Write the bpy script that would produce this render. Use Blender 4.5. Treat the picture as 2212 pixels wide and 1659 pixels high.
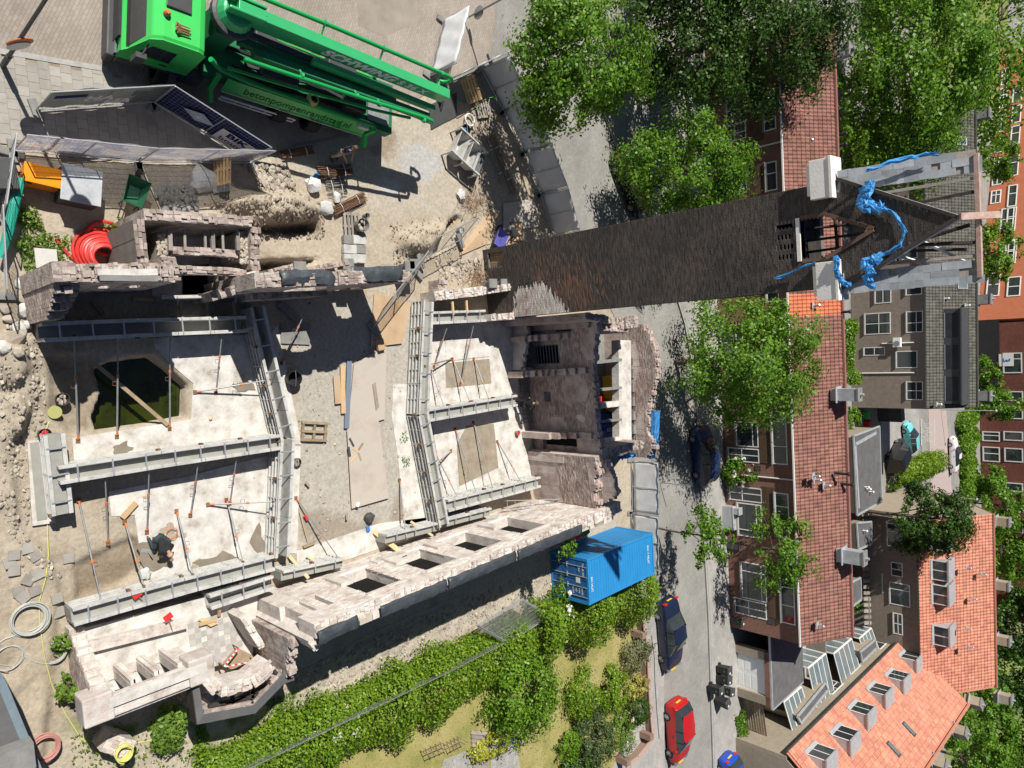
import bpy, bmesh, math, random
import numpy as np
from mathutils import Vector, Matrix
R = math.radians
for o in list(bpy.data.objects): bpy.data.objects.remove(o)
scene = bpy.context.scene
C = scene.collection
random.seed(7); rng = np.random.default_rng(7)

# ------------------------------------------------------------------ camera
CAM_H = 25.5                      # metres above the site
OFF = 45.2                        # degrees away from straight down
FPX, CX, CY = 1534., 1106., 829.5 # focal length and centre for a 2212 x 1659 picture
SP, CP = math.sin(R(90-OFF)), math.cos(R(90-OFF))
cd = bpy.data.cameras.new('camera'); cam = bpy.data.objects.new('camera', cd); C.objects.link(cam)
cd.sensor_width = 36.; cd.lens = FPX/2212*36.; cd.clip_start = .1; cd.clip_end = 3000
m = Matrix(((0, -1, 0, 0), (SP, 0, -CP, 0), (CP, 0, SP, CAM_H), (0, 0, 0, 1)))
cam.matrix_world = m
scene.camera = cam
scene.render.resolution_x, scene.render.resolution_y = 1024, 768

# ------------------------------------------------------------------ sky, sun, exposure
w = bpy.data.worlds.new('World'); scene.world = w; w.use_nodes = True
nt = w.node_tree; bg = nt.nodes['Background']
sky = nt.nodes.new('ShaderNodeTexSky'); sky.sky_type = 'NISHITA'; sky.sun_disc = False; sky.air_density = .65; sky.dust_density = .3
SUN_EL = 50.; SDX, SDY = .91, .415           # shadows fall towards (SDX, SDY)
sky.sun_elevation = R(SUN_EL); sky.sun_rotation = math.atan2(-SDX, -SDY) % (2*math.pi)
nt.links.new(sky.outputs[0], bg.inputs[0]); bg.inputs[1].default_value = .05
sd = bpy.data.lights.new('sun', 'SUN'); sun = bpy.data.objects.new('sun', sd); C.objects.link(sun)
sd.energy = 5.; sd.angle = R(.5); sd.color = (1, .95, .87)
L = Vector((SDX*math.cos(R(SUN_EL)), SDY*math.cos(R(SUN_EL)), -math.sin(R(SUN_EL))))
sun.rotation_euler = L.to_track_quat('-Z', 'Y').to_euler(); sun.location = (-30, -20, 60)
vs = scene.view_settings; vs.view_transform = 'Standard'; vs.look = 'None'; vs.gamma = 1; vs.exposure = .38
vs.use_curve_mapping = False

# ------------------------------------------------------------------ pixel of the photograph -> point at height z
def G(x, y, z=0.):
    v = (x-CX)/FPX; u = (y-CY)/FPX; t = (CAM_H-z)/(SP-v*CP)
    return Vector((t*u, t*(CP+v*SP), z))
def V(*a): return Vector(a)

# ------------------------------------------------------------------ materials
MATS = {}
def mat(name, cols, scale=3., rough=.85, bump=.0, metal=0., detail=6., fac2=None, rand=0., bscale=None, spec=.3, streak=None, alpha=1., trans=0., stops=None, w=.5):
    """noise-mixed colours in world metres; rand: brightness change from piece to piece"""
    if name in MATS: return MATS[name]
    mt = bpy.data.materials.new(name); mt.use_nodes = True; t = mt.node_tree; n = t.nodes; l = t.links
    b = n['Principled BSDF']; b.inputs['Roughness'].default_value = rough; b.inputs['Metallic'].default_value = metal
    b.inputs['Specular IOR Level'].default_value = spec
    if isinstance(cols[0], (int, float)): cols = [cols]
    geo = n.new('ShaderNodeNewGeometry')
    pos = geo.outputs['Position']
    if streak:
        mp = n.new('ShaderNodeMapping'); mp.inputs['Scale'].default_value = streak; l.new(pos, mp.inputs[0]); pos = mp.outputs[0]
    col = None
    if len(cols) > 1:
        no = n.new('ShaderNodeTexNoise'); no.inputs['Scale'].default_value = scale; no.inputs['Detail'].default_value = detail; no.inputs['Roughness'].default_value = .65
        l.new(pos, no.inputs['Vector'])
        cr = n.new('ShaderNodeValToRGB'); l.new(no.outputs[0], cr.inputs[0])
        e = cr.color_ramp.elements
        st = stops or [.5-w/2+w*i/(len(cols)-1) for i in range(len(cols))]
        while len(e) < len(cols): e.new(.5)
        for i, c in enumerate(cols): e[i].position = st[i]; e[i].color = (*c[:3], 1)
        col = cr.outputs[0]
    else:
        rgb = n.new('ShaderNodeRGB'); rgb.outputs[0].default_value = (*cols[0][:3], 1); col = rgb.outputs[0]
    if rand:
        oi = n.new('ShaderNodeObjectInfo')
        ad = n.new('ShaderNodeMath'); ad.operation = 'ADD'; l.new(oi.outputs['Random'], ad.inputs[0]); l.new(geo.outputs['Random Per Island'], ad.inputs[1])
        fr = n.new('ShaderNodeMath'); fr.operation = 'FRACT'; l.new(ad.outputs[0], fr.inputs[0])
        mr = n.new('ShaderNodeMapRange'); mr.inputs['To Min'].default_value = 1-rand; mr.inputs['To Max'].default_value = 1+rand; l.new(fr.outputs[0], mr.inputs[0])
        hs = n.new('ShaderNodeHueSaturation'); l.new(mr.outputs[0], hs.inputs['Value']); l.new(col, hs.inputs['Color'])
        m2 = n.new('ShaderNodeMapRange'); m2.inputs['To Min'].default_value = .5-rand*.05; m2.inputs['To Max'].default_value = .5+rand*.04
        wn = n.new('ShaderNodeMath'); wn.operation = 'FRACT'; mu = n.new('ShaderNodeMath'); mu.operation = 'MULTIPLY'; mu.inputs[1].default_value = 7.31
        l.new(fr.outputs[0], mu.inputs[0]); l.new(mu.outputs[0], wn.inputs[0]); l.new(wn.outputs[0], m2.inputs[0]); l.new(m2.outputs[0], hs.inputs['Hue'])
        col = hs.outputs[0]
    l.new(col, b.inputs['Base Color'])
    if bump:
        n2 = n.new('ShaderNodeTexNoise'); n2.inputs['Scale'].default_value = bscale or scale*5; n2.inputs['Detail'].default_value = 5; l.new(pos, n2.inputs['Vector'])
        bp = n.new('ShaderNodeBump'); bp.inputs['Strength'].default_value = bump; bp.inputs['Distance'].default_value = .05
        l.new(n2.outputs[0], bp.inputs['Height']); l.new(bp.outputs[0], b.inputs['Normal'])
    if alpha < 1: b.inputs['Alpha'].default_value = alpha
    if trans: b.inputs['Transmission Weight'].default_value = trans
    MATS[name] = mt; return mt

def paver_mat(name, cols, bw, bh, mortar, ang=0., rough=.9, offset=.5, msize=.006, vert=False):
    """small paving bricks: brick pattern for joints, noise for wear"""
    mt = bpy.data.materials.new(name); mt.use_nodes = True; t = mt.node_tree; n = t.nodes; l = t.links
    b = n['Principled BSDF']; b.inputs['Roughness'].default_value = rough; b.inputs['Specular IOR Level'].default_value = .2
    geo = n.new('ShaderNodeNewGeometry'); mp = n.new('ShaderNodeMapping'); mp.inputs['Rotation'].default_value = (R(90) if vert else 0, 0, R(ang)); l.new(geo.outputs['Position'], mp.inputs[0])
    br = n.new('ShaderNodeTexBrick'); br.inputs['Scale'].default_value = 1; br.offset = offset
    br.inputs['Brick Width'].default_value = bw; br.inputs['Row Height'].default_value = bh; br.inputs['Mortar Size'].default_value = msize; br.inputs['Bias'].default_value = 0
    l.new(mp.outputs[0], br.inputs['Vector'])
    br.inputs['Color1'].default_value = (*cols[0], 1); br.inputs['Color2'].default_value = (*cols[1], 1); br.inputs['Mortar'].default_value = (*mortar, 1)
    no = n.new('ShaderNodeTexNoise'); no.inputs['Scale'].default_value = .35; no.inputs['Detail'].default_value = 7; no.inputs['Roughness'].default_value = .7; l.new(geo.outputs['Position'], no.inputs['Vector'])
    mr = n.new('ShaderNodeMapRange'); mr.inputs['From Min'].default_value = .3; mr.inputs['From Max'].default_value = .7; mr.inputs['To Min'].default_value = .78; mr.inputs['To Max'].default_value = 1.18; l.new(no.outputs[0], mr.inputs[0])
    mx = n.new('ShaderNodeMix'); mx.data_type = 'RGBA'; mx.blend_type = 'MULTIPLY'; mx.inputs[0].default_value = 1
    l.new(br.outputs[0], mx.inputs[6]); l.new(mr.outputs[0], mx.inputs[7]); l.new(mx.outputs[2], b.inputs['Base Color'])
    bp = n.new('ShaderNodeBump'); bp.inputs['Strength'].default_value = .3; bp.inputs['Distance'].default_value = .01; l.new(br.outputs['Fac'], bp.inputs['Height']); bp.invert = True; l.new(bp.outputs[0], b.inputs['Normal'])
    MATS[name] = mt; return mt

# ------------------------------------------------------------------ mesh collector
class MB:
    def __init__(s): s.v = []; s.f = []; s.mi = []; s.cur = 0
    def add(s, vs, fs):
        o = len(s.v); s.v += [tuple(p) for p in vs]; s.f += [tuple(i+o for i in f) for f in fs]; s.mi += [s.cur]*len(fs); return s
    def para(s, o, a, b, c):
        o, a, b, c = Vector(o), Vector(a), Vector(b), Vector(c)
        if a.cross(b).dot(c) < 0: a, b = b, a
        return s.add([o, o+a, o+a+b, o+b, o+c, o+a+c, o+a+b+c, o+b+c], [(3,2,1,0),(4,5,6,7),(0,1,5,4),(1,2,6,5),(2,3,7,6),(3,0,4,7)])
    def box(s, c, d, rz=0.):
        ca, sa = math.cos(rz), math.sin(rz); ax = Vector((ca, sa, 0))*d[0]; ay = Vector((-sa, ca, 0))*d[1]; az = Vector((0, 0, d[2]))
        return s.para(Vector(c)-ax/2-ay/2-az/2, ax, ay, az)
    def bar(s, p, q, wd, ht, up=(0, 0, 1)):
        """box beam from p to q, width wd, height ht, centred"""
        p, q = Vector(p), Vector(q); d = q-p; n = d.normalized(); u = Vector(up)
        sd = n.cross(u)
        if sd.length < 1e-4: sd = n.cross(Vector((1, 0, 0)))
        sd.normalize(); u = sd.cross(n).normalized()
        return s.para(p-sd*wd/2-u*ht/2, d, sd*wd, u*ht)
    def prism(s, pts, z0, z1):
        """polygon in plan raised from z0 to z1 (numbers, or z1 a list)"""
        n = len(pts); zz1 = z1 if isinstance(z1, (list, tuple)) else [z1]*n; zz0 = z0 if isinstance(z0, (list, tuple)) else [z0]*n
        ar = sum(pts[i][0]*pts[(i+1)%n][1]-pts[(i+1)%n][0]*pts[i][1] for i in range(n))
        if ar < 0: pts = pts[::-1]; zz1 = zz1[::-1]; zz0 = zz0[::-1]
        vs = [(p[0], p[1], zz0[i]) for i, p in enumerate(pts)]+[(p[0], p[1], zz1[i]) for i, p in enumerate(pts)]
        return s.add(vs, [tuple(range(n-1, -1, -1)), tuple(range(n, 2*n))]+[(i, (i+1)%n, n+(i+1)%n, n+i) for i in range(n)])
    def sheet(s, pts):
        return s.add(pts, [tuple(range(len(pts)))])
    def slab(s, pts, th):
        """planar polygon given in 3-D, thickened by th along its normal"""
        pts = [Vector(p) for p in pts]; n = len(pts)
        nr = Vector((0, 0, 0))
        for i in range(n): nr += pts[i].cross(pts[(i+1)%n])
        nr.normalize()
        return s.add(pts+[p-nr*th for p in pts], [tuple(range(n)), tuple(range(2*n-1, n-1, -1))]+[((i+1)%n, i, n+i, n+(i+1)%n) for i in range(n)])
    def tube(s, pts, r, n=6, cap=True):
        pts = [Vector(p) for p in pts]; rs = r if isinstance(r, (list, tuple)) else [r]*len(pts)
        o = len(s.v); prev = None; vs = []
        for i, p in enumerate(pts):
            d = (pts[min(i+1, len(pts)-1)]-pts[max(i-1, 0)])
            d = d.normalized() if d.length > 1e-9 else Vector((0, 0, 1))
            if prev is None:
                a = d.cross(Vector((0, 0, 1)))
                if a.length < .1: a = d.cross(Vector((1, 0, 0)))
            else: a = prev-d*prev.dot(d)
            a.normalize(); prev = a; b = d.cross(a)
            vs += [p+(a*math.cos(2*math.pi*k/n)+b*math.sin(2*math.pi*k/n))*rs[i] for k in range(n)]
        fs = []
        for i in range(len(pts)-1):
            for k in range(n): fs.append((i*n+k, i*n+(k+1)%n, (i+1)*n+(k+1)%n, (i+1)*n+k))
        if cap: fs.append(tuple(range(n-1, -1, -1))); fs.append(tuple((len(pts)-1)*n+k for k in range(n)))
        return s.add(vs, fs)
    def lathe(s, prof, c=(0, 0, 0), n=16, axis='z', capb=True, capt=True):
        vs = []; 
        for r, z in prof:
            for k in range(n):
                a = 2*math.pi*k/n; x, y = r*math.cos(a), r*math.sin(a)
                p = (x, y, z) if axis == 'z' else ((z, x, y) if axis == 'x' else (y, z, x))
                vs.append((p[0]+c[0], p[1]+c[1], p[2]+c[2]))
        fs = []
        for i in range(len(prof)-1):
            for k in range(n): fs.append((i*n+k, i*n+(k+1)%n, (i+1)*n+(k+1)%n, (i+1)*n+k))
        if capb: fs.append(tuple(range(n-1, -1, -1)))
        if capt: fs.append(tuple((len(prof)-1)*n+k for k in range(n)))
        return s.add(vs, fs)
    def blob(s, c, r, sub=1, jit=.15, seed=0):
        bm = bmesh.new(); bmesh.ops.create_icosphere(bm, subdivisions=sub, radius=1); rd = random.Random(seed)
        vs = []
        for v in bm.verts:
            k = 1+rd.uniform(-jit, jit); vs.append((c[0]+v.co.x*r[0]*k, c[1]+v.co.y*r[1]*k, c[2]+v.co.z*r[2]*k))
        fs = [tuple(v.index for v in f.verts) for f in bm.faces]; bm.free(); return s.add(vs, fs)
    def xf(s, mtx, start=0):
        s.v[start:] = [tuple(mtx @ Vector(p)) for p in s.v[start:]]; return s
    def mesh(s, name, mats, off=None):
        me = bpy.data.meshes.new(name)
        vs = s.v if off is None else [(p[0]-off[0], p[1]-off[1], p[2]-off[2]) for p in s.v]
        me.from_pydata(vs, [], s.f); me.update()
        if not isinstance(mats, (list, tuple)): mats = [mats]
        for m_ in mats: me.materials.append(m_)
        if len(mats) > 1: me.polygons.foreach_set('material_index', s.mi)
        return me

def link(name, me, parent=None):
    o = bpy.data.objects.new(name, me); C.objects.link(o)
    if parent is not None: o.parent = parent
    return o
def tag(o, label=None, cat=None, group=None, kind=None):
    if label: o['label'] = label
    if cat: o['category'] = cat
    if group: o['group'] = group
    if kind: o['kind'] = kind
    return o
def thing(name, label, cat, loc=(0, 0, 0), rz=0., group=None):
    o = link(name, None); o.location = loc; o.rotation_euler = (0, 0, rz); o.empty_display_size = .2
    return tag(o, label, cat, group)
def wloc(p):
    l = Vector((0, 0, 0))
    while p is not None: l += p.location; p = p.parent
    return l
def smooth(o, ang=40):
    me = o.data
    me.polygons.foreach_set('use_smooth', [True]*len(me.polygons))
    try: me.set_sharp_from_angle(angle=R(ang))
    except Exception: pass
    return o
def part(name, mb, mt, parent=None, world=False, sm=False, kind=None, label=None):
    """world=True: mb holds world points and the parent chain is not turned"""
    o = link(name, mb.mesh(name, mt, wloc(parent) if (world and parent is not None) else None), parent)
    if sm: smooth(o)
    if kind: o['kind'] = kind
    if label: o['label'] = label
    return o
def solo(name, mb, mt, label, cat, group=None, sm=False, kind=None):
    """a thing that is a single mesh; its origin is put at its base"""
    vs = np.array(mb.v); off = ((vs[:, 0].min()+vs[:, 0].max())/2, (vs[:, 1].min()+vs[:, 1].max())/2, vs[:, 2].min())
    o = link(name, mb.mesh(name, mt, off)); o.location = off
    if sm: smooth(o)
    return tag(o, label, cat, group, kind)
def struct(name, mb, mt, sm=False):
    o = link(name, mb.mesh(name, mt)); o['kind'] = 'structure'
    if sm: smooth(o)
    return o
def dup(root, loc=None, rz=None, label=None, parent=None):
    c = root.copy(); C.objects.link(c); c.parent = parent
    if loc is not None: c.location = loc
    if rz is not None: c.rotation_euler = (0, 0, rz)
    if label: c['label'] = label
    for ch in root.children: dup(ch, parent=c)
    return c
def bevel(o, wd=.02, seg=2):
    md = o.modifiers.new('bevel', 'BEVEL'); md.width = wd; md.segments = seg; md.limit_method = 'ANGLE'; md.angle_limit = R(35); return o
def text_mb(txt, size, ext=.004, spacing=1.0, shear=0., bold=0.):
    cu = bpy.data.curves.new('txt', 'FONT'); cu.body = txt; cu.size = size; cu.extrude = ext; cu.resolution_u = 3; cu.space_character = spacing; cu.align_x = 'CENTER'; cu.align_y = 'CENTER'; cu.shear = shear; cu.offset = bold
    o = bpy.data.objects.new('txt', cu); C.objects.link(o)
    me = o.to_mesh()
    mb = MB(); mb.add([v.co[:] for v in me.vertices], [tuple(p.vertices) for p in me.polygons]); o.to_mesh_clear()
    bpy.data.objects.remove(o); bpy.data.curves.remove(cu)
    return mb
def frame(o, ex, ey, ez):
    ex, ey, ez = Vector(ex).normalized(), Vector(ey).normalized(), Vector(ez).normalized()
    return Matrix(((ex.x, ey.x, ez.x, o[0]), (ex.y, ey.y, ez.y, o[1]), (ex.z, ey.z, ez.z, o[2]), (0, 0, 0, 1)))
def inpoly(x, y, poly):
    r = np.zeros(np.shape(x), bool); n = len(poly)
    for i in range(n):
        x0, y0 = poly[i][0], poly[i][1]; x1, y1 = poly[(i+1)%n][0], poly[(i+1)%n][1]
        with np.errstate(divide='ignore', invalid='ignore'):
            c = ((y0 > y) != (y1 > y)) & (x < (x1-x0)*(y-y0)/(y1-y0+1e-12)+x0)
        r ^= c
    return r
def sdist(x, y, poly):
    """distance to the polygon's edge, negative inside"""
    d = np.full(np.shape(x), 1e9); n = len(poly)
    for i in range(n):
        ax, ay = poly[i][0], poly[i][1]; bx, by = poly[(i+1)%n][0]-ax, poly[(i+1)%n][1]-ay
        t = np.clip(((x-ax)*bx+(y-ay)*by)/(bx*bx+by*by+1e-12), 0, 1); d = np.minimum(d, np.hypot(x-ax-t*bx, y-ay-t*by))
    return np.where(inpoly(x, y, poly), -d, d)
def vnoise(x, y, sc, seed=0):
    """smooth value noise"""
    r = np.random.default_rng(seed).random((64, 64)); xs = np.asarray(x)*sc; ys = np.asarray(y)*sc
    xi = np.floor(xs).astype(int); yi = np.floor(ys).astype(int); fx = xs-xi; fy = ys-yi; fx = fx*fx*(3-2*fx); fy = fy*fy*(3-2*fy)
    g = lambda i, j: r[i % 64, j % 64]
    return (g(xi, yi)*(1-fx)+g(xi+1, yi)*fx)*(1-fy)+(g(xi, yi+1)*(1-fx)+g(xi+1, yi+1)*fx)*fy
def fbm(x, y, sc, seed=0, o=4):
    return sum(vnoise(x, y, sc*2**k, seed+k)*.5**k for k in range(o))/1.9-.5
def npmesh(name, vs, quads, mt):
    me = bpy.data.meshes.new(name); vs = np.asarray(vs, np.float32); q = np.asarray(quads, np.int32); k = q.shape[1]
    me.vertices.add(len(vs)); me.vertices.foreach_set('co', vs.ravel()); me.loops.add(q.size); me.loops.foreach_set('vertex_index', q.ravel())
    me.polygons.add(len(q)); me.polygons.foreach_set('loop_start', np.arange(0, q.size, k, dtype=np.int32)); me.polygons.foreach_set('loop_total', np.full(len(q), k, np.int32))
    me.update(calc_edges=True); me.validate()
    for m_ in (mt if isinstance(mt, (list, tuple)) else [mt]): me.materials.append(m_)
    return me

# ------------------------------------------------------------------ pixel -> place on an upright plane
def onplane(p0, p1):
    p0 = Vector((p0[0], p0[1])); p1 = Vector((p1[0], p1[1])); e = (p1-p0).normalized(); n = Vector((-e.y, e.x))
    def fn_(x, y):
        v = (x-CX)/FPX; u = (y-CY)/FPX; d = Vector((u, CP+v*SP, -SP+v*CP)); t = p0.dot(n)/d.to_2d().dot(n)
        q = d*t; return (q.to_2d()-p0).dot(e), CAM_H+q.z
    return fn_
def rect_on(fn_, x0, y0, x1, y1):
    a = [fn_(x0, y0), fn_(x1, y0), fn_(x0, y1), fn_(x1, y1)]
    return (a[0][0]+a[1][0])/2, (a[2][0]+a[3][0])/2, (a[0][1]+a[2][1])/2, (a[1][1]+a[3][1])/2
# ------------------------------------------------------------------ brick laying
BRICKS = {}
def bricks(parent, o, eu, ev, wd, ht, mt, bw=.22, bh=.065, gap=.008, proud=.012, keep=None, parts=0, near=None, jit=.003, seed=1, depth=.03, name='brick', skip=0.):
    """a face of single bricks in running bond; origin o (world), u along eu, v along ev; the nearest `parts` are objects, the rest one mesh"""
    eu, ev = Vector(eu).normalized(), Vector(ev).normalized(); n = eu.cross(ev); o = Vector(o); rd = random.Random(seed); base = wloc(parent)
    lst = []
    for r in range(int(ht/bh)):
        x = -(bw/2 if r % 2 else 0)
        while x < wd-.02:
            a, b = max(x, 0)+gap/2, min(x+bw, wd)-gap/2; x += bw
            if b-a < .03: continue
            v0 = r*bh+gap/2; v1 = (r+1)*bh-gap/2
            if keep and not keep((a+b)/2, (v0+v1)/2): continue
            if skip and rd.random() < skip: continue
            lst.append((a, b, v0, v1, proud+rd.uniform(-jit, jit)))
    if parts and near:
        lst.sort(key=lambda q: (q[0]-near[0])**2+(q[2]-near[1])**2)
    big = MB()
    shared = None
    for i, (a, b, v0, v1, p) in enumerate(lst):
        full = abs((b-a)-(bw-gap)) < 1e-4
        if i < parts:
            key = (round(b-a, 3), round(v1-v0, 3), mt.name, tuple(round(t, 3) for t in (*eu, *ev)), depth)
            if key not in BRICKS:
                mb = MB(); mb.para((0, 0, 0), eu*(b-a), ev*(v1-v0), n*depth); BRICKS[key] = mb.mesh(name, mt)
            ob = link(name, BRICKS[key], parent); ob.location = o+eu*a+ev*v0+n*(p-depth)-base
        else:
            q = o+eu*a+ev*v0+n*(p-depth); ea, eb, ec = eu*(b-a), ev*(v1-v0), n*depth
            k = len(big.v); big.v += [tuple(t) for t in (q, q+ea, q+ea+eb, q+eb, q+ec, q+ea+ec, q+ea+eb+ec, q+eb+ec)]
            big.f += [(k+4, k+5, k+6, k+7), (k, k+1, k+5, k+4), (k+1, k+2, k+6, k+5), (k+2, k+3, k+7, k+6), (k+3, k, k+4, k+7)]
    big.mi = [0]*len(big.f)
    if big.f: part('brickwork', big, mt, parent, world=True, kind='stuff')

# ------------------------------------------------------------------ ruined wall: columns of masonry with a ragged top and real openings
def wall(parent, p0, p1, th, prof, mt, holes=(), step=.17, z0=0., seed=3, rag=.1, name='wall', jit=.006, side=0):
    """p0->p1 in plan is the centre line (side=+1/-1: line is the right/left face); prof: [(s, top)], s in 0..1; holes: (u0,u1,z0,z1[,arch])"""
    p0, p1 = Vector((p0[0], p0[1], 0)), Vector((p1[0], p1[1], 0)); d = p1-p0; Ln = d.length; e = d/Ln; n = Vector((-e.y, e.x, 0))
    p0 = p0+n*(side*th/2); rd = random.Random(seed); mb = MB(); tb = MB(); N = max(1, round(Ln/step)); cuts = sorted(set([round(i*Ln/N, 4) for i in range(N+1)]+[h[0] for h in holes]+[h[1] for h in holes]))
    for a, b in zip(cuts[:-1], cuts[1:]):
        if b-a < .01: continue
        s = (a+b)/2/Ln; top = np.interp(s, [q[0] for q in prof], [q[1] for q in prof])
        top = round((top+rd.uniform(-rag, rag))/.065)*.065
        rs = [(z0, top)]
        for h in holes:
            if h[0]-.005 <= a and b <= h[1]+.005:
                zt = h[3]
                if len(h) > 4:
                    q = ((a+b)/2-(h[0]+h[1])/2)/((h[1]-h[0])/2); zt = h[3]+h[4]*math.sqrt(max(0, 1-q*q))
                nr = []
                for (c0, c1) in rs:
                    if zt <= c0 or h[2] >= c1: nr.append((c0, c1)); continue
                    if h[2]-c0 > .02: nr.append((c0, h[2]))
                    if c1-zt > .02: nr.append((zt, c1))
                rs = nr
        for c0, c1 in rs:
            if c1-c0 < .02: continue
            j = rd.uniform(-jit, jit); last = c1 if c1 > .98*top else None
            mb.para(p0+e*a-n*(th/2+j)+Vector((0, 0, c0)), e*(b-a), n*(th+2*j), Vector((0, 0, c1-c0)))
            if c1 > top-.01 and mt.name in TOPS:          # loose and broken bricks along the top
                u = -th/2+.02
                while u < th/2-.06:
                    if rd.random() < .72:
                        bl = rd.uniform(.09, .2); tq = p0+e*(a+rd.uniform(0, .05))+n*u+Vector((0, 0, c1-.02)); rz = rd.uniform(-.12, .12); ee = e*math.cos(rz)+n*math.sin(rz); nn = -e*math.sin(rz)+n*math.cos(rz)
                        tb.para(tq, ee*min(.19, b-a+.03), nn*.095, Vector((rd.uniform(-.004, .004), 0, rd.uniform(.02, .085))))
                    u += .1
    o_ = part(name, mb, mt, parent, world=True)
    if tb.f: part('top_bricks', tb, TOPS[mt.name], parent, world=True, kind='stuff')
    return o_
TOPS = {}
# ------------------------------------------------------------------ palette
m_street = paver_mat('street_bricks', [(.255, .247, .23), (.30, .292, .275)], .21, .105, (.2, .19, .17), ang=45)
m_square = paver_mat('square_bricks', [(.29, .252, .215), (.345, .30, .26)], .21, .105, (.21, .185, .155), ang=20)
m_walk = paver_mat('walk_slabs', [(.31, .302, .285), (.36, .352, .335)], .3, .3, (.24, .225, .2), ang=4)
m_slabp = mat('paving_slab', [(.24, .225, .2), (.335, .315, .28), (.38, .36, .325)], 1.2, .9, .15, rand=.1)
m_kerb = mat('kerb_stone', [(.3, .29, .275), (.42, .41, .39)], 5, .9, .1)
m_conc = mat('pale_concrete', [(.3, .275, .24), (.49, .465, .425), (.6, .58, .545), (.66, .64, .61)], 1.7, .9, .35, bscale=9, w=.42, detail=9)
m_concwet = mat('fresh_concrete', [(.25, .25, .225), (.33, .33, .30)], 3, .6, .05)
m_concdark = mat('grey_concrete', [(.16, .16, .155), (.27, .265, .255)], 3, .9, .15)
m_brickdark = mat('sooty_brick', [(.05, .044, .04), (.07, .06, .053), (.1, .08, .068)], .5, .9, .25, rand=.3, bscale=30)
m_brickdark2 = mat('scrubbed_brick', [(.075, .056, .046), (.115, .075, .056), (.19, .105, .07)], .9, .9, .2, rand=.25, bscale=30)
m_mortar = mat('mortar_grey', [(.13, .12, .11), (.22, .2, .18)], 2, .95, .2)
m_mortard = mat('mortar_dark', [(.12, .112, .105), (.22, .205, .19)], 2, .95, .2)
m_brickburnt = mat('burnt_brick', [(.2, .15, .13), (.34, .28, .25), (.5, .445, .41)], 2.2, .92, .3, rand=.3, bscale=25)
m_brickpale = mat('pale_scoured_brick', [(.33, .225, .185), (.5, .43, .385), (.61, .57, .525), (.68, .65, .61)], 1.1, .92, .35, rand=.22, bscale=18, w=.4)
m_palecore = mat('pale_masonry', [(.36, .3, .265), (.56, .51, .465), (.67, .64, .6)], 2.0, .95, .5, bscale=14, w=.4)
m_brickred = mat('red_brick', [(.20, .075, .05), (.27, .105, .07)], 2, .9, .15, rand=.2)
m_houseb = paver_mat('house_brickwork', [(.20, .085, .06), (.28, .125, .085)], .22, .065, (.22, .17, .14), msize=.008, vert=True)
m_greyb = mat('grey_brown_brick', [(.17, .14, .115), (.25, .21, .175)], 3, .9, .2, rand=.1)
m_yelb = mat('yellow_grey_brick', [(.27, .23, .17), (.37, .32, .245)], 3, .9, .2, rand=.12)
m_orange_wall = mat('orange_render', [(.40, .125, .06), (.47, .16, .085)], 1.5, .85)
m_brown_wall = paver_mat('brown_brickwork', [(.16, .055, .04), (.22, .08, .056)], .3, .1, (.14, .07, .055), msize=.01, vert=True)
m_tile1 = mat('brown_red_tile', [(.19, .095, .073), (.275, .133, .102)], 1.2, .75, .1, rand=.22, bscale=20)
m_tile1b = mat('new_orange_tile', [(.50, .15, .07), (.56, .18, .09)], 2, .75, rand=.12)
m_tile2 = mat('dark_grey_tile', [(.075, .072, .062), (.13, .125, .105)], 1.5, .8, .1, rand=.25)
m_tile3 = mat('orange_tile', [(.42, .17, .11), (.55, .245, .165)], 1.0, .75, .1, rand=.18)
m_plaster = mat('burnt_plaster', [(.22, .16, .14), (.44, .36, .325), (.62, .56, .52)], 1.4, .95, .35, bscale=12)
m_white = mat('white_paint', [(.72, .72, .70), (.80, .80, .78)], 2, .45, spec=.4)
m_pvc = mat('white_frame', [.78, .78, .76], rough=.4) if False else mat('white_frame', [(.74, .74, .72), (.8, .8, .78)], 1, .4)
m_glass = mat('window_glass', [(.02, .025, .028), (.045, .055, .06)], .8, .06, spec=.9)
m_glassb = mat('pale_glass', [(.10, .13, .14), (.2, .235, .24)], .6, .1, spec=.8)
m_wood = mat('weathered_wood', [(.20, .15, .10), (.34, .26, .175)], 4, .85, .2, rand=.2)
m_wooddark = mat('charred_wood', [(.02, .018, .016), (.07, .055, .045)], 6, .9, .3, rand=.2)
m_woodgrey = mat('grey_wood', [(.20, .18, .155), (.33, .30, .265)], 5, .9, .2, rand=.25)
m_pine = mat('new_pine', [(.50, .34, .18), (.60, .43, .25)], 4, .75, .1, rand=.12)
m_ply = mat('plywood_sheet', [(.37, .25, .15), (.46, .33, .21), (.42, .36, .29)], .8, .8, .1)
m_ply2 = mat('muddy_board', [(.36, .31, .265), (.45, .40, .345), (.42, .39, .355)], .9, .85, .15)
m_brown_clad = mat('brown_cladding', [(.075, .045, .028), (.125, .078, .05)], 5, .8, .1, rand=.2)
m_galv = mat('galvanised_steel', [(.45, .47, .49), (.58, .6, .62)], 4, .4, metal=.6)
m_galvd = mat('dull_steel', [(.22, .225, .23), (.36, .365, .37)], 5, .55, metal=.4)
m_form = mat('formwork_steel', [(.30, .30, .29), (.50, .50, .48), (.60, .59, .56)], 2.5, .65, .1, metal=.15, bscale=20)
m_formin = mat('formwork_face', [(.10, .11, .115), (.17, .18, .185)], 2, .6)
m_rust = mat('rusty_steel', [(.12, .07, .045), (.25, .14, .085)], 6, .9, .2, rand=.2)
m_orange = mat('orange_paint', [(.5, .14, .05), (.62, .2, .07)], 3, .55)
m_orangebox = mat('orange_lacquer', [(.85, .27, .01), (.88, .30, .015)], 1, .35)
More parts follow.
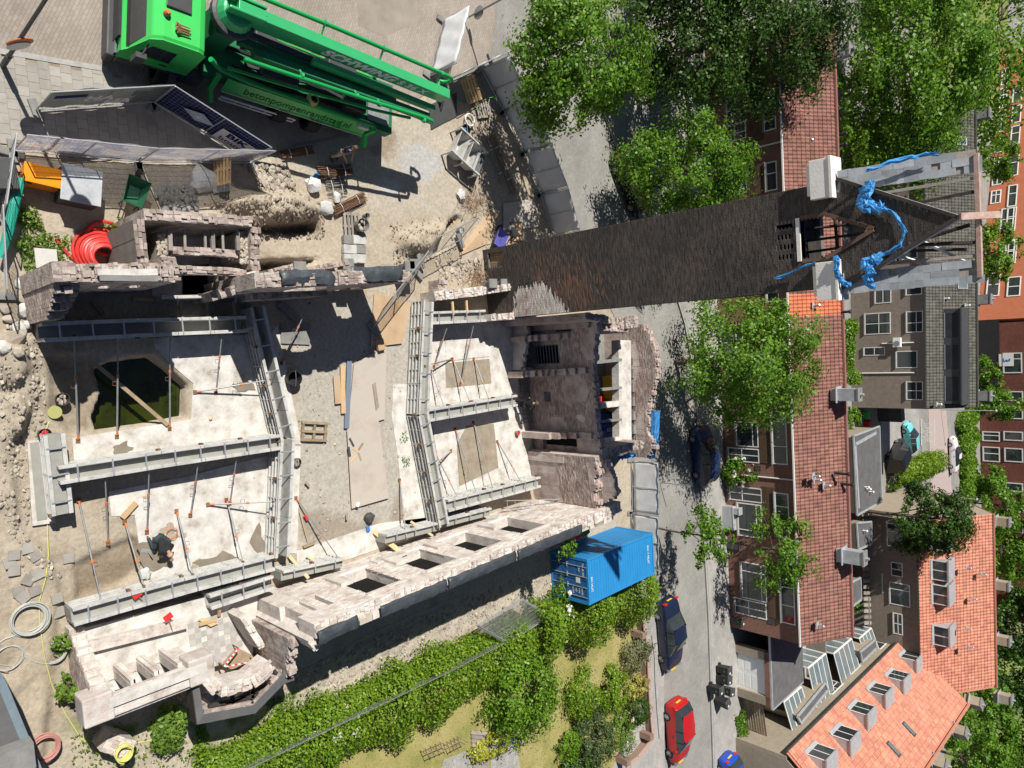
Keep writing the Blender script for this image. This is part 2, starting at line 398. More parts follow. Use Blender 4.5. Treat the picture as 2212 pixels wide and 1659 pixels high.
m_tarp = mat('black_sheeting', [(.035, .042, .05), (.075, .085, .095)], 2.5, .42, .6, bscale=6, spec=.5)
m_bluetarp = mat('blue_tarpaulin', [(.03, .20, .52), (.09, .37, .75)], 6, .5, .5, bscale=14)
m_rubber = mat('black_rubber', [(.016, .016, .017), (.028, .028, .029)], 6, .75)
m_black = mat('black_plastic', [(.02, .02, .022), (.032, .032, .034)], 3, .45)
m_dkgrey = mat('dark_grey_metal', [(.05, .052, .055), (.075, .078, .08)], 3, .5)
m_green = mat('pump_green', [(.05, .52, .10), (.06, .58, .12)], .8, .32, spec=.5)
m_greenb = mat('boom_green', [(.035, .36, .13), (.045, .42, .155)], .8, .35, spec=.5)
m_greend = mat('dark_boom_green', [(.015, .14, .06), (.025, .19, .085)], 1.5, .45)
m_red = mat('red_paint', [(.55, .03, .03), (.6, .04, .04)], 2, .4)
m_hose = mat('red_hose', [(.52, .03, .025), (.6, .045, .035)], 5, .45, spec=.5)
m_yellow = mat('yellow_paint', [(.75, .52, .03), (.8, .58, .05)], 3, .5)
m_yhose = mat('yellow_hose', [(.5, .5, .14), (.6, .6, .2)], 3, .5)
m_ghose = mat('grey_hose', [(.36, .37, .34), (.46, .47, .44)], 3, .55)
m_contain = mat('container_blue', [(.02, .20, .46), (.03, .25, .54)], 1.2, .45, .05)
m_contain_shade = mat('container_blue_shaded', [(.02, .105, .30), (.025, .125, .34)], 1.5, .45)  # darker copy of the container blue: shade on the door end put into colour
m_slate = mat('slate', [(.20, .215, .235), (.36, .385, .41)], 1.8, .6, .1, rand=.22)
m_zinc = mat('zinc_sheet', [(.35, .37, .39), (.52, .54, .56)], 2.5, .5, .1, metal=.3)
m_stonew = mat('white_stone', [(.66, .64, .60), (.76, .75, .72)], 2.5, .8, .15)
m_bitumen = mat('roofing_felt', [(.085, .085, .088), (.14, .14, .142)], 1.5, .85, .1)
m_sheetw = mat('white_fence_sheet', [(.7, .71, .73), (.84, .85, .86)], 1.6, .7, .3, bscale=3)
m_sheetg = mat('grey_fence_sheet', [(.2, .205, .19), (.26, .265, .245)], 2, .75, .2, bscale=4)
m_sheetb = mat('blue_fence_sheet', [(.012, .022, .10), (.03, .05, .17)], 2, .6, .2, bscale=4)
m_sheetp = mat('faded_fence_print', [(.62, .62, .64), (.45, .42, .55), (.8, .8, .8), (.75, .6, .5)], 1.5, .7, .2, w=.3)
m_soil = mat('turned_soil', [(.20, .165, .125), (.34, .29, .225)], 2, .95, .5, rand=.15)
m_rubble = mat('rubble_stone', [(.26, .225, .18), (.38, .335, .275), (.46, .42, .36)], 3, .95, .3, rand=.25)
m_bag = mat('white_bag', [(.45, .45, .44), (.6, .6, .59)], 4, .6, .5, bscale=12)
m_tilefloor = mat('grey_floor_tile', [(.42, .40, .37), (.52, .50, .47)], 3, .8, rand=.16)
m_wtile = mat('white_wall_tile', [(.62, .59, .56), (.70, .68, .65)], 2, .5, rand=.05)
m_cardboard = mat('cardboard', [(.40, .28, .16), (.48, .35, .22)], 4, .85)
def plain(name, c, rough=.5, metal=0., spec=.4): return mat(name, [c], rough=rough, metal=metal, spec=spec)

def see_through(mt, k):
    n = mt.node_tree.nodes; l = mt.node_tree.links; b = n['Principled BSDF']; t = n.new('ShaderNodeBsdfTranslucent'); src = b.inputs['Base Color'].links[0].from_socket; l.new(src, t.inputs[0])
    mx = n.new('ShaderNodeMixShader'); mx.inputs[0].default_value = k; l.new(b.outputs[0], mx.inputs[1]); l.new(t.outputs[0], mx.inputs[2]); l.new(mx.outputs[0], n['Material Output'].inputs[0])
for m_ in (m_sheetp, m_sheetg): see_through(m_, .5)
see_through(m_sheetw, .25)
def open_mesh(mt, k):
    n = mt.node_tree.nodes; l = mt.node_tree.links; o = n['Material Output']; src = o.inputs[0].links[0].from_socket; t = n.new('ShaderNodeBsdfTransparent'); mx = n.new('ShaderNodeMixShader'); mx.inputs[0].default_value = k; l.new(src, mx.inputs[1]); l.new(t.outputs[0], mx.inputs[2]); l.new(mx.outputs[0], o.inputs[0])
open_mesh(m_sheetp, .5); open_mesh(m_sheetg, .12)
see_through(m_sheetb, .45)
m_letter = mat('white_print', [(.85, .85, .85)], rough=.7); see_through(m_letter, .55)
m_brickmid = mat('dusty_brick', [(.22, .145, .12), (.38, .3, .265), (.55, .49, .45)], 1.8, .92, .3, rand=.28, bscale=20)
m_burntcore = mat('scorched_masonry', [(.15, .11, .095), (.3, .245, .215), (.46, .41, .375), (.55, .51, .47)], 3.2, .95, .7, bscale=16, w=.42)
TOPS.update({'scorched_masonry': m_brickburnt, 'pale_masonry': m_brickpale, 'burnt_plaster': m_brickmid, 'mortar_grey': m_brickburnt})
# ------------------------------------------------------------------ ground
def gp(pts, z=0.): return [tuple(G(x, y, z)) for x, y in pts]
# building site: one height field, X -13.5..13.5, Y 1.5..36.9
TX0, TX1, TY0, TY1, TS = -13.4, 16.2, 1.0, 36.4, .1
gx = np.arange(TX0, TX1+.01, TS); gy = np.arange(TY0, TY1+.01, TS); XX, YY = np.meshgrid(gx, gy, indexing='ij')
SITE = gp([(-60, 352), (560, 352), (640, 315), (800, 285), (955, 185), (1062, 130), (1150, 300), (1235, 500), (1320, 690), (1365, 980), (1362, 1140), (1200, 1260), (1192, 1292), (1000, 1375), (800, 1480), (640, 1560), (420, 1700), (-60, 1700)])
ZZ = np.where(inpoly(XX, YY, SITE), .02, -.03)
def mound(poly, h, soft, rough=.25, seed=1, sc=1.2):
    global ZZ
    d = -sdist(XX, YY, gp(poly)); k = np.clip(d/soft+.15*fbm(XX, YY, 1.5, seed+9), 0, 1); k = k*k*(3-2*k)
    ZZ = ZZ+h*k*(1+rough*4*fbm(XX, YY, sc, seed))
mound([(440, 440), (520, 405), (600, 400), (660, 420), (700, 450), (690, 480), (640, 505), (560, 500), (520, 470)], .95, .75, seed=3)
mound([(850, 500), (900, 480), (960, 470), (990, 480), (930, 550), (880, 560), (845, 540)], .55, .6, seed=5)
mound([(560, 480), (690, 470), (700, 505), (640, 512), (560, 508)], -.9, .3, seed=4)
mound([(948, 490), (985, 462), (1000, 470), (965, 540), (930, 560)], -.7, .25, seed=6)
mound([(556, 560), (700, 556), (655, 580), (640, 592), (560, 590)], -1.3, .15, seed=8)
mound([(-60, 700), (85, 720), (95, 860), (60, 930), (40, 960), (50, 1130), (110, 1180), (140, 1260), (100, 1700), (-60, 1700)], .22, .35, seed=10)
mound([(0, 860), (30, 840), (75, 880), (55, 940), (10, 960)], .4, .35, seed=11)
mound([(-20, 720), (60, 740), (70, 800), (40, 840), (-20, 850)], .35, .3, seed=12)
mound([(700, 1500), (900, 1420), (1160, 1310), (1190, 1290), (1150, 1340), (930, 1440), (760, 1530), (560, 1620), (540, 1590)], .35, .5, .4, seed=13)
PIT = [(200, 795), (240, 775), (330, 764), (372, 795), (412, 832), (408, 905), (300, 925), (205, 940), (196, 900), (215, 850)]
mound(PIT, -1.25, .22, .1, seed=14)
mound([(95, 760), (205, 760), (215, 850), (200, 900), (205, 940), (150, 950), (100, 900)], -.35, .4, seed=15)
mound([(150, 1215), (290, 1150), (330, 1200), (290, 1270), (160, 1310)], -.25, .3, seed=16)
inS = inpoly(XX, YY, SITE)
ZZ = ZZ+np.where(inS, .07*fbm(XX, YY, 1.1, 21)+.05*fbm(XX, YY, 4, 22), 0)
rub = np.clip(-sdist(XX, YY, gp([(640, 1440), (900, 1330), (1180, 1215), (1200, 1290), (1000, 1375), (800, 1480), (640, 1560), (420, 1640), (560, 1520)]))/.5, 0, 1)
rub = np.maximum(rub, np.clip(-sdist(XX, YY, gp([(440, 440), (600, 395), (700, 440), (700, 515), (540, 515)]))/.5, 0, 1))
ZZ = ZZ+rub*.16*np.maximum(0, fbm(XX, YY, 3.3, 31))*2
# colours of the soil
def lerp(a, b, k): return a+(np.array(b)-a)*k[..., None]
col = np.zeros((*XX.shape, 3))+np.array((.385, .33, .255))
col = lerp(col, (.46, .405, .325), np.clip(.5+2.2*fbm(XX, YY, .5, 41), 0, 1)*.8)
col = lerp(col, (.25, .205, .15), np.clip(3*fbm(XX, YY, 1.6, 43)-.25, 0, 1)*.7)
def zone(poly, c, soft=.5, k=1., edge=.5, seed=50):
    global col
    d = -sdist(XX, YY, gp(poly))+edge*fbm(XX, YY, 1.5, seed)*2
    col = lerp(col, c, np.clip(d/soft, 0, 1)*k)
zone([(560, 300), (960, 190), (1060, 140), (1140, 300), (1000, 480), (800, 470), (620, 380)], (.43, .385, .32), k=.8)
zone([(625, 650), (900, 640), (905, 900), (945, 1140), (640, 1230), (640, 960)], (.40, .375, .33), .3, .9, .2)
zone([(640, 1090), (830, 1120), (880, 1000), (905, 1020), (940, 1140), (700, 1190), (640, 1170)], (.26, .22, .17), .4, .7, .5, 53)
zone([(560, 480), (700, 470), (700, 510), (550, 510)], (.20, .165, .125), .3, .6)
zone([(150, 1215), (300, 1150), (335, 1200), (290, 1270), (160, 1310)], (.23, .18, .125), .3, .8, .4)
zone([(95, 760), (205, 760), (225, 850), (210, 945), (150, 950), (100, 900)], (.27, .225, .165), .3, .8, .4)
zone([(860, 310), (905, 300), (950, 320), (965, 360), (930, 400), (880, 395), (850, 350)], (.42, .415, .40), .35, .95, .35, 57)
zone([(830, 370), (870, 400), (850, 440), (800, 420)], (.5, .49, .47), .4, .8, .5, 58)
zone([(800, 300), (850, 270), (880, 300), (840, 350), (800, 340)], (.25, .20, .14), .4, .75, .6, 59)
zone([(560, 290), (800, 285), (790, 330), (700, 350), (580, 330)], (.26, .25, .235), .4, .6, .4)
zone([(960, 230), (1050, 150), (1120, 300), (1190, 480), (1100, 500), (990, 420)], (.36, .30, .235), .5, .7, .5)
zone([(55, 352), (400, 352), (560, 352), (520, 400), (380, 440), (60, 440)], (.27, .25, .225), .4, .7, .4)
zone([(640, 1440), (900, 1330), (1180, 1215), (1200, 1290), (1000, 1375), (800, 1480), (640, 1560), (420, 1640), (560, 1520)], (.40, .36, .30), .6, .7, .5)
zone([(0, 0+1150), (150, 1150), (150, 1659), (0, 1659)], (.42, .36, .27), .8, .7, .5)
green = np.clip(4*fbm(XX, YY, 1.3, 61)-.1, 0, 1)
zone2 = np.clip(-sdist(XX, YY, gp([(30, 440), (160, 470), (140, 560), (60, 600), (30, 520)]))/.4, 0, 1)*green
zone2 = np.maximum(zone2, np.clip(-sdist(XX, YY, gp([(150, 1480), (420, 1520), (640, 1480), (560, 1560), (420, 1690), (150, 1690), (120, 1560)]))/.8, 0, 1)*np.clip(green*1.3, 0, 1))
col = lerp(col, (.13, .17, .045), zone2*.85)
nx, ny = XX.shape
vs = np.stack([XX, YY, ZZ], -1).reshape(-1, 3); idx = np.arange(nx*ny).reshape(nx, ny)
qs = np.stack([idx[:-1, :-1], idx[1:, :-1], idx[1:, 1:], idx[:-1, 1:]], -1).reshape(-1, 4)
mt = bpy.data.materials.new('site_sand'); mt.use_nodes = True; n = mt.node_tree.nodes; l = mt.node_tree.links; b = n['Principled BSDF']; b.inputs['Roughness'].default_value = .95; b.inputs['Specular IOR Level'].default_value = .15
at = n.new('ShaderNodeAttribute'); at.attribute_name = 'soil'; ge = n.new('ShaderNodeNewGeometry')
no = n.new('ShaderNodeTexNoise'); no.inputs['Scale'].default_value = 7; no.inputs['Detail'].default_value = 8; no.inputs['Roughness'].default_value = .75; l.new(ge.outputs['Position'], no.inputs['Vector'])
mr = n.new('ShaderNodeMapRange'); mr.inputs['From Min'].default_value = .3; mr.inputs['From Max'].default_value = .7; mr.inputs['To Min'].default_value = .72; mr.inputs['To Max'].default_value = 1.24; l.new(no.outputs[0], mr.inputs[0])
mx = n.new('ShaderNodeMix'); mx.data_type = 'RGBA'; mx.blend_type = 'MULTIPLY'; mx.inputs[0].default_value = 1; l.new(at.outputs['Color'], mx.inputs[6]); l.new(mr.outputs[0], mx.inputs[7]); l.new(mx.outputs[2], b.inputs['Base Color'])
bp = n.new('ShaderNodeBump'); bp.inputs['Strength'].default_value = .7; bp.inputs['Distance'].default_value = .06; l.new(no.outputs[0], bp.inputs['Height']); l.new(bp.outputs[0], b.inputs['Normal'])
me = npmesh('site_ground', vs, qs, mt)
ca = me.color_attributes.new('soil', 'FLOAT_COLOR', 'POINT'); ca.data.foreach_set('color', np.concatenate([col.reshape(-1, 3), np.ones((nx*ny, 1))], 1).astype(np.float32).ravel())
me.polygons.foreach_set('use_smooth', [True]*len(me.polygons))
tag(link('site_ground', me), kind='structure')
def zg(x, y):
    """height of the site ground"""
    i = int(min(max(round((x-TX0)/TS), 0), nx-1)); j = int(min(max(round((y-TY0)/TS), 0), ny-1)); return float(ZZ[i, j])
def GG(x, y, dz=0.):
    p = G(x, y, 0)
    for _ in range(3): p = G(x, y, zg(p.x, p.y))
    p.z += dz; return p
# everything else: one paved sheet to the horizon, around the site field
mb = MB(); B = 1800.; z = -.03
for a, b_, c, d in ((-B, TX0, -B, B), (TX1, B, -B, B), (TX0, TX1, -B, TY0), (TX0, TX1, TY1, B)):
    mb.sheet([(a, c, z), (b_, c, z), (b_, d, z), (a, d, z)])
struct('ground', mb, m_street)
# streets and pavements as thin sheets
mb = MB(); mb.sheet(gp([(-300, -60), (1110, -400), (1062, 125), (955, 180), (800, 280), (640, 310), (560, 345), (250, 345), (232, 150), (0, 108), (-300, 60)], .0))
struct('square', mb, m_square)
mb = MB(); mb.sheet(gp([(1110, -400), (1310, -400), (1300, 230), (1338, 332), (1420, 500), (1480, 700), (1503, 830), (1516, 1080), (1531, 1330), (1541, 1640), (1560, 2400), (1440, 2400), (1433, 1640), (1430, 1300), (1418, 1110), (1400, 900), (1330, 690), (1240, 500), (1150, 300), (1062, 128)], .002))
struct('street', mb, m_street)
KERB = [(1303, 200), (1308, 250), (1338, 332), (1420, 500), (1480, 700), (1503, 830), (1516, 1080), (1531, 1330), (1541, 1640), (1556, 2200)]
mb = MB(); far = [(1750, 2200), (1750, 200)]
mb.prism([G(x, y).to_2d() for x, y in KERB+far], -.1, .1); struct('pavement', mb, m_walk)
mb = MB(); kp = [G(x, y, .09) for x, y in KERB]
for p, q in zip(kp[:-1], kp[1:]): mb.bar(p, q, .14, .08)
struct('kerb', mb, m_kerb)
mb = MB(); mb.prism([G(x, y).to_2d() for x, y in [(1388, 1290), (1390, 1400), (1395, 1500), (1330, 1640), (1300, 1700), (1320, 2200), (1437, 2200), (1433, 1640), (1430, 1300)]], -.1, .1); struct('garden_pavement', mb, m_walk)
# slabs beside the truck, each a piece
slabs = link('slab_pavement', None); slabs['kind'] = 'structure'
mb = MB(); poly = gp([(-60, 112), (232, 152), (430, 240), (560, 330), (560, 352), (-60, 300)]); mb.sheet([(p[0], p[1], .001) for p in poly]); part('bedding_sand', mb, m_soil, slabs)
rd = random.Random(5); mb = MB(); mb.box((0, 0, 0), (.292, .292, .04)); sm = mb.mesh('slab', m_slabp); k = 0
ca_, sa_ = math.cos(R(6)), math.sin(R(6))
for i in range(-60, 60):
    for j in range(-60, 60):
        u, v = i*.3+(.15 if j % 2 else 0), j*.3; x, y = -8+u*ca_-v*sa_, 7+u*sa_+v*ca_
        if bool(inpoly(np.array(x), np.array(y), poly)) and k < 300:
            o = link('slab', sm, slabs); o.location = (x, y, -.008+rd.uniform(-.004, .004)); o.rotation_euler = (rd.uniform(-.01, .01), rd.uniform(-.01, .01), R(6)); k += 1
# kerb line of the square
mb = MB(); mb.bar(G(-60, 100, .01), G(232, 150, .01), .16, .03); struct('square_kerb', mb, m_kerb)
# dark repair patch of the square
mb = MB(); mb.sheet(gp([(770, 0), (890, 0), (905, 45), (830, 80), (775, 55)], .004)); struct('road_patch', mb, mat('oil_stain', [(.22, .195, .165), (.33, .29, .25)], 1.2, .9))
# green water in the flooded cellar
mb = MB(); mb.sheet(gp([(185, 770), (330, 755), (420, 820), (420, 915), (200, 945)], -.62))
m_water = mat('pond_water', [(.006, .008, .002), (.035, .046, .006)], 1.3, .08, .02, spec=.5); struct('water', mb, m_water)
# ------------------------------------------------------------------ brick tower of the burnt building
A = Vector((-6.55, 23.62, 0)); Bv = Vector((-3.18, 24.05, 0)); eu = (Bv-A).normalized(); W = (Bv-A).length; nf = Vector((eu.y, -eu.x, 0)); UZ = Vector((0, 0, 1))
EAVE, APEX, RIDGE, DEP = 16.85, 20.1, 20.45, 2.1
tower = thing('brick_tower', 'tall sooty brick tower with broken gable roof and blue tarpaulin shreds', 'tower', A)
uc = 1.70
def gtop(u): return EAVE+(APEX-EAVE)*max(0, 1-abs(u-W/2)/(W/2))
def t_hole(u):
    hs = []
    if abs(u-uc) < .66: hs.append((15.55, 16.4+1.35*(1-abs(u-uc)/.66)))
    for k in range(4):
        c = uc-.52+k*.345
        if abs(u-c) < .085: hs.append((14.72, 15.3))
    if abs(u-.55) < .42: hs.append((.35, 1.25+.12*math.sqrt(max(0, 1-((u-.55)/.42)**2))))
    return hs
def keep_t(u, z):
    if z > gtop(u)-.05: return False
    return not any(a-.03 < z < b+.03 for a, b in t_hole(u))
mb = MB(); st = .085; N = int(W/st)+1
for i in range(N):
    a, b = i*W/N, (i+1)*W/N; u = (a+b)/2; rs = [(0, gtop(u))]
    for h0, h1 in t_hole(u):
        rs = [q for (c, d) in rs for q in (((c, min(d, h0)), (max(c, h1), d)) if (h0 < d and h1 > c) else ((c, d),)) if q[1]-q[0] > .01]
    for c, d in rs: mb.para(A+eu*a+UZ*c, eu*(b-a), -nf*.38, UZ*(d-c))
part('front_wall', mb, m_mortard, tower, world=True)
tpl = onplane(A, Bv); PALE = [tpl(x, y) for x, y in ((1100, 694), (1114, 665), (1114, 627), (1172, 610), (1192, 632), (1222, 663), (1240, 677))]; rdp = random.Random(77)
def soft(u, z, poly, w_): return float(sdist(np.array(u), np.array(z), poly)) < w_*(rdp.random()-.5)
SC = [tpl(x, y) for x, y in ((1150, 575), (1200, 570), (1290, 600), (1300, 640), (1262, 676), (1200, 660), (1160, 610))]  # scrubbed, lighter brick zone; its orange sunlit look is put into the colour
PT = {}
def cls(u, z):
    k = (round(u, 3), round(z, 3))
    if k not in PT: PT[k] = 2 if soft(u, z, PALE, .25) else (1 if soft(u, z, SC, 1.6) else 0)
    return PT[k]
scr = lambda u, z: cls(u, z) == 1
pale = lambda u, z: cls(u, z) == 2
bricks(tower, A, eu, UZ, W, 20.2, m_brickdark, parts=300, near=(uc, 16.5), seed=2, keep=lambda u, z: keep_t(u, z) and not scr(u, z) and not pale(u, z), jit=.006)
bricks(tower, A, eu, UZ, W, 20.2, m_brickdark2, seed=3, keep=lambda u, z: keep_t(u, z) and scr(u, z) and not pale(u, z), jit=.01, skip=.02)
bricks(tower, A, eu, UZ, W, 20.2, m_brickpale, seed=4, keep=lambda u, z: keep_t(u, z) and pale(u, z), jit=.006)
for nm, o in (('side_wall', Bv+nf*-.38), ('side_wall', A+nf*-.38+eu*.35)):
    mb = MB(); mb.para(o-eu*.35, eu*.35, -nf*(DEP-.38), UZ*EAVE); part(nm, mb, m_mortard, tower, world=True)
bricks(tower, Bv+nf*0, -nf, UZ, DEP, EAVE, m_brickdark, seed=5, jit=.006)
mb = MB(); mb.para(A-nf*DEP, eu*W, -nf*.3, UZ*15.4); part('back_wall', mb, m_mortard, tower, world=True)
mb = MB(); mb.para(A+eu*.36-nf*.4+UZ*15.1, eu*(W-.72), -nf*(DEP-.42), UZ*.15); part('belfry_floor', mb, m_wooddark, tower, world=True)
# sill and frame of the bell opening, corbelled strip round it
mb = MB(); mb.para(A+eu*(uc-.72)+UZ*15.42+nf*.07, eu*1.44, -nf*.4, UZ*.13); part('sill', mb, m_stonew, tower, world=True)
for s in (-1, 1):
    mb = MB(); mb.bar(A+eu*(uc+s*.72)+UZ*16.36+nf*.02, A+eu*(uc+s*.02)+UZ*17.86+nf*.02, .12, .16, up=nf); mb.para(A+eu*(uc+s*.72-.06)+UZ*15.55+nf*.02, eu*.12, -nf*.1, UZ*.8); part('opening_surround', mb, m_brickdark2, tower, world=True)
mb = MB()
for k in range(3): mb.tube([A+eu*(uc-.4+k*.4)-nf*.9+UZ*15.3, A+eu*(uc-.35+k*.35)-nf*1.2+UZ*17.2], .05, 5)
mb.tube([A+eu*.4-nf*1+UZ*16.3, A+eu*3-nf*1+UZ*16.4], .06, 5)
part('bell_frame', mb, m_wooddark, tower, world=True)
mb = MB()
for k in range(7): mb.para(A+eu*(.15+k*.115)+UZ*.37-nf*.12, eu*.108, -nf*.05, UZ*.95)
part('wooden_hatch', mb, m_wood, tower, world=True)
# gable coping, dark brick band then zinc
for s, nm in ((-1, 'gable_coping'), (1, 'gable_coping')):
    mb = MB(); f0 = A+eu*(W/2+s*(W/2+.05))+UZ*(EAVE-.02); f1 = A+eu*(W/2)+UZ*(APEX+.05)
    mb.bar(f0+nf*.02, f1+nf*.02, .1, .12, up=nf); part('verge_brick', mb, m_brickdark, tower, world=True)
    mb = MB(); mb.bar(f0-nf*.2+UZ*.05, f1-nf*.2+UZ*.05, .34, .05); part(nm, mb, m_zinc, tower, world=True)
# main ridge and the two slated verges
RY = -nf*1.0
mb = MB(); mb.bar(A-eu*.15+RY+UZ*RIDGE, A+eu*(W+.1)+RY+UZ*RIDGE, .22, .12); part('ridge_cap', mb, mat('weathered_copper', [(.34, .2, .16), (.55, .42, .36)], 5, .7, .1), tower, world=True)
mb = MB(); mb.bar(A+eu*W/2+nf*.05+UZ*(APEX+.1), A+eu*W/2+RY*1.35+UZ*(RIDGE+.45), .2, .1); part('gable_ridge', mb, MATS['weathered_copper'], tower, world=True)
rd = random.Random(4); slate_me = {}
for s in (0, 1):
    o = A+(eu*-.28 if s == 0 else eu*(W-.42))+UZ*(EAVE-.02); up = RY+UZ*(RIDGE-EAVE); Ls = up.length; e = up/Ls; nn = eu.cross(e).normalized()
    mb = MB(); mb.para(o-nn*.06, eu*.66, e*Ls, nn*.04); part('roof_boarding', mb, m_woodgrey, tower, world=True)
    rows = 12
    for r in range(rows):
        for c in range(3):
            if rd.random() < .1 or (r > 9 and rd.random() < .4): continue
            key = r % 3
            if key not in slate_me:
                q = MB(); q.para((0, 0, 0), eu*.235, e*(.40+.03*key), nn*.012); slate_me[key] = q.mesh('slate', m_slate)
            ob = link('slate', slate_me[key], tower); ob.location = o+eu*(c*.22-.01+rd.uniform(-.015, .015))+e*(r*Ls/rows+rd.uniform(-.03, .03))+nn*(.012+.004*((r+c) % 2))-A
            ob.rotation_euler = (rd.uniform(-.02, .02), rd.uniform(-.03, .03), rd.uniform(-.02, .02))
    for k in range(4):
        mb = MB(); mb.bar(A+eu*(.35+.25*k if s == 0 else W-.35-.25*k)+nf*-.3+UZ*(EAVE+.1+.5*k), A+eu*(.35+.2*k if s == 0 else W-.35-.2*k)+RY+UZ*(RIDGE-.1), .09, .13)
        if k in (1, 3): part('rafter', mb, m_woodgrey if k == 1 else m_wooddark, tower, world=True)
rd2 = random.Random(12)
for p, q, r, mm in (((1.9, .3, 18.6), (3.0, 1.5, 20.0), .05, m_galv), ((2.2, .2, 17.6), (3.1, 1.2, 19.3), .05, m_galv), ((1.2, .4, 19.3), (2.9, .9, 17.4), .045, m_galv), ((.5, .5, 17.4), (1.6, 1.3, 19.9), .05, m_galv), ((2.5, .8, 17.2), (1.9, 1.1, 20.2), .06, m_wooddark), ((.8, .9, 17.3), (2.8, 1.0, 18.3), .07, m_wooddark), ((3.0, .5, 17.2), (1.75, .7, 19.8), .04, m_galvd), ((2.3, 1.2, 17.0), (2.6, 1.6, 20.0), .05, m_wooddark)):
    mb = MB(); mb.tube([A+eu*p[0]-nf*p[1]+UZ*p[2], A+eu*q[0]-nf*q[1]+UZ*q[2]], r, 6); part('brace', mb, mm, tower, world=True)
# white kneeler stones
for u0, z in ((-.75, 16.05), (W-.85, 16.1)):
    mb = MB(); mb.para(A+eu*u0+UZ*z+nf*.32, eu*1.25, -nf*.8, UZ*.62); mb.para(A+eu*(u0-.04)+UZ*(z+.62)+nf*.36, eu*1.33, -nf*.9, UZ*.1); mb.para(A+eu*(u0+.1)+UZ*(z-.14)+nf*.2, eu*1.0, -nf*.5, UZ*.14)
    bevel(part('kneeler_stone', mb, m_stonew, tower, world=True), .015)
# torn tarpaulin: crumpled ribbons
def ribbon(name, pts, wd, mt, parent, seed=0, amp=.12, strands=3):
    rd = random.Random(seed); mb = MB()
    for s in range(strands):
        ps = []; 
        for i in range(len(pts)-1):
            for t in np.linspace(0, 1, 5)[:-1]: ps.append(Vector(pts[i]).lerp(Vector(pts[i+1]), t))
        ps.append(Vector(pts[-1])); ps = [p+Vector((rd.uniform(-amp, amp), rd.uniform(-amp*.3, amp*.3), rd.uniform(-amp, amp))) for p in ps]
        vs = []
        for i, p in enumerate(ps):
            d = (ps[min(i+1, len(ps)-1)]-ps[max(0, i-1)]).normalized(); sdv = d.cross(Vector((rd.uniform(-.4, .4), -1, rd.uniform(-.2, .6)))).normalized()*wd*rd.uniform(.3, 1)
            vs += [p-sdv, p+Vector((0, -rd.uniform(0, .1), rd.uniform(0, .06))), p+sdv]
        fs = [(3*i+k, 3*i+k+1, 3*i+k+4, 3*i+k+3) for i in range(len(ps)-1) for k in (0, 1)]
        mb.add(vs, fs)
    o = part(name, mb, mt, parent, world=True); md = o.modifiers.new('thick', 'SOLIDIFY'); md.thickness = .006; return o
TY = lambda u, z, out=.1: A+eu*u+UZ*z+nf*out
ribbon('tarpaulin_shred', [TY(.35, 17.9, .25), TY(.75, 17.6, .25), TY(1.0, 17.75, .3), TY(1.1, 18.2, .3)], .16, m_bluetarp, tower, 3, .16, 5)
ribbon('tarpaulin_shred', [TY(-.1, 17.8, .35), TY(-.3, 18.9, -.2), TY(-.3, 19.6, -.5)], .08, m_bluetarp, tower, 13, .06, 2)
ribbon('tarpaulin_shred', [TY(.9, 17.9), TY(1.35, 18.5), TY(1.9, 18.75), TY(2.3, 18.6), TY(2.6, 18.0)], .07, m_bluetarp, tower, 4, .02, 2)
ribbon('tarpaulin_shred', [TY(2.6, 18.0, .2), TY(2.75, 17.6, .25), TY(2.95, 17.8, .25), TY(3.25, 17.6, .2), TY(3.45, 17.8, .1)], .14, m_bluetarp, tower, 5, .12, 4)
ribbon('tarpaulin_shred', [TY(W-.95, 16.85, .4), TY(W-.6, 16.8, .42), TY(W-.2, 16.85, .3), TY(W-.05, 17.1, .2)], .1, m_bluetarp, tower, 6, .07, 4)
ribbon('tarpaulin_shred', [TY(W-.85, 16.1, .3), TY(W-.75, 15.6, .15), TY(W-.45, 14.6, .1)], .06, m_bluetarp, tower, 7, .03, 2)
# ------------------------------------------------------------------ burnt-out building: walls

ruin = thing('burnt_ruin', 'roofless burnt ruin with scorched brick walls around the poured foundations', 'ruin', (0, 16, 0))
def W2(x, y, z): return G(x, y, z).to_2d()
# ---- wall along the upper side
p0, p1 = W2(112, 590, 3.9), W2(388, 588, 3.9)
wall(ruin, p0, p1, .5, [(0, 4.0), (.3, 3.8), (.55, 3.95), (.9, 3.8), (1, 3.2)], m_burntcore, [(.55, .95, 1.9, 2.7), (1.45, 1.85, 1.9, 2.7), (2.3, 2.7, 1.9, 2.7)], seed=4, rag=.05)
mb = MB(); q0, q1 = W2(215, 600, 4.0), W2(340, 602, 4.0); mb.bar(q0.to_3d()+UZ*4.0, q1.to_3d()+UZ*4.0, .16, .06); part('stone_sill', mb, m_concdark, ruin, world=True)
mb = MB(); q0, q1 = W2(210, 588, 4.0), W2(340, 588, 4.0); mb.bar(q0.to_3d()+UZ*3.98, q1.to_3d()+UZ*3.98, .18, .08); part('stone_sill', mb, m_conc, ruin, world=True)
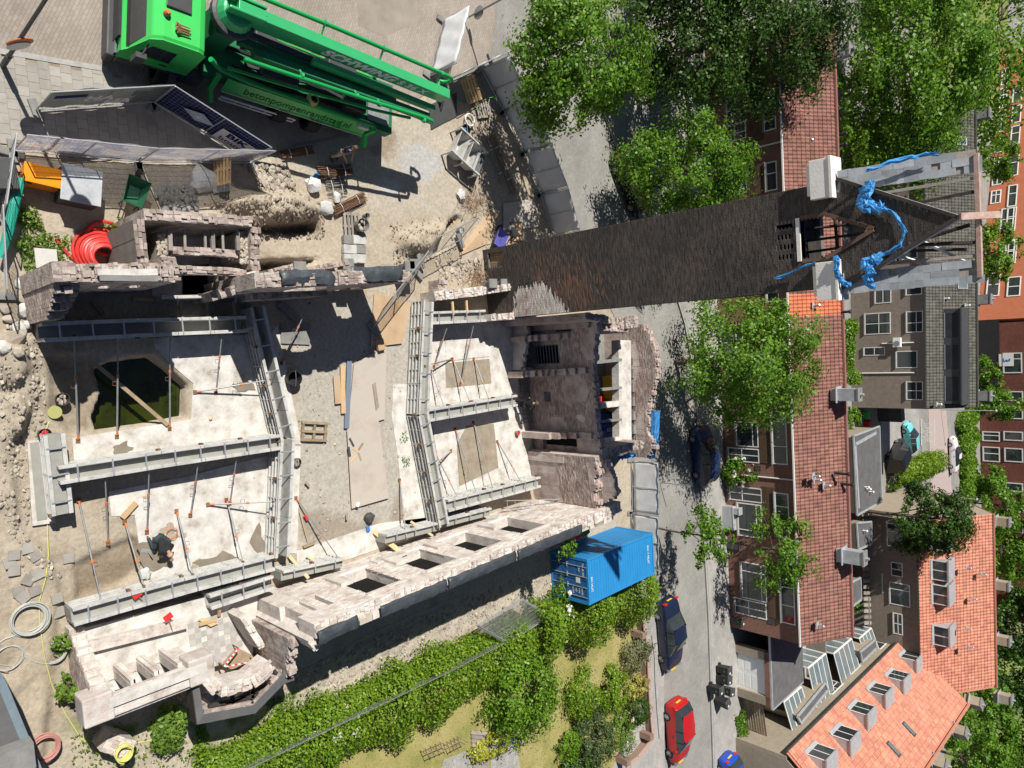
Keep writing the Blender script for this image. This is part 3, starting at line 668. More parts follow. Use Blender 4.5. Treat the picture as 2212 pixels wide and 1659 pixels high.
# left gable end with toothed brickwork
g0, g1 = W2(108, 566, 3.8), W2(106, 690, 2.6); ev = Vector((g1.x-g0.x, g1.y-g0.y, 0)); Lg = ev.length; ev.normalize()
prof = [(0, 3.9), (.45, 3.8), (.8, 3.0), (1, 2.1)]
wall(ruin, g0, g1, .42, prof, m_mortar, seed=6, rag=.04, side=1, step=.2)
bricks(ruin, g0.to_3d(), ev, UZ, Lg, 3.9, m_brickburnt, parts=300, near=(.8, 2.9), seed=8, keep=lambda u, z: z < np.interp(u/Lg, [q[0] for q in prof], [q[1] for q in prof])-.06, jit=.006)
rd = random.Random(3); n0 = Vector((-ev.y, ev.x, 0))
mb = MB()
for k in range(26):
    z = 1.75+k*.075; u = Lg*(.45+.5*max(0, (3.7-z)/2.2)); mb.para(g0.to_3d()+ev*(u-.25+rd.uniform(-.05, .05))+n0*(.42)+UZ*z, ev*.3, n0*(.1 if k % 2 else .22), UZ*.062)
part('toothed_bricks', mb, m_brickburnt, ruin, world=True)
mb = MB(); mb.para(G(82, 560, 2.1)-V(.3, .1, 0), V(.55, .05, .0), V(0, .5, .15), V(0, 0, .06)); part('cap_slab', mb, m_tilefloor, ruin, world=True)
# hollow bay in the middle
bz = 2.8; bc = [W2(311, 476, bz), W2(548, 488, bz), W2(553, 578, bz), W2(322, 568, bz)]
wall(ruin, bc[0], bc[1], .34, [(0, 2.85), (.5, 2.8), (1, 2.6)], m_burntcore, seed=11, rag=.04, side=1)
wall(ruin, bc[1], bc[2], .32, [(0, 2.6), (1, 2.4)], m_burntcore, seed=12, rag=.04, side=1)
wall(ruin, bc[2], bc[3], .26, [(0, 2.0), (.2, 2.55), (.8, 2.55), (1, 2.3)], m_burntcore, [(.5, 2.3, 0, 1.9, .4)], seed=13, rag=.03, side=1)
wall(ruin, bc[3], bc[0], .32, [(0, 2.75), (1, 2.85)], m_mortar, seed=14, rag=.03, side=1)
ef = (bc[3]-bc[0]).to_3d(); Lb = ef.length; ef.normalize()
bricks(ruin, bc[0].to_3d(), ef, UZ, Lb, 2.75, m_brickburnt, parts=150, near=(1, 2.6), seed=15, jit=.006)
wall(ruin, W2(372, 540, 2.3), W2(516, 548, 2.3), .26, [(0, 2.2), (.5, 2.4), (1, 2.2)], m_burntcore, [(.15, 2.1, 0, 1.9, .25)], seed=16, rag=.02)
for x in (366, 398, 442, 458, 480, 512):
    mb = MB(); t = .12 if x in (366, 458, 512) else .07; mb.bar(G(x, 497, 2.35), G(x+2, 541, 2.35), t, t); part('timber_joist', mb, m_woodgrey, ruin, world=True)
rb = MB(); rd = random.Random(9)
for k in range(160):
    x, y = (rd.uniform(340, 364), rd.uniform(505, 562)) if k % 2 else (rd.uniform(520, 540), rd.uniform(510, 570))
    p = G(x, y, 2.25); s = rd.uniform(.03, .09); rb.blob(p, (s, s*.8, s*.5), 0, .3, k)
part('rubble', rb, m_rubble, ruin, world=True, kind='stuff')
for a, b in ((340, 364), (520, 542)):
    mb = MB(); mb.prism([W2(a, 500, 2.2), W2(b, 500, 2.2), W2(b, 566, 2.2), W2(a, 560, 2.2)], 0, 2.18); part('masonry_fill', mb, m_rubble, ruin, world=True)
mb = MB(); mb.prism([W2(330, 480, .1), W2(540, 480, .1), W2(560, 640, .1), W2(330, 640, .1)], -.02, .06); part('floor_slab', mb, m_conc, ruin, world=True)
# doorway pier and the upper wall's right half, covered with black sheeting
wall(ruin, W2(352, 580, 2.9), W2(392, 578, 2.9), .75, [(0, 2.9), (1, 2.5)], m_burntcore, seed=17, rag=.08)
p2, p3 = W2(548, 606, 3.9), W2(760, 600, 3.9); p4 = W2(890, 594, 3.6)
wall(ruin, p2, p3, .48, [(0, 4.0), (.3, 3.85), (.5, 3.9), (.75, 3.75), (1, 3.95)], m_burntcore, [(1.9, 3.3, 1.9, 3.0, .4)], seed=18, rag=.07)
wall(ruin, p3, p4, .46, [(0, 3.95), (.3, 3.6), (1, 3.2)], m_burntcore, [(1.2, 2.0, .6, 1.6, .4)], seed=19, rag=.05)
wall(ruin, W2(462, 640, 1.9), W2(548, 612, 2.4), .3, [(0, 1.4), (.4, 2.6), (1, 3.8)], m_burntcore, seed=20, rag=.1)
wall(ruin, W2(548, 640, 1.9), W2(720, 628, 1.9), .25, [(0, 1.9), (.5, 1.5), (1, 1.3)], m_burntcore, seed=21, rag=.12)
def sheeting(x0, y0, x1, y1, z, wd, seed, parent=ruin, hang=.25):
    """black plastic folded over a wall top"""
    a, b = G(x0, y0, z), G(x1, y1, z); d = b-a; Ln = d.length; e = d/Ln; nn = Vector((-e.y, e.x, 0)); rd = random.Random(seed)
    N = max(6, int(Ln/.18)); prof = [(-wd/2-.03, -hang), (-wd/2-.03, -.02), (-wd/4, .05), (0, .07), (wd/4, .05), (wd/2+.03, -.02), (wd/2+.03, -hang)]
    vs = []; 
    for i in range(N+1):
        wv = rd.uniform(-.03, .03)
        for u, h in prof: vs.append(a+e*(Ln*i/N+rd.uniform(-.03, .03))+nn*(u+wv+rd.uniform(-.015, .015))+UZ*(h+rd.uniform(-.02, .04)*(1 if abs(u) < wd/2 else 2)))
    k = len(prof); mb = MB(); mb.add(vs, [(i*k+j, i*k+j+1, (i+1)*k+j+1, (i+1)*k+j) for i in range(N) for j in range(k-1)])
    o = link('black_sheeting', mb.mesh('black_sheeting', m_tarp, a)); o.location = a; md = o.modifiers.new('thick', 'SOLIDIFY'); md.thickness = .008; smooth(o, 30); return o
tag(sheeting(605, 599, 720, 599, 3.95, .42, 3), 'flat black plastic sheeting over the upper wall, nearer the red hose coil', 'sheeting')
tag(sheeting(757, 592, 868, 590, 3.75, .46, 4), 'crumpled black plastic sheeting over the upper wall beside the mesh fence', 'sheeting')
# outer buttress walls with slab caps at the trench
for i, (a, b, zt) in enumerate((((585, 588), (650, 572), 1.0), ((650, 586), (745, 568), .9))):
    wall(ruin, W2(*a, zt), W2(*b, zt), .22, [(0, zt-.15), (1, zt+.15)], m_burntcore, seed=30+i, rag=.03, z0=-1.2)
for x, y, z in ((648, 577, 1.15), (752, 570, 1.0), (752, 595, 1.2), (885, 575, 1.2), (895, 570, 1.2), (1065, 612, 1.5), (1090, 612, 1.5)):
    p = G(x, y, z); mb = MB(); mb.box(p, (.42, .5, .07), .1); mb.box(p+V(.02, .02, -.3), (.3, .36, .5), .1); part('capped_pier', mb, m_concdark, ruin, world=True)
# low wall between the fence and the tower
wall(ruin, W2(938, 640, 1.0), W2(1045, 628, 1.1), .42, [(0, 1.0), (.4, 1.15), (1, 1.2)], m_palecore, seed=24, rag=.08)
wall(ruin, W2(1045, 628, 1.2), W2(1195, 607, 2.6), .34, [(0, 1.2), (.4, 1.7), (.8, 2.5), (1, 3.1)], m_palecore, seed=25, rag=.12)
wall(ruin, W2(955, 605, .7), W2(960, 640, .8), .5, [(0, .7), (1, .9)], m_burntcore, seed=26, rag=.05)
# room below the tower: pale wall with dark opening
wall(ruin, W2(1056, 686, 1.2), W2(1130, 682, 1.8), .3, [(0, 1.3), (1, 1.9)], m_palecore, seed=27, rag=.1)
# ---- long street-side wall with four windows
a = Vector((8.1, 14.37)); b = Vector((6.79, 25.4)); e = (b-a).normalized()
fa = a-e*1.55; fb = a+e*14.75; FW = thing('street_wall', 'long pale scorched brick wall with four dark window openings', 'wall', (fa.x, fa.y, 0))
Lf = (fb-fa).length; fn = Vector((-e.y, e.x))       # to the inside
def s_of(x, y, z):
    p = G(x, y, z); return (Vector((p.x, p.y))-fa).dot(e)
WIN = []; _o = fa+fn*.5
def wpl(x, y):
    v = (x-CX)/FPX; u = (y-CY)/FPX; d = Vector((u, CP+v*SP, -SP+v*CP)); t_ = _o.dot(fn)/d.to_2d().dot(fn); q = d*t_; return (q.to_2d()-_o).dot(e), CAM_H+q.z
for (x0, y0, x1, y1) in ((775, 1265, 850, 1255), (895, 1218, 970, 1208), (1000, 1180, 1075, 1170), (1095, 1145, 1170, 1133)):
    s0 = wpl((x0+x1)/2, (y0+y1)/2)[0]; WIN.append((s0-.8, s0+.8, 1.2, 3.7))
SLOT = [(s_of(x, y, 2.6), s_of(x, y, 2.6)+.2, 2.1, 3.4) for x, y in ((617, 1310), (648, 1298), (684, 1290))]
holes = WIN+SLOT
fprof = [(0, 4.5), (.13, 4.45), (.3, 4.5), (.55, 4.55), (.75, 4.4), (.9, 4.6), (1, 4.3)]
wall(FW, fa, fb, .5, fprof, m_palecore, holes, seed=40, rag=.06, side=1, step=.22)
inside0 = fa.to_3d()+fn.to_3d()*.5
bricks(FW, (fb.to_3d()+fn.to_3d()*.5), -e.to_3d(), UZ, Lf, 4.45, m_brickpale, parts=300, near=(Lf-3, 3.8), seed=41, jit=.008, skip=.05,
       keep=lambda u, z: not any(h[0]-.03 < Lf-u < h[1]+.03 and h[2]-.03 < z < h[3]+.03 for h in holes) and z < 4.3 and math.sin(u*1.7+z*2.1)+math.sin(u*.9-z*3.3+1) > -.55)
for h in WIN:          # pale plaster lintels, sloping sills and a black sheet standing in for the shade beyond each opening
    o = fa.to_3d()+e.to_3d()*h[0]
    mb = MB(); mb.para(o+fn.to_3d()*.54+UZ*(h[3]+.02)-e.to_3d()*.1, e.to_3d()*(h[1]-h[0]+.2), -fn.to_3d()*.1, UZ*.16); part('lintel', mb, m_palecore, FW, world=True)
    mb = MB(); mb.para(o+fn.to_3d()*.56+UZ*(h[2]-.12)-e.to_3d()*.15, e.to_3d()*(h[1]-h[0]+.3), -fn.to_3d()*.5, UZ*.11); part('sill', mb, m_stonew, FW, world=True)
    mb = MB(); mb.para(o+fn.to_3d()*.06+UZ*h[2], e.to_3d()*(h[1]-h[0]), fn.to_3d()*.02, UZ*(h[3]-h[2])); part('opening_shade_sheet', mb, mat('opening_shade_black', [(.012, .012, .012), (.02, .02, .02)], 3, .95, spec=.05), FW, world=True)
for s, wd_, h_ in ((1.6, .5, .35), (4.2, .6, .25), (6.4, .5, .2), (9.6, .45, .3)):
    mb = MB(); mb.para(fa.to_3d()+e.to_3d()*s+fn.to_3d()*.62+UZ*1.1, e.to_3d()*wd_, -fn.to_3d()*.14, UZ*(.8+h_)); part('plaster_pier', mb, m_palecore, FW, world=True)
mb = MB(); mb.para(fa.to_3d()+e.to_3d()*3.9+fn.to_3d()*.56+UZ*.7, e.to_3d()*1.5, -fn.to_3d()*.1, UZ*.6); part('plaster_panel', mb, m_conc, FW, world=True)
# broken coping stones on the outer edge
rd = random.Random(6); k = 0; s = .2
while s < Lf-.6:
    wd_ = rd.uniform(.35, .75)
    if rd.random() < .75:
        mb = MB(); q = fa.to_3d()+e.to_3d()*s-fn.to_3d()*.16+UZ*(np.interp(s/Lf, [t[0] for t in fprof], [t[1] for t in fprof])-.14)
        mb.para(q, e.to_3d()*wd_*.95, fn.to_3d()*.3, UZ*.16); part('coping_stone', mb, m_rubble if rd.random() < .4 else m_palecore, FW, world=True)
    s += wd_
for i, (x0, y0, x1, y1, lb) in enumerate(((678, 1347, 765, 1318, 'short black plastic strip at the near end of the long pale wall'), (815, 1310, 958, 1255, 'long black plastic strip on the middle of the pale street-side wall'), (962, 1252, 1108, 1195, 'black plastic strip on the pale wall above its middle windows'), (1112, 1193, 1250, 1140, 'black plastic strip at the container end of the pale wall'))):
    p, q = G(x0, y0, 4.5), G(x1, y1, 4.5); sa = (p.to_2d()-fa).dot(e); sb = (q.to_2d()-fa).dot(e)
    P0 = fa.to_3d()+e.to_3d()*sa+fn.to_3d()*.16+UZ*4.66; P1 = fa.to_3d()+e.to_3d()*sb+fn.to_3d()*.16+UZ*4.66
    d = P1-P0; Ln = d.length; ee = d/Ln; nn = Vector((-ee.y, ee.x, 0)); r_ = random.Random(60+i); N = int(Ln/.2); pr = [(-.42, -.42), (-.33, -.1), (-.28, .0), (-.1, .06), (.08, .05), (.14, -.02)]; vs = []
    for j in range(N+1):
        for u, h in pr: vs.append(P0+ee*(Ln*j/N)+nn*(u+r_.uniform(-.02, .02))+UZ*(h+r_.uniform(-.02, .03)*(1+2*(u < -.3))))
    mb = MB(); K = len(pr); mb.add(vs, [(j*K+t, j*K+t+1, (j+1)*K+t+1, (j+1)*K+t) for j in range(N) for t in range(K-1)])
    o = link('black_sheeting', mb.mesh('black_sheeting', m_tarp, P0)); o.location = P0; o.modifiers.new('thick', 'SOLIDIFY').thickness = .008; smooth(o, 30); tag(o, lb, 'sheeting')
# return wall at the near end of the street wall, with broken end
r0 = fa+fn*.2; r1 = G(672, 1395, 4.2).to_2d()
wall(FW, r0, r1, .5, [(0, 4.5), (.6, 4.4), (1, 4.2)], m_palecore, seed=44, rag=.07)
er = (r1-r0).normalized()
wall(FW, r1+Vector((-.1, -.15)), G(634, 1462, 2.7).to_2d(), .35, [(0, 3.4), (.4, 2.9), (1, 2.6)], m_burntcore, seed=49, rag=.12)
# ---- corner part: gable end, outer wall with three small windows, coping
CR = thing('corner_ruin', 'scorched corner part of the ruin with three small windows and stone coping', 'ruin', G(200, 1450))
c0, c1 = G(140, 1352).to_2d(), Vector((9.5, 6.08)); ec = (c1-c0).to_3d(); Lc = ec.length; ec.normalize()
cprof = [(0, .5), (.2, .8), (.45, 1.5), (.7, 2.2), (.85, 2.5), (1, 2.55)]
wall(CR, c0, c1, .4, cprof, m_palecore, seed=45, rag=.05, side=1, step=.16)
bricks(CR, c0.to_3d(), ec, UZ, Lc, 2.5, m_brickburnt, parts=200, near=(2, 2.6), seed=46, keep=lambda u, z: z < np.interp(u/Lc, [q[0] for q in cprof], [q[1] for q in cprof])-.05, jit=.005)
o1 = G(436, 1452, 2.5).to_2d(); w1v = (o1-c1).normalized(); Lo = (o1-c1).length
oc = c1-Vector((-w1v.y, w1v.x))*-.0
wn = Vector((-w1v.y, w1v.x)); CH = [(.62, 1.05, .55, 2.28), (1.3, 1.73, .55, 2.28), (2.0, 2.43, .55, 2.28)]
wall(CR, c1, o1, .32, [(0, 2.5), (1, 2.45)], m_palecore, CH, seed=47, rag=.02, side=1)
for h in CH:
    q = c1.to_3d()+w1v.to_3d()*h[0]
    for s_ in (-.15, h[1]-h[0]+.01):
        mb = MB(); mb.para(q+w1v.to_3d()*s_+wn.to_3d()*.44+UZ*.52, w1v.to_3d()*.14, -wn.to_3d()*.14, UZ*1.7); part('brick_jamb', mb, m_brickpale, CR, world=True)
mb = MB(); mb.para(c1.to_3d()-wn.to_3d()*.28+w1v.to_3d()*.35+UZ*2.47, w1v.to_3d()*(Lo-.4), wn.to_3d()*.58, UZ*.14); mb.para(c1.to_3d()-wn.to_3d()*.4+w1v.to_3d()*.35+UZ*2.35, w1v.to_3d()*(Lo-.4), wn.to_3d()*.3, UZ*.14); bevel(part('cornice', mb, m_palecore, CR, world=True), .04)
mb = MB(); mb.para(c1.to_3d()+wn.to_3d()*.05+w1v.to_3d()*.3+UZ*2.61, w1v.to_3d()*(Lo-.2), wn.to_3d()*.3, UZ*.1); part('mortar_bed', mb, m_conc, CR, world=True)
for u0 in (-.35, Lo-.45):
    mb = MB(); mb.para(c1.to_3d()+w1v.to_3d()*u0-wn.to_3d()*.3+UZ*1.85, w1v.to_3d()*.8, wn.to_3d()*.85, UZ*.85); bevel(part('corner_block', mb, m_brickpale, CR, world=True), .05)
# floor, dado ledge and tiles inside the corner room
mb = MB(); fl = [W2(160, 1362, .5), W2(560, 1262, .5), W2(545, 1420, .5), W2(210, 1500, .5)]; mb.prism(fl, 0, .5); part('floor_slab', mb, m_conc, CR, world=True)
mb = MB(); mb.bar(G(185, 1398, .62), G(400, 1345, .62), .35, .24); part('ledge', mb, m_palecore, CR, world=True)
rd = random.Random(8); tm = MB(); tm.box((0, 0, 0), (.2, .2, .02)); ta = tm.mesh('floor_tile', m_tilefloor); tb = tm.mesh('floor_tile', mat('worn_grey_tile', [(.33, .315, .29), (.42, .4, .37)], 3, .8))
o = G(412, 1352, .5)
for i in range(9):
    for j in range(9):
        if rd.random() < .12: continue
        q = link('floor_tile', ta if (i+j) % 2 else tb, CR); q.location = o+w1v.to_3d()*(i*.2)-wn.to_3d()*(j*.2)*1+UZ*.012-CR.location; q.rotation_euler = (0, 0, math.atan2(w1v.y, w1v.x))
# partition with brown wall tiles, stair hole with barrier tape
wall(CR, W2(522, 1330, 1.5), W2(566, 1398, 1.5), .25, [(0, 1.6), (1, 1.5)], m_palecore, seed=48, rag=.06)
mb = MB(); mb.prism([W2(480, 1432, .52), W2(510, 1398, .52), W2(556, 1420, .52), W2(500, 1447, .52)], .5, .53); part('stair_opening', mb, m_wood, CR, world=True)
for a_, b_ in (((484, 1440), (515, 1400)), ((486, 1440), (552, 1428))):
    P0, P1 = G(*a_, 1.0), G(*b_, 1.0)
    tp = thing('barrier_tape', 'red and white barrier tape across the stair hole, '+('shorter piece' if a_[0] == 484 else 'longer piece'), 'tape', P0)
    for k in range(10):
        mb = MB(); u, v_ = P0.lerp(P1, k/10), P0.lerp(P1, (k+1)/10); mb.bar(u, v_, .02, .075); part('red_stripe' if k % 2 else 'white_stripe', mb, m_red if k % 2 else m_white, tp, world=True)
    mb = MB(); mb.tube([P0-UZ*.5, P0], .02, 5); mb.tube([P1-UZ*.5, P1], .02, 5); part('stake', mb, m_rust, tp, world=True)
# bay window ruin: pale ring, charred beams, black gutter
BAYO = [(412, 1478), (424, 1566), (553, 1541), (614, 1478), (636, 1470), (632, 1405)]
BAYI = [(470, 1462), (478, 1500), (548, 1488), (590, 1440), (600, 1420)]
mb = MB()
po = [G(x, y, 2.4) for x, y in BAYO]; pi_ = [G(x, y, 2.45) for x, y in ((430, 1478), (440, 1545), (548, 1525), (602, 1468), (612, 1455), (614, 1410))]
for i in range(len(po)-1):
    q = MB(); q.slab([po[i], po[i+1], pi_[i+1], pi_[i]], .06); part('gutter', q, m_bitumen, CR, world=True)
    q = MB(); q.para(po[i]-UZ*.5, po[i+1]-po[i], (pi_[i]-po[i]).normalized()*.03, UZ*.5); part('fascia', q, m_wooddark, CR, world=True)
bi = [G(x, y, 2.3).to_2d() for x, y in ((440, 1545), (548, 1525), (602, 1468), (612, 1455))]
for i in range(3): wall(CR, bi[i], bi[i+1], .3, [(0, 2.3), (1, 2.25)], m_burntcore, [((bi[i+1]-bi[i]).length*.25, (bi[i+1]-bi[i]).length*.75, .8, 2.0)], seed=70+i, rag=.03)
bj = [G(x, y, 2.9).to_2d() for x, y in ((478, 1492), (545, 1476), (588, 1438))]
for i in range(2): wall(CR, bj[i], bj[i+1], .4, [(0, 2.95), (1, 2.9)], m_palecore, seed=75+i, rag=.05, z0=2.0)
for k, (a_, b_) in enumerate((((445, 1545), (600, 1465)), ((450, 1525), (560, 1500)), ((540, 1480), (550, 1535)), ((500, 1490), (505, 1540)), ((585, 1440), (608, 1468)))):
    mb = MB(); mb.bar(G(*a_, 2.2), G(*b_, 2.2), .1, .14); part('charred_beam', mb, m_wooddark, CR, world=True)
wall(CR, o1, G(470, 1492, 2.9).to_2d(), .4, [(0, 2.45), (1, 2.9)], m_palecore, seed=79, rag=.08)
# ------------------------------------------------------------------ cross building towards the street
XB = thing('cross_building', 'burnt two-storey brick cross building beside the tower, roof gone', 'ruin', G(1150, 880))
x0, x1 = G(1128, 695).to_2d(), G(1163, 1062).to_2d(); pl = onplane(x0, x1); Lx = (x1-x0).length; ex = (x1-x0).normalized(); nx_ = Vector((ex.y, -ex.x))
XH = []
for r in ((1150, 745, 1208, 786), (1176, 846, 1190, 868), (1172, 934, 1246, 974), (1216, 1002, 1252, 1020), (1219, 1030, 1254, 1048), (1222, 1056, 1256, 1076)):
    a0, a1, b0, b1 = rect_on(pl, *r); XH.append((max(.1, a0), a1, max(.1, b0), b1))
a0, a1, b0, b1 = rect_on(pl, 1200, 693, 1234, 716); XH.append((max(.05, a0), a1, b0, b1))
xprof = [(0, 5.0), (.15, 4.6), (.3, 4.35), (.6, 4.3), (.72, 4.4), (.85, 4.9), (.95, 5.1), (1, 4.5)]
wall(XB, x0, x1, .35, xprof, m_plaster, XH, seed=81, rag=.06, side=1)
bricks(XB, x0.to_3d(), ex.to_3d(), UZ, Lx, 4.3, m_brickmid, parts=300, near=(3.5, 3.6), seed=82, jit=.006, skip=.04,
       keep=lambda u, z: not any(h[0]-.03 < u < h[1]+.03 and h[2]-.03 < z < h[3]+.03 for h in XH) and math.sin(u*1.3+z*1.9+.5)+math.sin(u*2.3-z*1.1) > -.6 and not (u > 5.6 and 1.3 < z < 3.9))
for h in XH[:1]+XH[2:]:
    mb = MB(); mb.para(x0.to_3d()+ex.to_3d()*h[0]-nx_.to_3d()*.33+UZ*h[2], ex.to_3d()*(h[1]-h[0]), -nx_.to_3d()*.02, UZ*(h[3]-h[2])); part('interior_shade_sheet', mb, MATS['opening_shade_black'], XB, world=True)  # black sheets stand in for the shade inside the openings
h = XH[0]
for k in range(9):
    mb = MB(); z = h[2]+.1+k*(h[3]-h[2]-.2)/8; mb.tube([x0.to_3d()+ex.to_3d()*(h[0]+.02)-nx_.to_3d()*.08+UZ*z, x0.to_3d()+ex.to_3d()*(h[1]-.02)-nx_.to_3d()*.08+UZ*z], .02, 5); part('grille_bar', mb, m_galvd, XB, world=True)
# white tiled panel
tp = MB(); tp.para((0, 0, 0), ex.to_3d()*.145, UZ*.145, nx_.to_3d()*.012); tpm = tp.mesh('wall_tile', m_wtile)
u0, u1, z0, z1 = rect_on(pl, 1176, 972, 1256, 1090); cnt = 0
for i in range(int((Lx-u0-.2)/.15)):
    for j in range(int((z1-z0)/.15)):
        uu, zz_ = u0+i*.15, z0+j*.15
        if any(h[0]-.14 < uu < h[1]+.02 and h[2]-.14 < zz_ < h[3]+.02 for h in XH) or cnt > 290: continue
        q = link('wall_tile', tpm, XB); q.location = x0.to_3d()+ex.to_3d()*uu+nx_.to_3d()*.004+UZ*zz_-XB.location; cnt += 1
# sprayed orange marks
rd = random.Random(2)
for gx_, gy_ in ((1138, 1003), (1148, 1000), (1156, 1012), (1162, 1040), (1116, 725), (1116, 745), (1117, 700)):
    u, z = pl(gx_, gy_); mb = MB(); z = max(.2, z); u = min(max(u, .1), Lx-.1)
    for k in range(3):
        a = rd.uniform(0, 3); pA = x0.to_3d()+ex.to_3d()*u+nx_.to_3d()*.03+UZ*z; dv = (ex.to_3d()*math.cos(a)+UZ*math.sin(a))*.16; mb.bar(pA-dv, pA+dv, .05, .004, up=nx_.to_3d())
    part('spray_mark', mb, m_orange, XB, world=True)
# side wall to the tower, rear rooms, front gable and ledge
wall(XB, Vector((-3.05, 24.9)), G(1262, 690, 3.5).to_2d()+Vector((0, 3.2)), .3, [(0, 5.4), (.4, 4.8), (.7, 4.0), (1, 3.6)], m_plaster, [(2.0, 2.9, .8, 2.4)], seed=83, rag=.12)
g0 = G(1395, 700, 4.0); g1 = G(1408, 990, 4.0); ga, gb = Vector((g0.x, g0.y)), Vector((g1.x, g1.y)); plg = onplane(ga, gb)
def ug(x, y): return plg(x, y)
Lg2 = (gb-ga).length; pts = [(max(0, min(1, ug(x, y)[0]/Lg2)), ug(x, y)[1]) for x, y in ((1385, 700), (1402, 720), (1418, 775), (1414, 830), (1400, 870), (1398, 930), (1412, 965), (1395, 988))]
pts.sort()
wall(XB, ga, gb, .4, pts, m_plaster, [(Lg2*.62, Lg2*.66, 2.9, 3.2)], seed=84, rag=.1, side=1)
eg = (gb-ga).normalized(); ng = Vector((eg.y, -eg.x))
bricks(XB, ga.to_3d()+UZ*2.5, eg.to_3d(), UZ, Lg2, 2.3, m_brickmid, seed=85, jit=.008, skip=.06, keep=lambda u, z: z+2.5 < np.interp(u/Lg2, [q[0] for q in pts], [q[1] for q in pts])-.08 and (z > 1.2 or math.sin(u*2)+math.sin(z*5+u) > 0))
for gx_, gy_, l_, h0_, h1_ in ((1150, 800, 1.5, .9, 4.2), (1158, 930, .9, 1.6, 4.2), (1160, 980, .6, 2.2, 4.9), (1150, 728, 1.1, .8, 3.4)):
    u_ = max(.2, (G(gx_, gy_).to_2d()-x0).dot(ex)); q_ = x0+ex*u_; wall(XB, q_+nx_*l_, q_, .3, [(0, h0_), (.6, (h0_+h1_)/2), (1, h1_)], m_plaster, seed=int(gy_), rag=.15)
for gx_, gy_ in ((1275, 940), (1255, 900)):
    u_, z_ = pl(gx_, gy_); mb = MB(); mb.blob(x0.to_3d()+ex.to_3d()*u_+nx_.to_3d()*.0+UZ*min(z_, 4.2), (.25, .03, .3), 1, .3, int(gy_)); part('plaster_remnant', mb, m_conc, XB, world=True)
# grey plaster ledge between the gable and the room
la, lb = G(1350, 735, 3.0), G(1352, 955, 3.0); mb = MB(); dl = (lb-la); nl = Vector((-dl.y, dl.x, 0)).normalized()
mb.para(la-UZ*.5+nl*-.55, dl, nl*1.1, UZ*.5); bevel(part('stone_ledge', mb, m_conc, XB, world=True), .03)
for k in range(7):
    mb = MB(); p = la.lerp(lb, (k+.35)/7.2)+nl*.75; mb.box(p+UZ*.02, (.5, .3, .14), math.atan2(dl.y, dl.x)); part('broken_stone', mb, m_concdark, XB, world=True)
mb = MB(); mb.prism([G(1282, 700, 1.2).to_2d(), G(1345, 700, 1.2).to_2d(), G(1345, 985, 1.2).to_2d(), G(1290, 1060, 1.2).to_2d()], .9, 1.2); part('upper_floor', mb, m_concdark, XB, world=True)
for y_, w_ in ((783, .16), (843, .14), (877, .3), (912, .12), (955, .3)):
    mb = MB(); mb.bar(G(1284, y_, 2.9), G(1340, y_-6, 2.9), w_, .22); part('concrete_beam', mb, m_conc if w_ > .2 else m_concdark, XB, world=True)
wall(XB, G(1262, 700, 4.2).to_2d(), G(1350, 712, 4.0).to_2d(), .35, [(0, 4.4), (.5, 4.0), (1, 4.1)], m_plaster, seed=86, rag=.1)
wall(XB, G(1335, 700, 4.3).to_2d(), G(1372, 694, 4.3).to_2d(), .6, [(0, 4.0), (.5, 4.3), (1, 4.4)], m_burntcore, seed=87, rag=.05)
wall(XB, G(1300, 978, 4.3).to_2d(), G(1385, 960, 4.2).to_2d(), .4, [(0, 4.6), (1, 4.2)], m_burntcore, seed=88, rag=.12)
e0, e1 = G(1296, 985, 4.6).to_2d(), G(1305, 1095, 4.4).to_2d()
wall(XB, e0, e1, .5, [(0, 4.6), (.5, 4.3), (.8, 4.0), (1, 4.3)], m_plaster, seed=89, rag=.15)
bricks(XB, e0.to_3d()+((Vector(((e1-e0).y, -(e1-e0).x)).normalized())*.25).to_3d()+UZ*2, (e1-e0).to_3d(), UZ, (e1-e0).length, 2.0, m_brickmid, seed=90, jit=.008, skip=.1)
# lower plastered room at the foot of the tower
wall(XB, G(1112, 695).to_2d(), G(1108, 800).to_2d(), .22, [(0, .9), (.3, 1.0), (1, .7)], m_palecore, seed=91, rag=.05)
mb = MB(); mb.prism([G(1110, 712).to_2d(), G(1158, 712).to_2d(), G(1160, 790).to_2d(), G(1112, 790).to_2d()], .02, .08); part('floor_slab', mb, m_concdark, XB, world=True)
wall(XB, G(1108, 800).to_2d(), G(1150, 800).to_2d(), .2, [(0, .8), (1, 1.2)], m_burntcore, seed=92, rag=.05)
for (gx_, gy_) in ((1140, 832), (1140, 890)):
    t = thing('steel_grating', 'rusty steel bar grating on the cellar shaft, '+('nearer the tower' if gy_ == 832 else 'farther from the tower'), 'grating', G(gx_, gy_, .1))
    for k in range(6):
        mb = MB(); mb.bar(V(-.55+k*.22, -.45, 0), V(-.55+k*.22, .45, 0), .05, .06); part('bar', mb, m_galvd, t)
    mb = MB()
    for s in (-1, 1): mb.bar(V(-.6, s*.45, 0), V(.6, s*.45, 0), .06, .08)
    part('frame', mb, m_galvd, t)
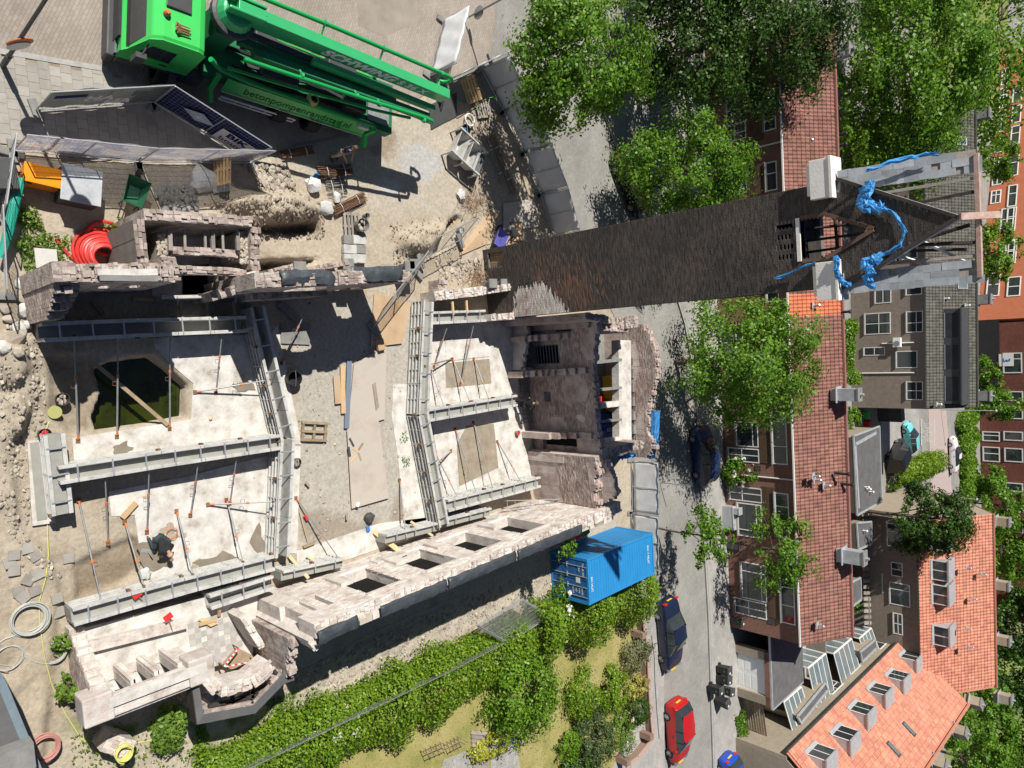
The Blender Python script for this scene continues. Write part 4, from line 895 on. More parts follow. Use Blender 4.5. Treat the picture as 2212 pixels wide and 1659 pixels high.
# yellow and blue goods behind the cross wall
def yellow_box(x, y, lab):
    p = G(x, y, 1.22); t = thing('yellow_container', lab, 'container', p, R(6)); mb = MB(); mb.prism([(-.7, -.45), (.55, -.45), (.7, -.2), (.7, .2), (.55, .45), (-.7, .45)], 0, .75); bevel(part('body', mb, m_yellow, t), .04)
    mb = MB(); mb.box((-.05, -.2, .76), (.4, .3, .015)); part('red_label', mb, m_red, t)
    mb = MB(); mb.lathe([(.1, 0), (.1, .03)], (.45, .15, .75), 12); part('cap', mb, m_black, t)
yellow_box(1312, 838, 'yellow plastic container with red label behind the cross wall, uncovered'); yellow_box(1316, 864, 'yellow plastic container half under a grey beam behind the cross wall')
mb = MB(); mb.box(G(1296, 862, 1.4), (.3, .35, .4)); bevel(solo('red_box', mb, m_red, 'small red box beside the yellow containers', 'box'), .03)
m_bluep = plain('blue_film', (.012, .05, .33), .4)
for i, y_ in enumerate((899, 908, 919, 930)):
    t = thing('blue_roll', 'blue film-wrapped insulation roll, number %s of four counted down from the yellow containers' % ('one', 'two', 'three', 'four')[i], 'roll', G(1296, y_, 1.42), group='blue rolls behind the cross wall')
    mb = MB(); mb.lathe([(.18, 0), (.2, .03), (.2, 1.37), (.18, 1.4)], (0, 0, 0), 14, axis='y'); part('roll', mb, m_bluep, t, sm=True)
    if i in (1, 3):
        tm_ = text_mb('BOO' if i == 3 else 'iso', .3, .004); tm_.xf(frame((-.02, .7, .204), (0, 1, 0), (-1, 0, 0), (0, 0, 1))); part('lettering', tm_, m_white, t)
# ------------------------------------------------------------------ floor slabs inside
def slab(name, pts, th=.05, mt=None, lab=None):
    mb = MB(); mb.prism([G(x, y).to_2d() for x, y in pts], -.25, th); return struct(name, mb, mt or m_conc)
slab('floor_slab', [(335, 752), (372, 790), (416, 828), (411, 912), (610, 886), (590, 830), (560, 725), (480, 722), (330, 730)])
slab('floor_slab', [(155, 946), (208, 938), (411, 906), (612, 880), (612, 945), (160, 1010)], .06)
slab('floor_slab', [(234, 1062), (400, 1030), (612, 975), (612, 1200), (560, 1215), (330, 1262), (300, 1180), (290, 1112), (240, 1115)], .04)
slab('floor_slab', [(630, 960), (648, 965), (640, 1195), (622, 1195)], .06)
slab('floor_slab', [(598, 700), (625, 835), (650, 960), (632, 960), (585, 720)], .05)
slab('floor_slab', [(848, 830), (878, 830), (880, 900), (930, 1080), (935, 1145), (870, 1130), (860, 1000), (845, 900)], .05)
slab('floor_slab', [(640, 1190), (820, 1130), (940, 1115), (950, 1140), (640, 1245)], .05)
slab('floor_slab', [(930, 700), (1110, 690), (1120, 870), (925, 895)], .05)
slab('floor_slab', [(930, 905), (1130, 872), (1165, 1040), (960, 1085)], .05)
slab('floor_slab', [(392, 575), (450, 570), (455, 640), (392, 640)], .06)
slab('footing_strip', [(57, 952), (100, 948), (118, 1128), (68, 1135)], .12)
mb = MB(); mb.prism([G(x, y).to_2d() for x, y in [(1006, 920), (1065, 915), (1075, 1010), (990, 1050), (985, 960)]], -.2, .062); struct('soil_patch', mb, m_soil)
mb = MB(); mb.prism([G(x, y).to_2d() for x, y in [(960, 785), (1055, 775), (1060, 828), (962, 838)]], -.2, .062); struct('soil_patch', mb, m_soil)
mb = MB(); mb.prism([G(x, y).to_2d() for x, y in [(960, 735), (1045, 728), (1055, 770), (962, 780)]], -.2, .075); struct('floor_slab', mb, m_conc)
mb = MB(); mb.prism([G(x, y).to_2d() for x, y in [(62, 956), (84, 954), (100, 1120), (78, 1124)]], .05, .135); struct('fresh_footing', mb, m_concwet)
def wet(pts, seed):
    c = Vector((sum(p[0] for p in pts)/len(pts), sum(p[1] for p in pts)/len(pts))); rd = random.Random(seed); out = []
    for i in range(len(pts)):
        a, b = Vector(pts[i]), Vector(pts[(i+1) % len(pts)])
        for t in (0, .25, .5, .75): q = a.lerp(b, t); out.append(q+(q-c).normalized()*rd.uniform(-6, 5))
    mb = MB(); mb.sheet([tuple(G(p.x, p.y, .068+.002*seed)) for p in out]); struct('damp_patch', mb, mat('damp_concrete', [(.17, .145, .11), (.25, .22, .175)], 2, .6))
wet([(290, 1180), (330, 1165), (375, 1190), (370, 1225), (320, 1235)], 1); wet([(420, 1215), (480, 1192), (520, 1205), (500, 1225), (440, 1235)], 2)
wet([(240, 965), (275, 952), (290, 972), (250, 990)], 3); wet([(500, 828), (540, 820), (550, 842), (510, 850)], 4); wet([(540, 1170), (560, 1130), (575, 1180), (560, 1205)], 5)
# ------------------------------------------------------------------ steel formwork
NF = [0]
def formwork(pts, h, gap, label, ribs=(1, 1), fill=.72, z0=.05, ties=.75, panel=1.35, rib_n=4):
    P = [G(x, y, h) for x, y in pts]; P = [Vector((p.x, p.y, 0)) for p in P]
    t = thing('formwork', label, 'formwork', P[0]); NF[0] += 1; rd = random.Random(NF[0])
    for a, b in zip(P[:-1], P[1:]):
        d = b-a; Ln = d.length; e = d/Ln; n = Vector((-e.y, e.x, 0))
        if fill:
            mb = MB(); mb.para(a-n*(gap/2-.002)+UZ*.02, d, n*(gap-.004), UZ*(h*fill)); part('concrete_core', mb, m_concwet, t, world=True)
        k = max(1, round(Ln/panel)); w_ = Ln/k
        for s, rb in ((-1, ribs[0]), (1, ribs[1])):
            if rb == 0: continue
            for i in range(k):
                o = a+e*(w_*i+.008)+n*(s*gap/2)+UZ*z0; out = n*s; hh = h-z0+rd.uniform(-.01, .01); ww = w_-.016
                mb = MB(); mb.para(o, e*ww, out*.02, UZ*hh)
                for r in range(rib_n): mb.para(o+out*.02+UZ*(hh*(r+.3)/rib_n), e*ww, out*.085, UZ*.05)
                for q in (0, .5, 1): mb.para(o+out*.02+e*(ww*q-.04*q), e*.04, out*.07, UZ*hh)
                mb.para(o+out*.015+UZ*(hh-.012), e*ww, out*.1, UZ*.025)
                part('panel', mb, m_form, t, world=True)
                if rd.random() < .75:
                    mb = MB(); mb.box(o+e*ww+out*.12+UZ*(hh*.75), (.09, .09, .22), math.atan2(e.y, e.x)); part('clamp', mb, m_rust, t, world=True)
        m = max(1, int(Ln/ties))
        for i in range(m):
            c = a+e*(Ln*(i+.5)/m)+UZ*(h+.02); mb = MB(); mb.bar(c-n*(gap/2+.09)*(1 if ribs[0] else .2), c+n*(gap/2+.09), .045, .035); part('tie_bar', mb, m_galv, t, world=True)
    return t
FH = 1.0
formwork([(92, 717), (300, 708), (535, 700)], FH, .36, 'shaded steel formwork trough along the upper brick wall', fill=.45)
formwork([(350, 656), (538, 651)], FH*.9, .3, 'short shaded formwork rail close under the upper brick wall', ribs=(0, 1), fill=0)
formwork([(556, 662), (594, 829), (622, 950)], FH, .34, 'formwork trough beside the muddy corridor, from the upper wall to the middle trough', fill=.35)
formwork([(622, 950), (610, 1205)], FH, .34, 'formwork trough beside the muddy corridor, from the middle trough to the street wall', fill=.35)
formwork([(128, 1027), (350, 992), (606, 955)], FH, .34, 'middle formwork trough between pool and crouching worker, half filled with concrete', fill=.7)
formwork([(117, 938), (136, 1112)], FH*.8, .34, 'short formwork trough at the left end of the middle trough', fill=.85)
formwork([(158, 1334), (400, 1266), (594, 1216)], FH, .34, 'long formwork trough below the crouching worker', fill=.75)
formwork([(455, 1302), (592, 1258)], FH, .3, 'short formwork trough in front of the tiled corner room', fill=.5)
formwork([(612, 1248), (745, 1219)], FH, .3, 'short formwork against the foot of the street wall, next to the push broom', ribs=(0, 1), fill=.8)
formwork([(926, 650), (918, 829), (915, 896)], FH, .34, 'formwork trough on the tower side of the muddy corridor', fill=.8)
formwork([(915, 896), (960, 1136)], FH, .34, 'slanting formwork trough on the container side of the muddy corridor', fill=.8)
formwork([(932, 687), (1050, 682)], FH, .34, 'short formwork trough at the foot of the tower', fill=.8)
formwork([(924, 898), (1118, 865)], FH, .34, 'formwork trough between the two pale floors right of the corridor', fill=.8)
formwork([(968, 1093), (1168, 1041)], FH, .34, 'formwork trough running to the orange spray marks', fill=.8)
formwork([(968, 1132), (1062, 1108)], FH*.9, .3, 'short formwork beside the aluminium ladder at the street wall', ribs=(0, 1), fill=.8)
formwork([(836, 1168), (955, 1139)], FH*.9, .3, 'short formwork at the corridor end of the street wall', ribs=(0, 1), fill=.8)
# ------------------------------------------------------------------ push-pull props
def prop(top, foot, where, zt=.85, zf=.1):
    a, b = G(*top, zt), G(*foot, zf); d = b-a; Ln = d.length; e = d/Ln
    t = thing('push_pull_prop', 'grey orange-ended prop '+where, 'prop', b, group='push-pull props bracing the formwork')
    mb = MB(); mb.tube([a+e*.05, a+e*(Ln*.62)], .022, 8); part('inner_tube', mb, m_galvd, t, world=True)
    mb = MB(); mb.tube([a+e*(Ln*.4), b-e*.12], .03, 8); part('outer_tube', mb, m_galvd, t, world=True)
    mb = MB(); mb.tube([a+e*(Ln*.38), a+e*(Ln*.38+.1)], .042, 8); part('collar', mb, m_orange, t, world=True)
    mb = MB(); mb.tube([b-e*.2, b-e*.05], .034, 8); part('foot_socket', mb, m_orange, t, world=True)
    mb = MB(); mb.box(b-UZ*.03, (.14, .12, .04)); part('foot_plate', mb, m_rust, t, world=True)
    mb = MB(); mb.box(a, (.07, .07, .1)); part('head', mb, m_rust, t, world=True)
    s = e.cross(UZ).normalized(); c = a+e*(Ln*.45)
    mb = MB(); mb.tube([c, c+s*.14, c+s*.14+e*.12, c+e*.14], .009, 5); part('handle', mb, m_rust, t, world=True)
PROPS = [((160, 725), (169, 952), 'left of the pool, leftmost of the three standing across it'), ((255, 724), (253, 943), 'across the middle of the green pool'), ((367, 720), (367, 926), 'across the right end of the green pool'), ((480, 717), (467, 848), 'right of the pool, upright in the picture'), ((585, 820), (422, 847), 'lying level right of the pool'),
 ((227, 1029), (234, 1174), 'hanging below the middle trough, leftmost of four'), ((322, 1014), (318, 1149), 'below the middle trough, ending beside the crouching worker'), ((429, 994), (412, 1113), 'below the middle trough, third of four from the left'), ((512, 982), (497, 1087), 'below the middle trough, rightmost of four'), ((590, 1084), (450, 1090), 'lying level in the crouching worker\'s room'),
 ((219, 1300), (170, 1080), 'rising from the long lower trough, leftmost of four'), ((311, 1266), (270, 1127), 'rising from the lower trough just left of the crouching worker'), ((416, 1241), (382, 1104), 'rising from the lower trough just right of the crouching worker'), ((525, 1214), (490, 1080), 'rising from the lower trough, rightmost of four'),
 ((668, 655), (609, 784), 'in the shade at the head of the muddy corridor'), ((969, 697), (938, 792), 'in the room under the tower, leftmost'), ((1025, 694), (995, 829), 'in the room under the tower, next to the dark soil patch'), ((918, 790), (975, 776), 'short and level in the room under the tower'), ((1015, 868), (978, 775), 'leaning from the pale trough over the dark soil patch, left one'), ((1056, 862), (1024, 775), 'leaning from the pale trough over the dark soil patch, right one'), ((960, 880), (930, 794), 'leaning from the pale trough, nearest the corridor formwork'),
 ((1029, 1066), (984, 927), 'over the white paper scrap in the lower right room'), ((1065, 1056), (1023, 912), 'right of the white paper scrap in the lower right room'), ((1125, 1040), (1075, 954), 'farthest right in the lower right room'), ((990, 1078), (940, 977), 'nearest the corridor in the lower right room'), ((940, 1006), (975, 974), 'short one leaning on the slanting corridor trough'),
 ((736, 1212), (640, 1076), 'slanting across the mud to the street wall'), ((878, 1164), (864, 1037), 'upright in the picture at the foot of the muddy corridor')]
for a, b, wh in PROPS: prop(a, b, wh)
# ------------------------------------------------------------------ houses
TILE = {}
def tiles(parent, o, eu, ev, Ln, S, mt, tw=.25, th=.34, parts=0, near=None, alt=None, seed=1, rise=.035, trim=None):
    """pantiles on a slope: o eave corner, eu along the eave, ev up the slope"""
    eu, ev = Vector(eu).normalized(), Vector(ev).normalized(); n = eu.cross(ev).normalized(); 
    if n.z < 0: n = -n
    o = Vector(o); rd = random.Random(seed); base = wloc(parent); lst = []
    nr, nc = int(S/th), int(Ln/tw)
    for r in range(nr):
        for c in range(nc):
            if trim and not trim((c+.5)*tw, (r+.5)*th): continue
            lst.append((r, c))
    if parts and near: lst.sort(key=lambda q: ((q[1]+.5)*tw-near[0])**2+((q[0]+.5)*th-near[1])**2)
    prof = [(0, .0), (.2, rise), (.42, rise*1.05), (.62, .2*rise), (.86, -.1*rise), (1., .1*rise)]
    def geo(mb, q, jt):
        vs = []
        for row, lift in ((0, .045), (1.12, .006)):
            for u, h in prof: vs.append(q+eu*(u*tw)+ev*(row*th)+n*(h+lift+jt))
        for u, h in prof: vs.append(q+eu*(u*tw)+n*(h+jt))
        k = len(prof); mb.add(vs, [(i, i+1, k+i+1, k+i) for i in range(k-1)]+[(2*k+i, 2*k+i+1, i+1, i) for i in range(k-1)])
    groups = {}
    for i, (r, c) in enumerate(lst):
        q = o+eu*(c*tw)+ev*(r*th); m_ = mt
        if alt: m_ = alt((c+.5)*tw, (r+.5)*th) or mt
        if i < parts:
            key = (m_.name, parent.name)
            if key not in TILE: mb = MB(); geo(mb, Vector((0, 0, 0)), 0); TILE[key] = mb.mesh('roof_tile', m_)
            ob = link('roof_tile', TILE[key], parent); ob.location = q+n*rd.uniform(-.004, .006)-base
        else: groups.setdefault(m_.name, (m_, MB())); geo(groups[m_.name][1], q, rd.uniform(-.004, .006))
    for m_, mb in groups.values():
        if mb.f: part('tile_field', mb, m_, parent, world=True, kind='stuff')
def window(parent, o, e, u0, u1, z0, z1, cols=(.5,), rows=(), out=.04, fr=.07, fm=None, gm=None, sill=True, name='window', blind=None):
    """white-framed window on an upright wall: o world foot of the wall, e along it; outward is the right-hand side of e"""
    e = Vector((e[0], e[1], 0)).normalized(); n = Vector((e.y, -e.x, 0)); o = Vector((o[0], o[1], 0)); fm = fm or m_white; gm = gm or m_glass
    mb = MB(); P = lambda u, z, d: o+e*u+UZ*z+n*d
    def st(a, b, c, d): mb.para(P(a, c, out-.09), e*(b-a), n*.09, UZ*(d-c))
    st(u0, u1, z0, z0+fr); st(u0, u1, z1-fr, z1); st(u0, u0+fr, z0+fr, z1-fr); st(u1-fr, u1, z0+fr, z1-fr)
    xs = [u0+fr]+[u0+c*(u1-u0) for c in cols]+[u1-fr]; ys = [z0+fr]+[z0+r*(z1-z0) for r in rows]+[z1-fr]
    for c in cols: st(u0+c*(u1-u0)-fr*.4, u0+c*(u1-u0)+fr*.4, z0+fr, z1-fr)
    for r in rows:
        zz_ = z0+r*(z1-z0)
        for a, b in zip(xs[:-1], xs[1:]): st(a+fr*.4, b-fr*.4, zz_-fr*.35, zz_+fr*.35)
    fo = part(name, mb, fm, parent, world=True)
    for a, b in zip(xs[:-1], xs[1:]):
        for c, d in zip(ys[:-1], ys[1:]):
            q = MB(); q.para(P(a, c, .004), e*(b-a), n*.012, UZ*(d-c)); pn = link('pane', q.mesh('pane', gm, wloc(parent)), fo)
    if sill:
        q = MB(); q.para(P(u0-.05, z0-.06, 0), e*(u1-u0+.1), n*.14, UZ*.05); link('sill', q.mesh('sill', m_concdark, wloc(parent)), fo)
    return fo
def pipe_vent(parent, p, h=.5, mt=None, r=.06, flash=True):
    mb = MB(); mb.tube([p-UZ*.1, p+UZ*h], r, 8); mb.lathe([(r*1.5, 0), (r*1.7, .06), (r*.4, .14)], tuple(p+UZ*h), 8); o = part('roof_vent', mb, mt or m_galv, parent, world=True)
    if flash: q = MB(); q.box(p, (.45, .4, .03)); link('flashing', q.mesh('flashing', m_zinc, wloc(parent)), o)
def chimney(parent, p, w_, d_, h, mt, rz=0):
    mb = MB(); mb.box(p+UZ*(h/2-.4), (w_, d_, h), rz); o = part('chimney', mb, mt, parent, world=True)
    q = MB(); q.box(p+UZ*(h-.35), (w_+.1, d_+.1, .1), rz); link('chimney_cap', q.mesh('chimney_cap', m_concdark, wloc(parent)), o)
    q = MB(); q.lathe([(.1, 0), (.09, .25)], tuple(p+UZ*(h-.32)), 8); link('chimney_pot', q.mesh('chimney_pot', m_zinc, wloc(parent)), o)
    q = MB(); q.box(p+UZ*.02, (w_+.3, d_+.35, .05), rz); link('flashing', q.mesh('flashing', m_zinc, wloc(parent)), o)
# ================= row 1, along the street
EZ, RZ = 5.4, 7.5
ea, eb = G(1681, 40, EZ), G(1730, 1397, EZ); ra = G(1797, 120, RZ); rb_ = G(1841, 1380, RZ)
er_ = (eb-ea).normalized(); dep = ((rb_-ea)-er_*(rb_-ea).dot(er_)); dep.z = 0; DEPTH = dep.length; nb = dep.normalized()
Lr = (eb-ea).length
row1 = thing('terraced_house_row', 'brown-tiled brick terraced house row with white window frames along the street', 'house row', (ea.x, ea.y, 0))
fo_ = Vector((ea.x, ea.y, 0))+nb*.3; pf = onplane(fo_, fo_+er_)
mb = MB(); mb.para(fo_, er_*Lr, nb*.3, UZ*(EZ-.05)); part('front_wall', mb, m_houseb, row1, world=True)
mb = MB(); mb.para(fo_+nb*(2*DEPTH-.9), er_*Lr, nb*.3, UZ*(EZ-.05)); part('back_wall', mb, m_greyb, row1, world=True)
for s in (0, Lr-.3):
    o = fo_+er_*s+nb*.3; mb = MB(); mb.add([o, o+nb*(2*DEPTH-1.2), o+nb*(2*DEPTH-1.2)+UZ*EZ, o+nb*(DEPTH-.6)+UZ*(RZ-.15), o+UZ*EZ]+[v+er_*.3 for v in (o, o+nb*(2*DEPTH-1.2), o+nb*(2*DEPTH-1.2)+UZ*EZ, o+nb*(DEPTH-.6)+UZ*(RZ-.15), o+UZ*EZ)], [(0, 1, 2, 3, 4), (9, 8, 7, 6, 5)]+[(i, i+5, (i+1) % 5+5, (i+1) % 5) for i in range(5)]); part('gable_wall', mb, m_houseb, row1, world=True)
up = nb*DEPTH+UZ*(RZ-EZ); S1 = up.length
mb = MB(); mb.para(Vector(ea)-UZ*.06, er_*Lr, up, up.cross(er_).normalized()*.05); part('roof_deck', mb, m_tile1, row1, world=True)
mb = MB(); bk = nb*DEPTH-UZ*(RZ-EZ); mb.para(Vector(ea)+up-UZ*.03, er_*Lr, bk, UZ*.05); part('rear_slope', mb, m_tile1, row1, world=True)
new0 = (G(1760, 632, 6.4)-Vector(ea)).dot(er_); new1 = (G(1765, 682, 6.4)-Vector(ea)).dot(er_)
nn = (G(1765, 1000, 6.4)-Vector(ea)).dot(er_)
tiles(row1, ea, er_, up, Lr, S1, m_tile1, parts=300, near=(nn, 2), alt=lambda u, v: m_tile1b if new0 < u < new1 else None, seed=3)
mb = MB(); mb.bar(Vector(ea)+up+UZ*.06, Vector(ea)+up+er_*Lr+UZ*.06, .26, .12); part('ridge_tiles', mb, m_tile1, row1, world=True)
mb = MB(); mb.bar(Vector(ea)-nb*.06-UZ*.02, Vector(ea)-nb*.06+er_*Lr-UZ*.02, .13, .1); part('gutter', mb, m_white, row1, world=True)
def fr(x0, y0, x1, y1): return rect_on(pf, x0, y0, x1, y1)
FAC = [((1568, 205, 1612, 268), (.5,), (.7,)), ((1551, 271, 1612, 306), (.55,), (.6,)), ((1649, 205, 1676, 282), (.3, .7), ()), ((1568, 360, 1614, 420), (.4,), (.7,)), ((1655, 349, 1679, 412), (.4,), ()), ((1655, 560, 1682, 652), (.4,), ()),
       ((1568, 560, 1612, 640), (.5,), ()), ((1590, 911, 1638, 965), (), (.75,)), ((1573, 968, 1640, 998), (.5,), (.45,)), ((1668, 888, 1700, 1003), (.2, .66), ()), ((1576, 1052, 1646, 1083), (.45,), (.4,)), ((1594, 1088, 1646, 1160), (.8,), (.78,)), ((1675, 1065, 1705, 1162), (.3, .7), ()),
       ((1602, 1217, 1656, 1296), (.25,), (.8,)), ((1588, 1297, 1656, 1331), (.5,), (.45,)), ((1686, 1190, 1716, 1347), (.25, .5, .75), ()), ((1556, 700, 1606, 780), (.5,), (.7,)), ((1660, 700, 1688, 790), (.4,), ())]
for r, c, ro in FAC:
    u0, u1, z0, z1 = fr(*r); window(row1, fo_, er_, u0, u1, max(.15, z0), min(z1, EZ-.25), c, ro)
for r in ((1614, 205, 1648, 306), (1616, 350, 1653, 420), (1614, 560, 1652, 640), (1641, 890, 1667, 1000), (1648, 1052, 1674, 1162), (1658, 1215, 1685, 1335), (1610, 700, 1657, 785)):
    u0, u1, z0, z1 = fr(*r); k = max(3, int((z1-z0)/.16)); cl = MB(); cl.para(fo_+er_*u0+UZ*z0, er_*(u1-u0), -nb*.02, UZ*(z1-z0)); cp_ = part('cladding', cl, m_brown_clad, row1, world=True)
    m0 = MB(); m0.para((0, 0, 0), er_*(u1-u0), -nb*.03, UZ*((z1-z0)/k-.015)); me = m0.mesh('board', m_brown_clad)
    for i in range(k): b_ = link('board', me, cp_); b_.location = fo_+er_*u0-nb*.02+UZ*(z0+i*(z1-z0)/k)-wloc(row1)
for r in ((1608, 306, 1618, 316), (1608, 342, 1618, 351), (1632, 1006, 1644, 1016), (1660, 1338, 1672, 1348)):
    u0, u1, z0, z1 = fr(*r); window(row1, fo_, er_, u0, u1, z0, z1, (), (), fr=.05, fm=m_dkgrey, sill=False)
for (x, y) in ((1608, 326), (1627, 1028)):
    u, z = pf(x, y); mb = MB(); q = fo_+er_*u-nb*.08; mb.tube([q+UZ*1.5, q+UZ*(EZ-.1)], .05, 6); part('downpipe', mb, m_white, row1, world=True)
for x, y, z in ((1742, 305, 6.2), (1746, 318, 6.2), (1757, 1028, 6.5), (1760, 1036, 6.4), (1780, 1048, 6.7), (1766, 1350, 6.3), (1757, 660, 6.4)): pipe_vent(row1, G(x, y, z), .35, m_galv)
for x, y, z in ((1800, 295, 7.2), (1800, 318, 7.2), (1806, 1022, 7.2), (1815, 1045, 7.2), (1808, 675, 7.2), (1835, 1348, 7.3)): pipe_vent(row1, G(x, y, z), .8, m_black, .09, False)
chimney(row1, G(1811, 852, 7.4), .8, .7, 1.7, m_zinc, R(4)); chimney(row1, G(1823, 1199, 7.4), .9, .7, 1.7, m_zinc, R(4)); chimney(row1, G(1798, 118, 7.3), .8, .7, 1.5, m_zinc, R(4))
# ladder-like details at the doors: planters and gas box
for x0, y0, x1, y1, z, lab in ((1562, 1090, 1592, 1140, .8, 'grey steel bench box under the front window of the terraced row'), (1566, 1092, 1588, 1106, 1.25, 'small grey locker above the bench box at the terraced row'), (1568, 1163, 1602, 1182, 1.0, 'black wheelie-bin cabinet at the terraced row, nearer the young trees')):
    a = G((x0+x1)/2-14, (y0+y1)/2, 0); mb = MB(); w_ = abs(G(x0, y1).x-G(x0, y0).x); mb.box(a+UZ*(.1+z/2), (w_, .7, z), R(4)); mb.box(a+UZ*(z+.12), (w_+.06, .76, .05), R(4)); bevel(solo('planter_box', mb, m_dkgrey if 'black' in lab else m_zinc, lab, 'box'), .02)
# garage and its felt roof at the end of the row
ga0 = fo_+er_*(Lr+.2); mbx = MB(); GA = thing('garage', 'flat-roofed brick garage with white panelled door at the row end', 'garage', ga0)
g0_, g1_ = G(1586, 1398).to_3d() if hasattr(G(0, 0), 'to_3d') else G(1586, 1398), G(1590, 1497)
ge_ = (g1_-g0_).normalized(); gL = (g1_-g0_).length; gn = Vector((-ge_.y, ge_.x, 0)); gf = onplane(g0_, g1_)
for a, b in ((-.25, .35), (gL-.45, gL+.2)):
    mb = MB(); mb.para(g0_+ge_*a, ge_*(b-a), gn*.4, UZ*2.6); part('brick_pier', mb, m_yelb, GA, world=True)
mb = MB(); mb.para(g0_+ge_*-.25, ge_*(gL+.45), gn*.4, UZ*.35); mb.xf(Matrix.Translation((0, 0, 2.3))); part('lintel', mb, m_houseb, GA, world=True)
mb = MB(); mb.para(g0_+ge_*.35+gn*.2, ge_*(gL-.8), gn*.05, UZ*2.3); dr = part('garage_door', mb, m_white, GA, world=True)
for i in range(2):
    for j in range(4):
        q = MB(); q.para(g0_+ge_*(.55+i*(gL-.9)/2)+gn*.19+UZ*(.15+j*.53), ge_*((gL-1.2)/2-.15), -gn*-.012, UZ*.4); link('door_panel', q.mesh('door_panel', m_pvc, wloc(GA)), dr)
mb = MB(); mb.para(g0_+ge_*-2.9+gn*.1+UZ*2.62, ge_*(gL+3.3), gn*5.4, UZ*.16); part('felt_roof', mb, m_bitumen, GA, world=True)
mb = MB(); mb.bar(g0_+ge_*-2.9+gn*.08+UZ*2.74, g0_+ge_*(gL+.4)+gn*.08+UZ*2.74, .1, .14); mb.bar(g0_+ge_*(gL+.42)+gn*.1+UZ*2.74, g0_+ge_*(gL+.42)+gn*5.4+UZ*2.74, .1, .14); part('roof_edge', mb, m_zinc, GA, world=True)
mb = MB(); mb.para(g0_+ge_*-2.6+gn*4.8, ge_*(gL+2.8), gn*.3, UZ*2.6); mb.para(g0_+ge_*(gL)+gn*.4, ge_*.2, gn*4.4, UZ*2.6); part('wall', mb, m_yelb, GA, world=True)
# ================= generic gabled row seen from one side
def gabled(name, label, e0, e1, r0, r1, EZ, RZ, wm, tm, pm_wins, parts=300, near=None, chim=(), tw=.25, th=.34, z0=0., gm=None, cat='house row'):
    a, b = G(*e0, EZ), G(*e1, EZ); e = (b-a).normalized(); L_ = (b-a).length
    q = (G(*r0, RZ)+G(*r1, RZ))/2-a; dp = q-e*q.dot(e); dp.z = 0; D_ = dp.length; n = dp/D_
    t = thing(name, label, cat, (a.x, a.y, 0)); fo = Vector((a.x, a.y, 0))+n*.3
    mb = MB(); mb.para(fo, e*L_, n*.3, UZ*(EZ-.05)); part('wall', mb, wm, t, world=True)
    mb = MB(); mb.para(fo+n*(2*D_-.9), e*L_, n*.3, UZ*(EZ-.05)); part('rear_wall', mb, wm, t, world=True)
    for s in (0, L_-.3):
        o = fo+e*s+n*.3; p5 = [o, o+n*(2*D_-1.2), o+n*(2*D_-1.2)+UZ*EZ, o+n*(D_-.6)+UZ*(RZ-.12), o+UZ*EZ]; mb = MB(); mb.add(p5+[v+e*.3 for v in p5], [(0, 1, 2, 3, 4), (9, 8, 7, 6, 5)]+[(i, i+5, (i+1) % 5+5, (i+1) % 5) for i in range(5)]); part('gable_wall', mb, gm or wm, t, world=True)
    up = n*D_+UZ*(RZ-EZ); A0 = Vector(a)
    mb = MB(); mb.para(A0-UZ*.06, e*L_, up, up.cross(e).normalized()*.05); part('roof_deck', mb, tm, t, world=True)
    mb = MB(); mb.para(A0+up-UZ*.03, e*L_, n*D_-UZ*(RZ-EZ), UZ*.05); part('rear_slope', mb, tm, t, world=True)
    tiles(t, A0, e, up, L_, up.length, tm, tw, th, parts=parts, near=near or (L_/2, 2))
    mb = MB(); mb.bar(A0+up+UZ*.06, A0+up+e*L_+UZ*.06, .26, .12); part('ridge_tiles', mb, tm, t, world=True)
    mb = MB(); mb.bar(A0-n*.06-UZ*.02, A0-n*.06+e*L_-UZ*.02, .13, .1); part('gutter', mb, m_dkgrey, t, world=True)
    pfn = onplane(fo, fo+e)
    for r, c, ro in pm_wins:
        u0, u1, z0_, z1_ = rect_on(pfn, *r)
        if u1 < u0: u0, u1 = u1, u0
        window(t, fo, e, u0, u1, max(.1, z0_), min(z1_, EZ-.2), c, ro)
    return t, A0, e, n, up, L_, fo
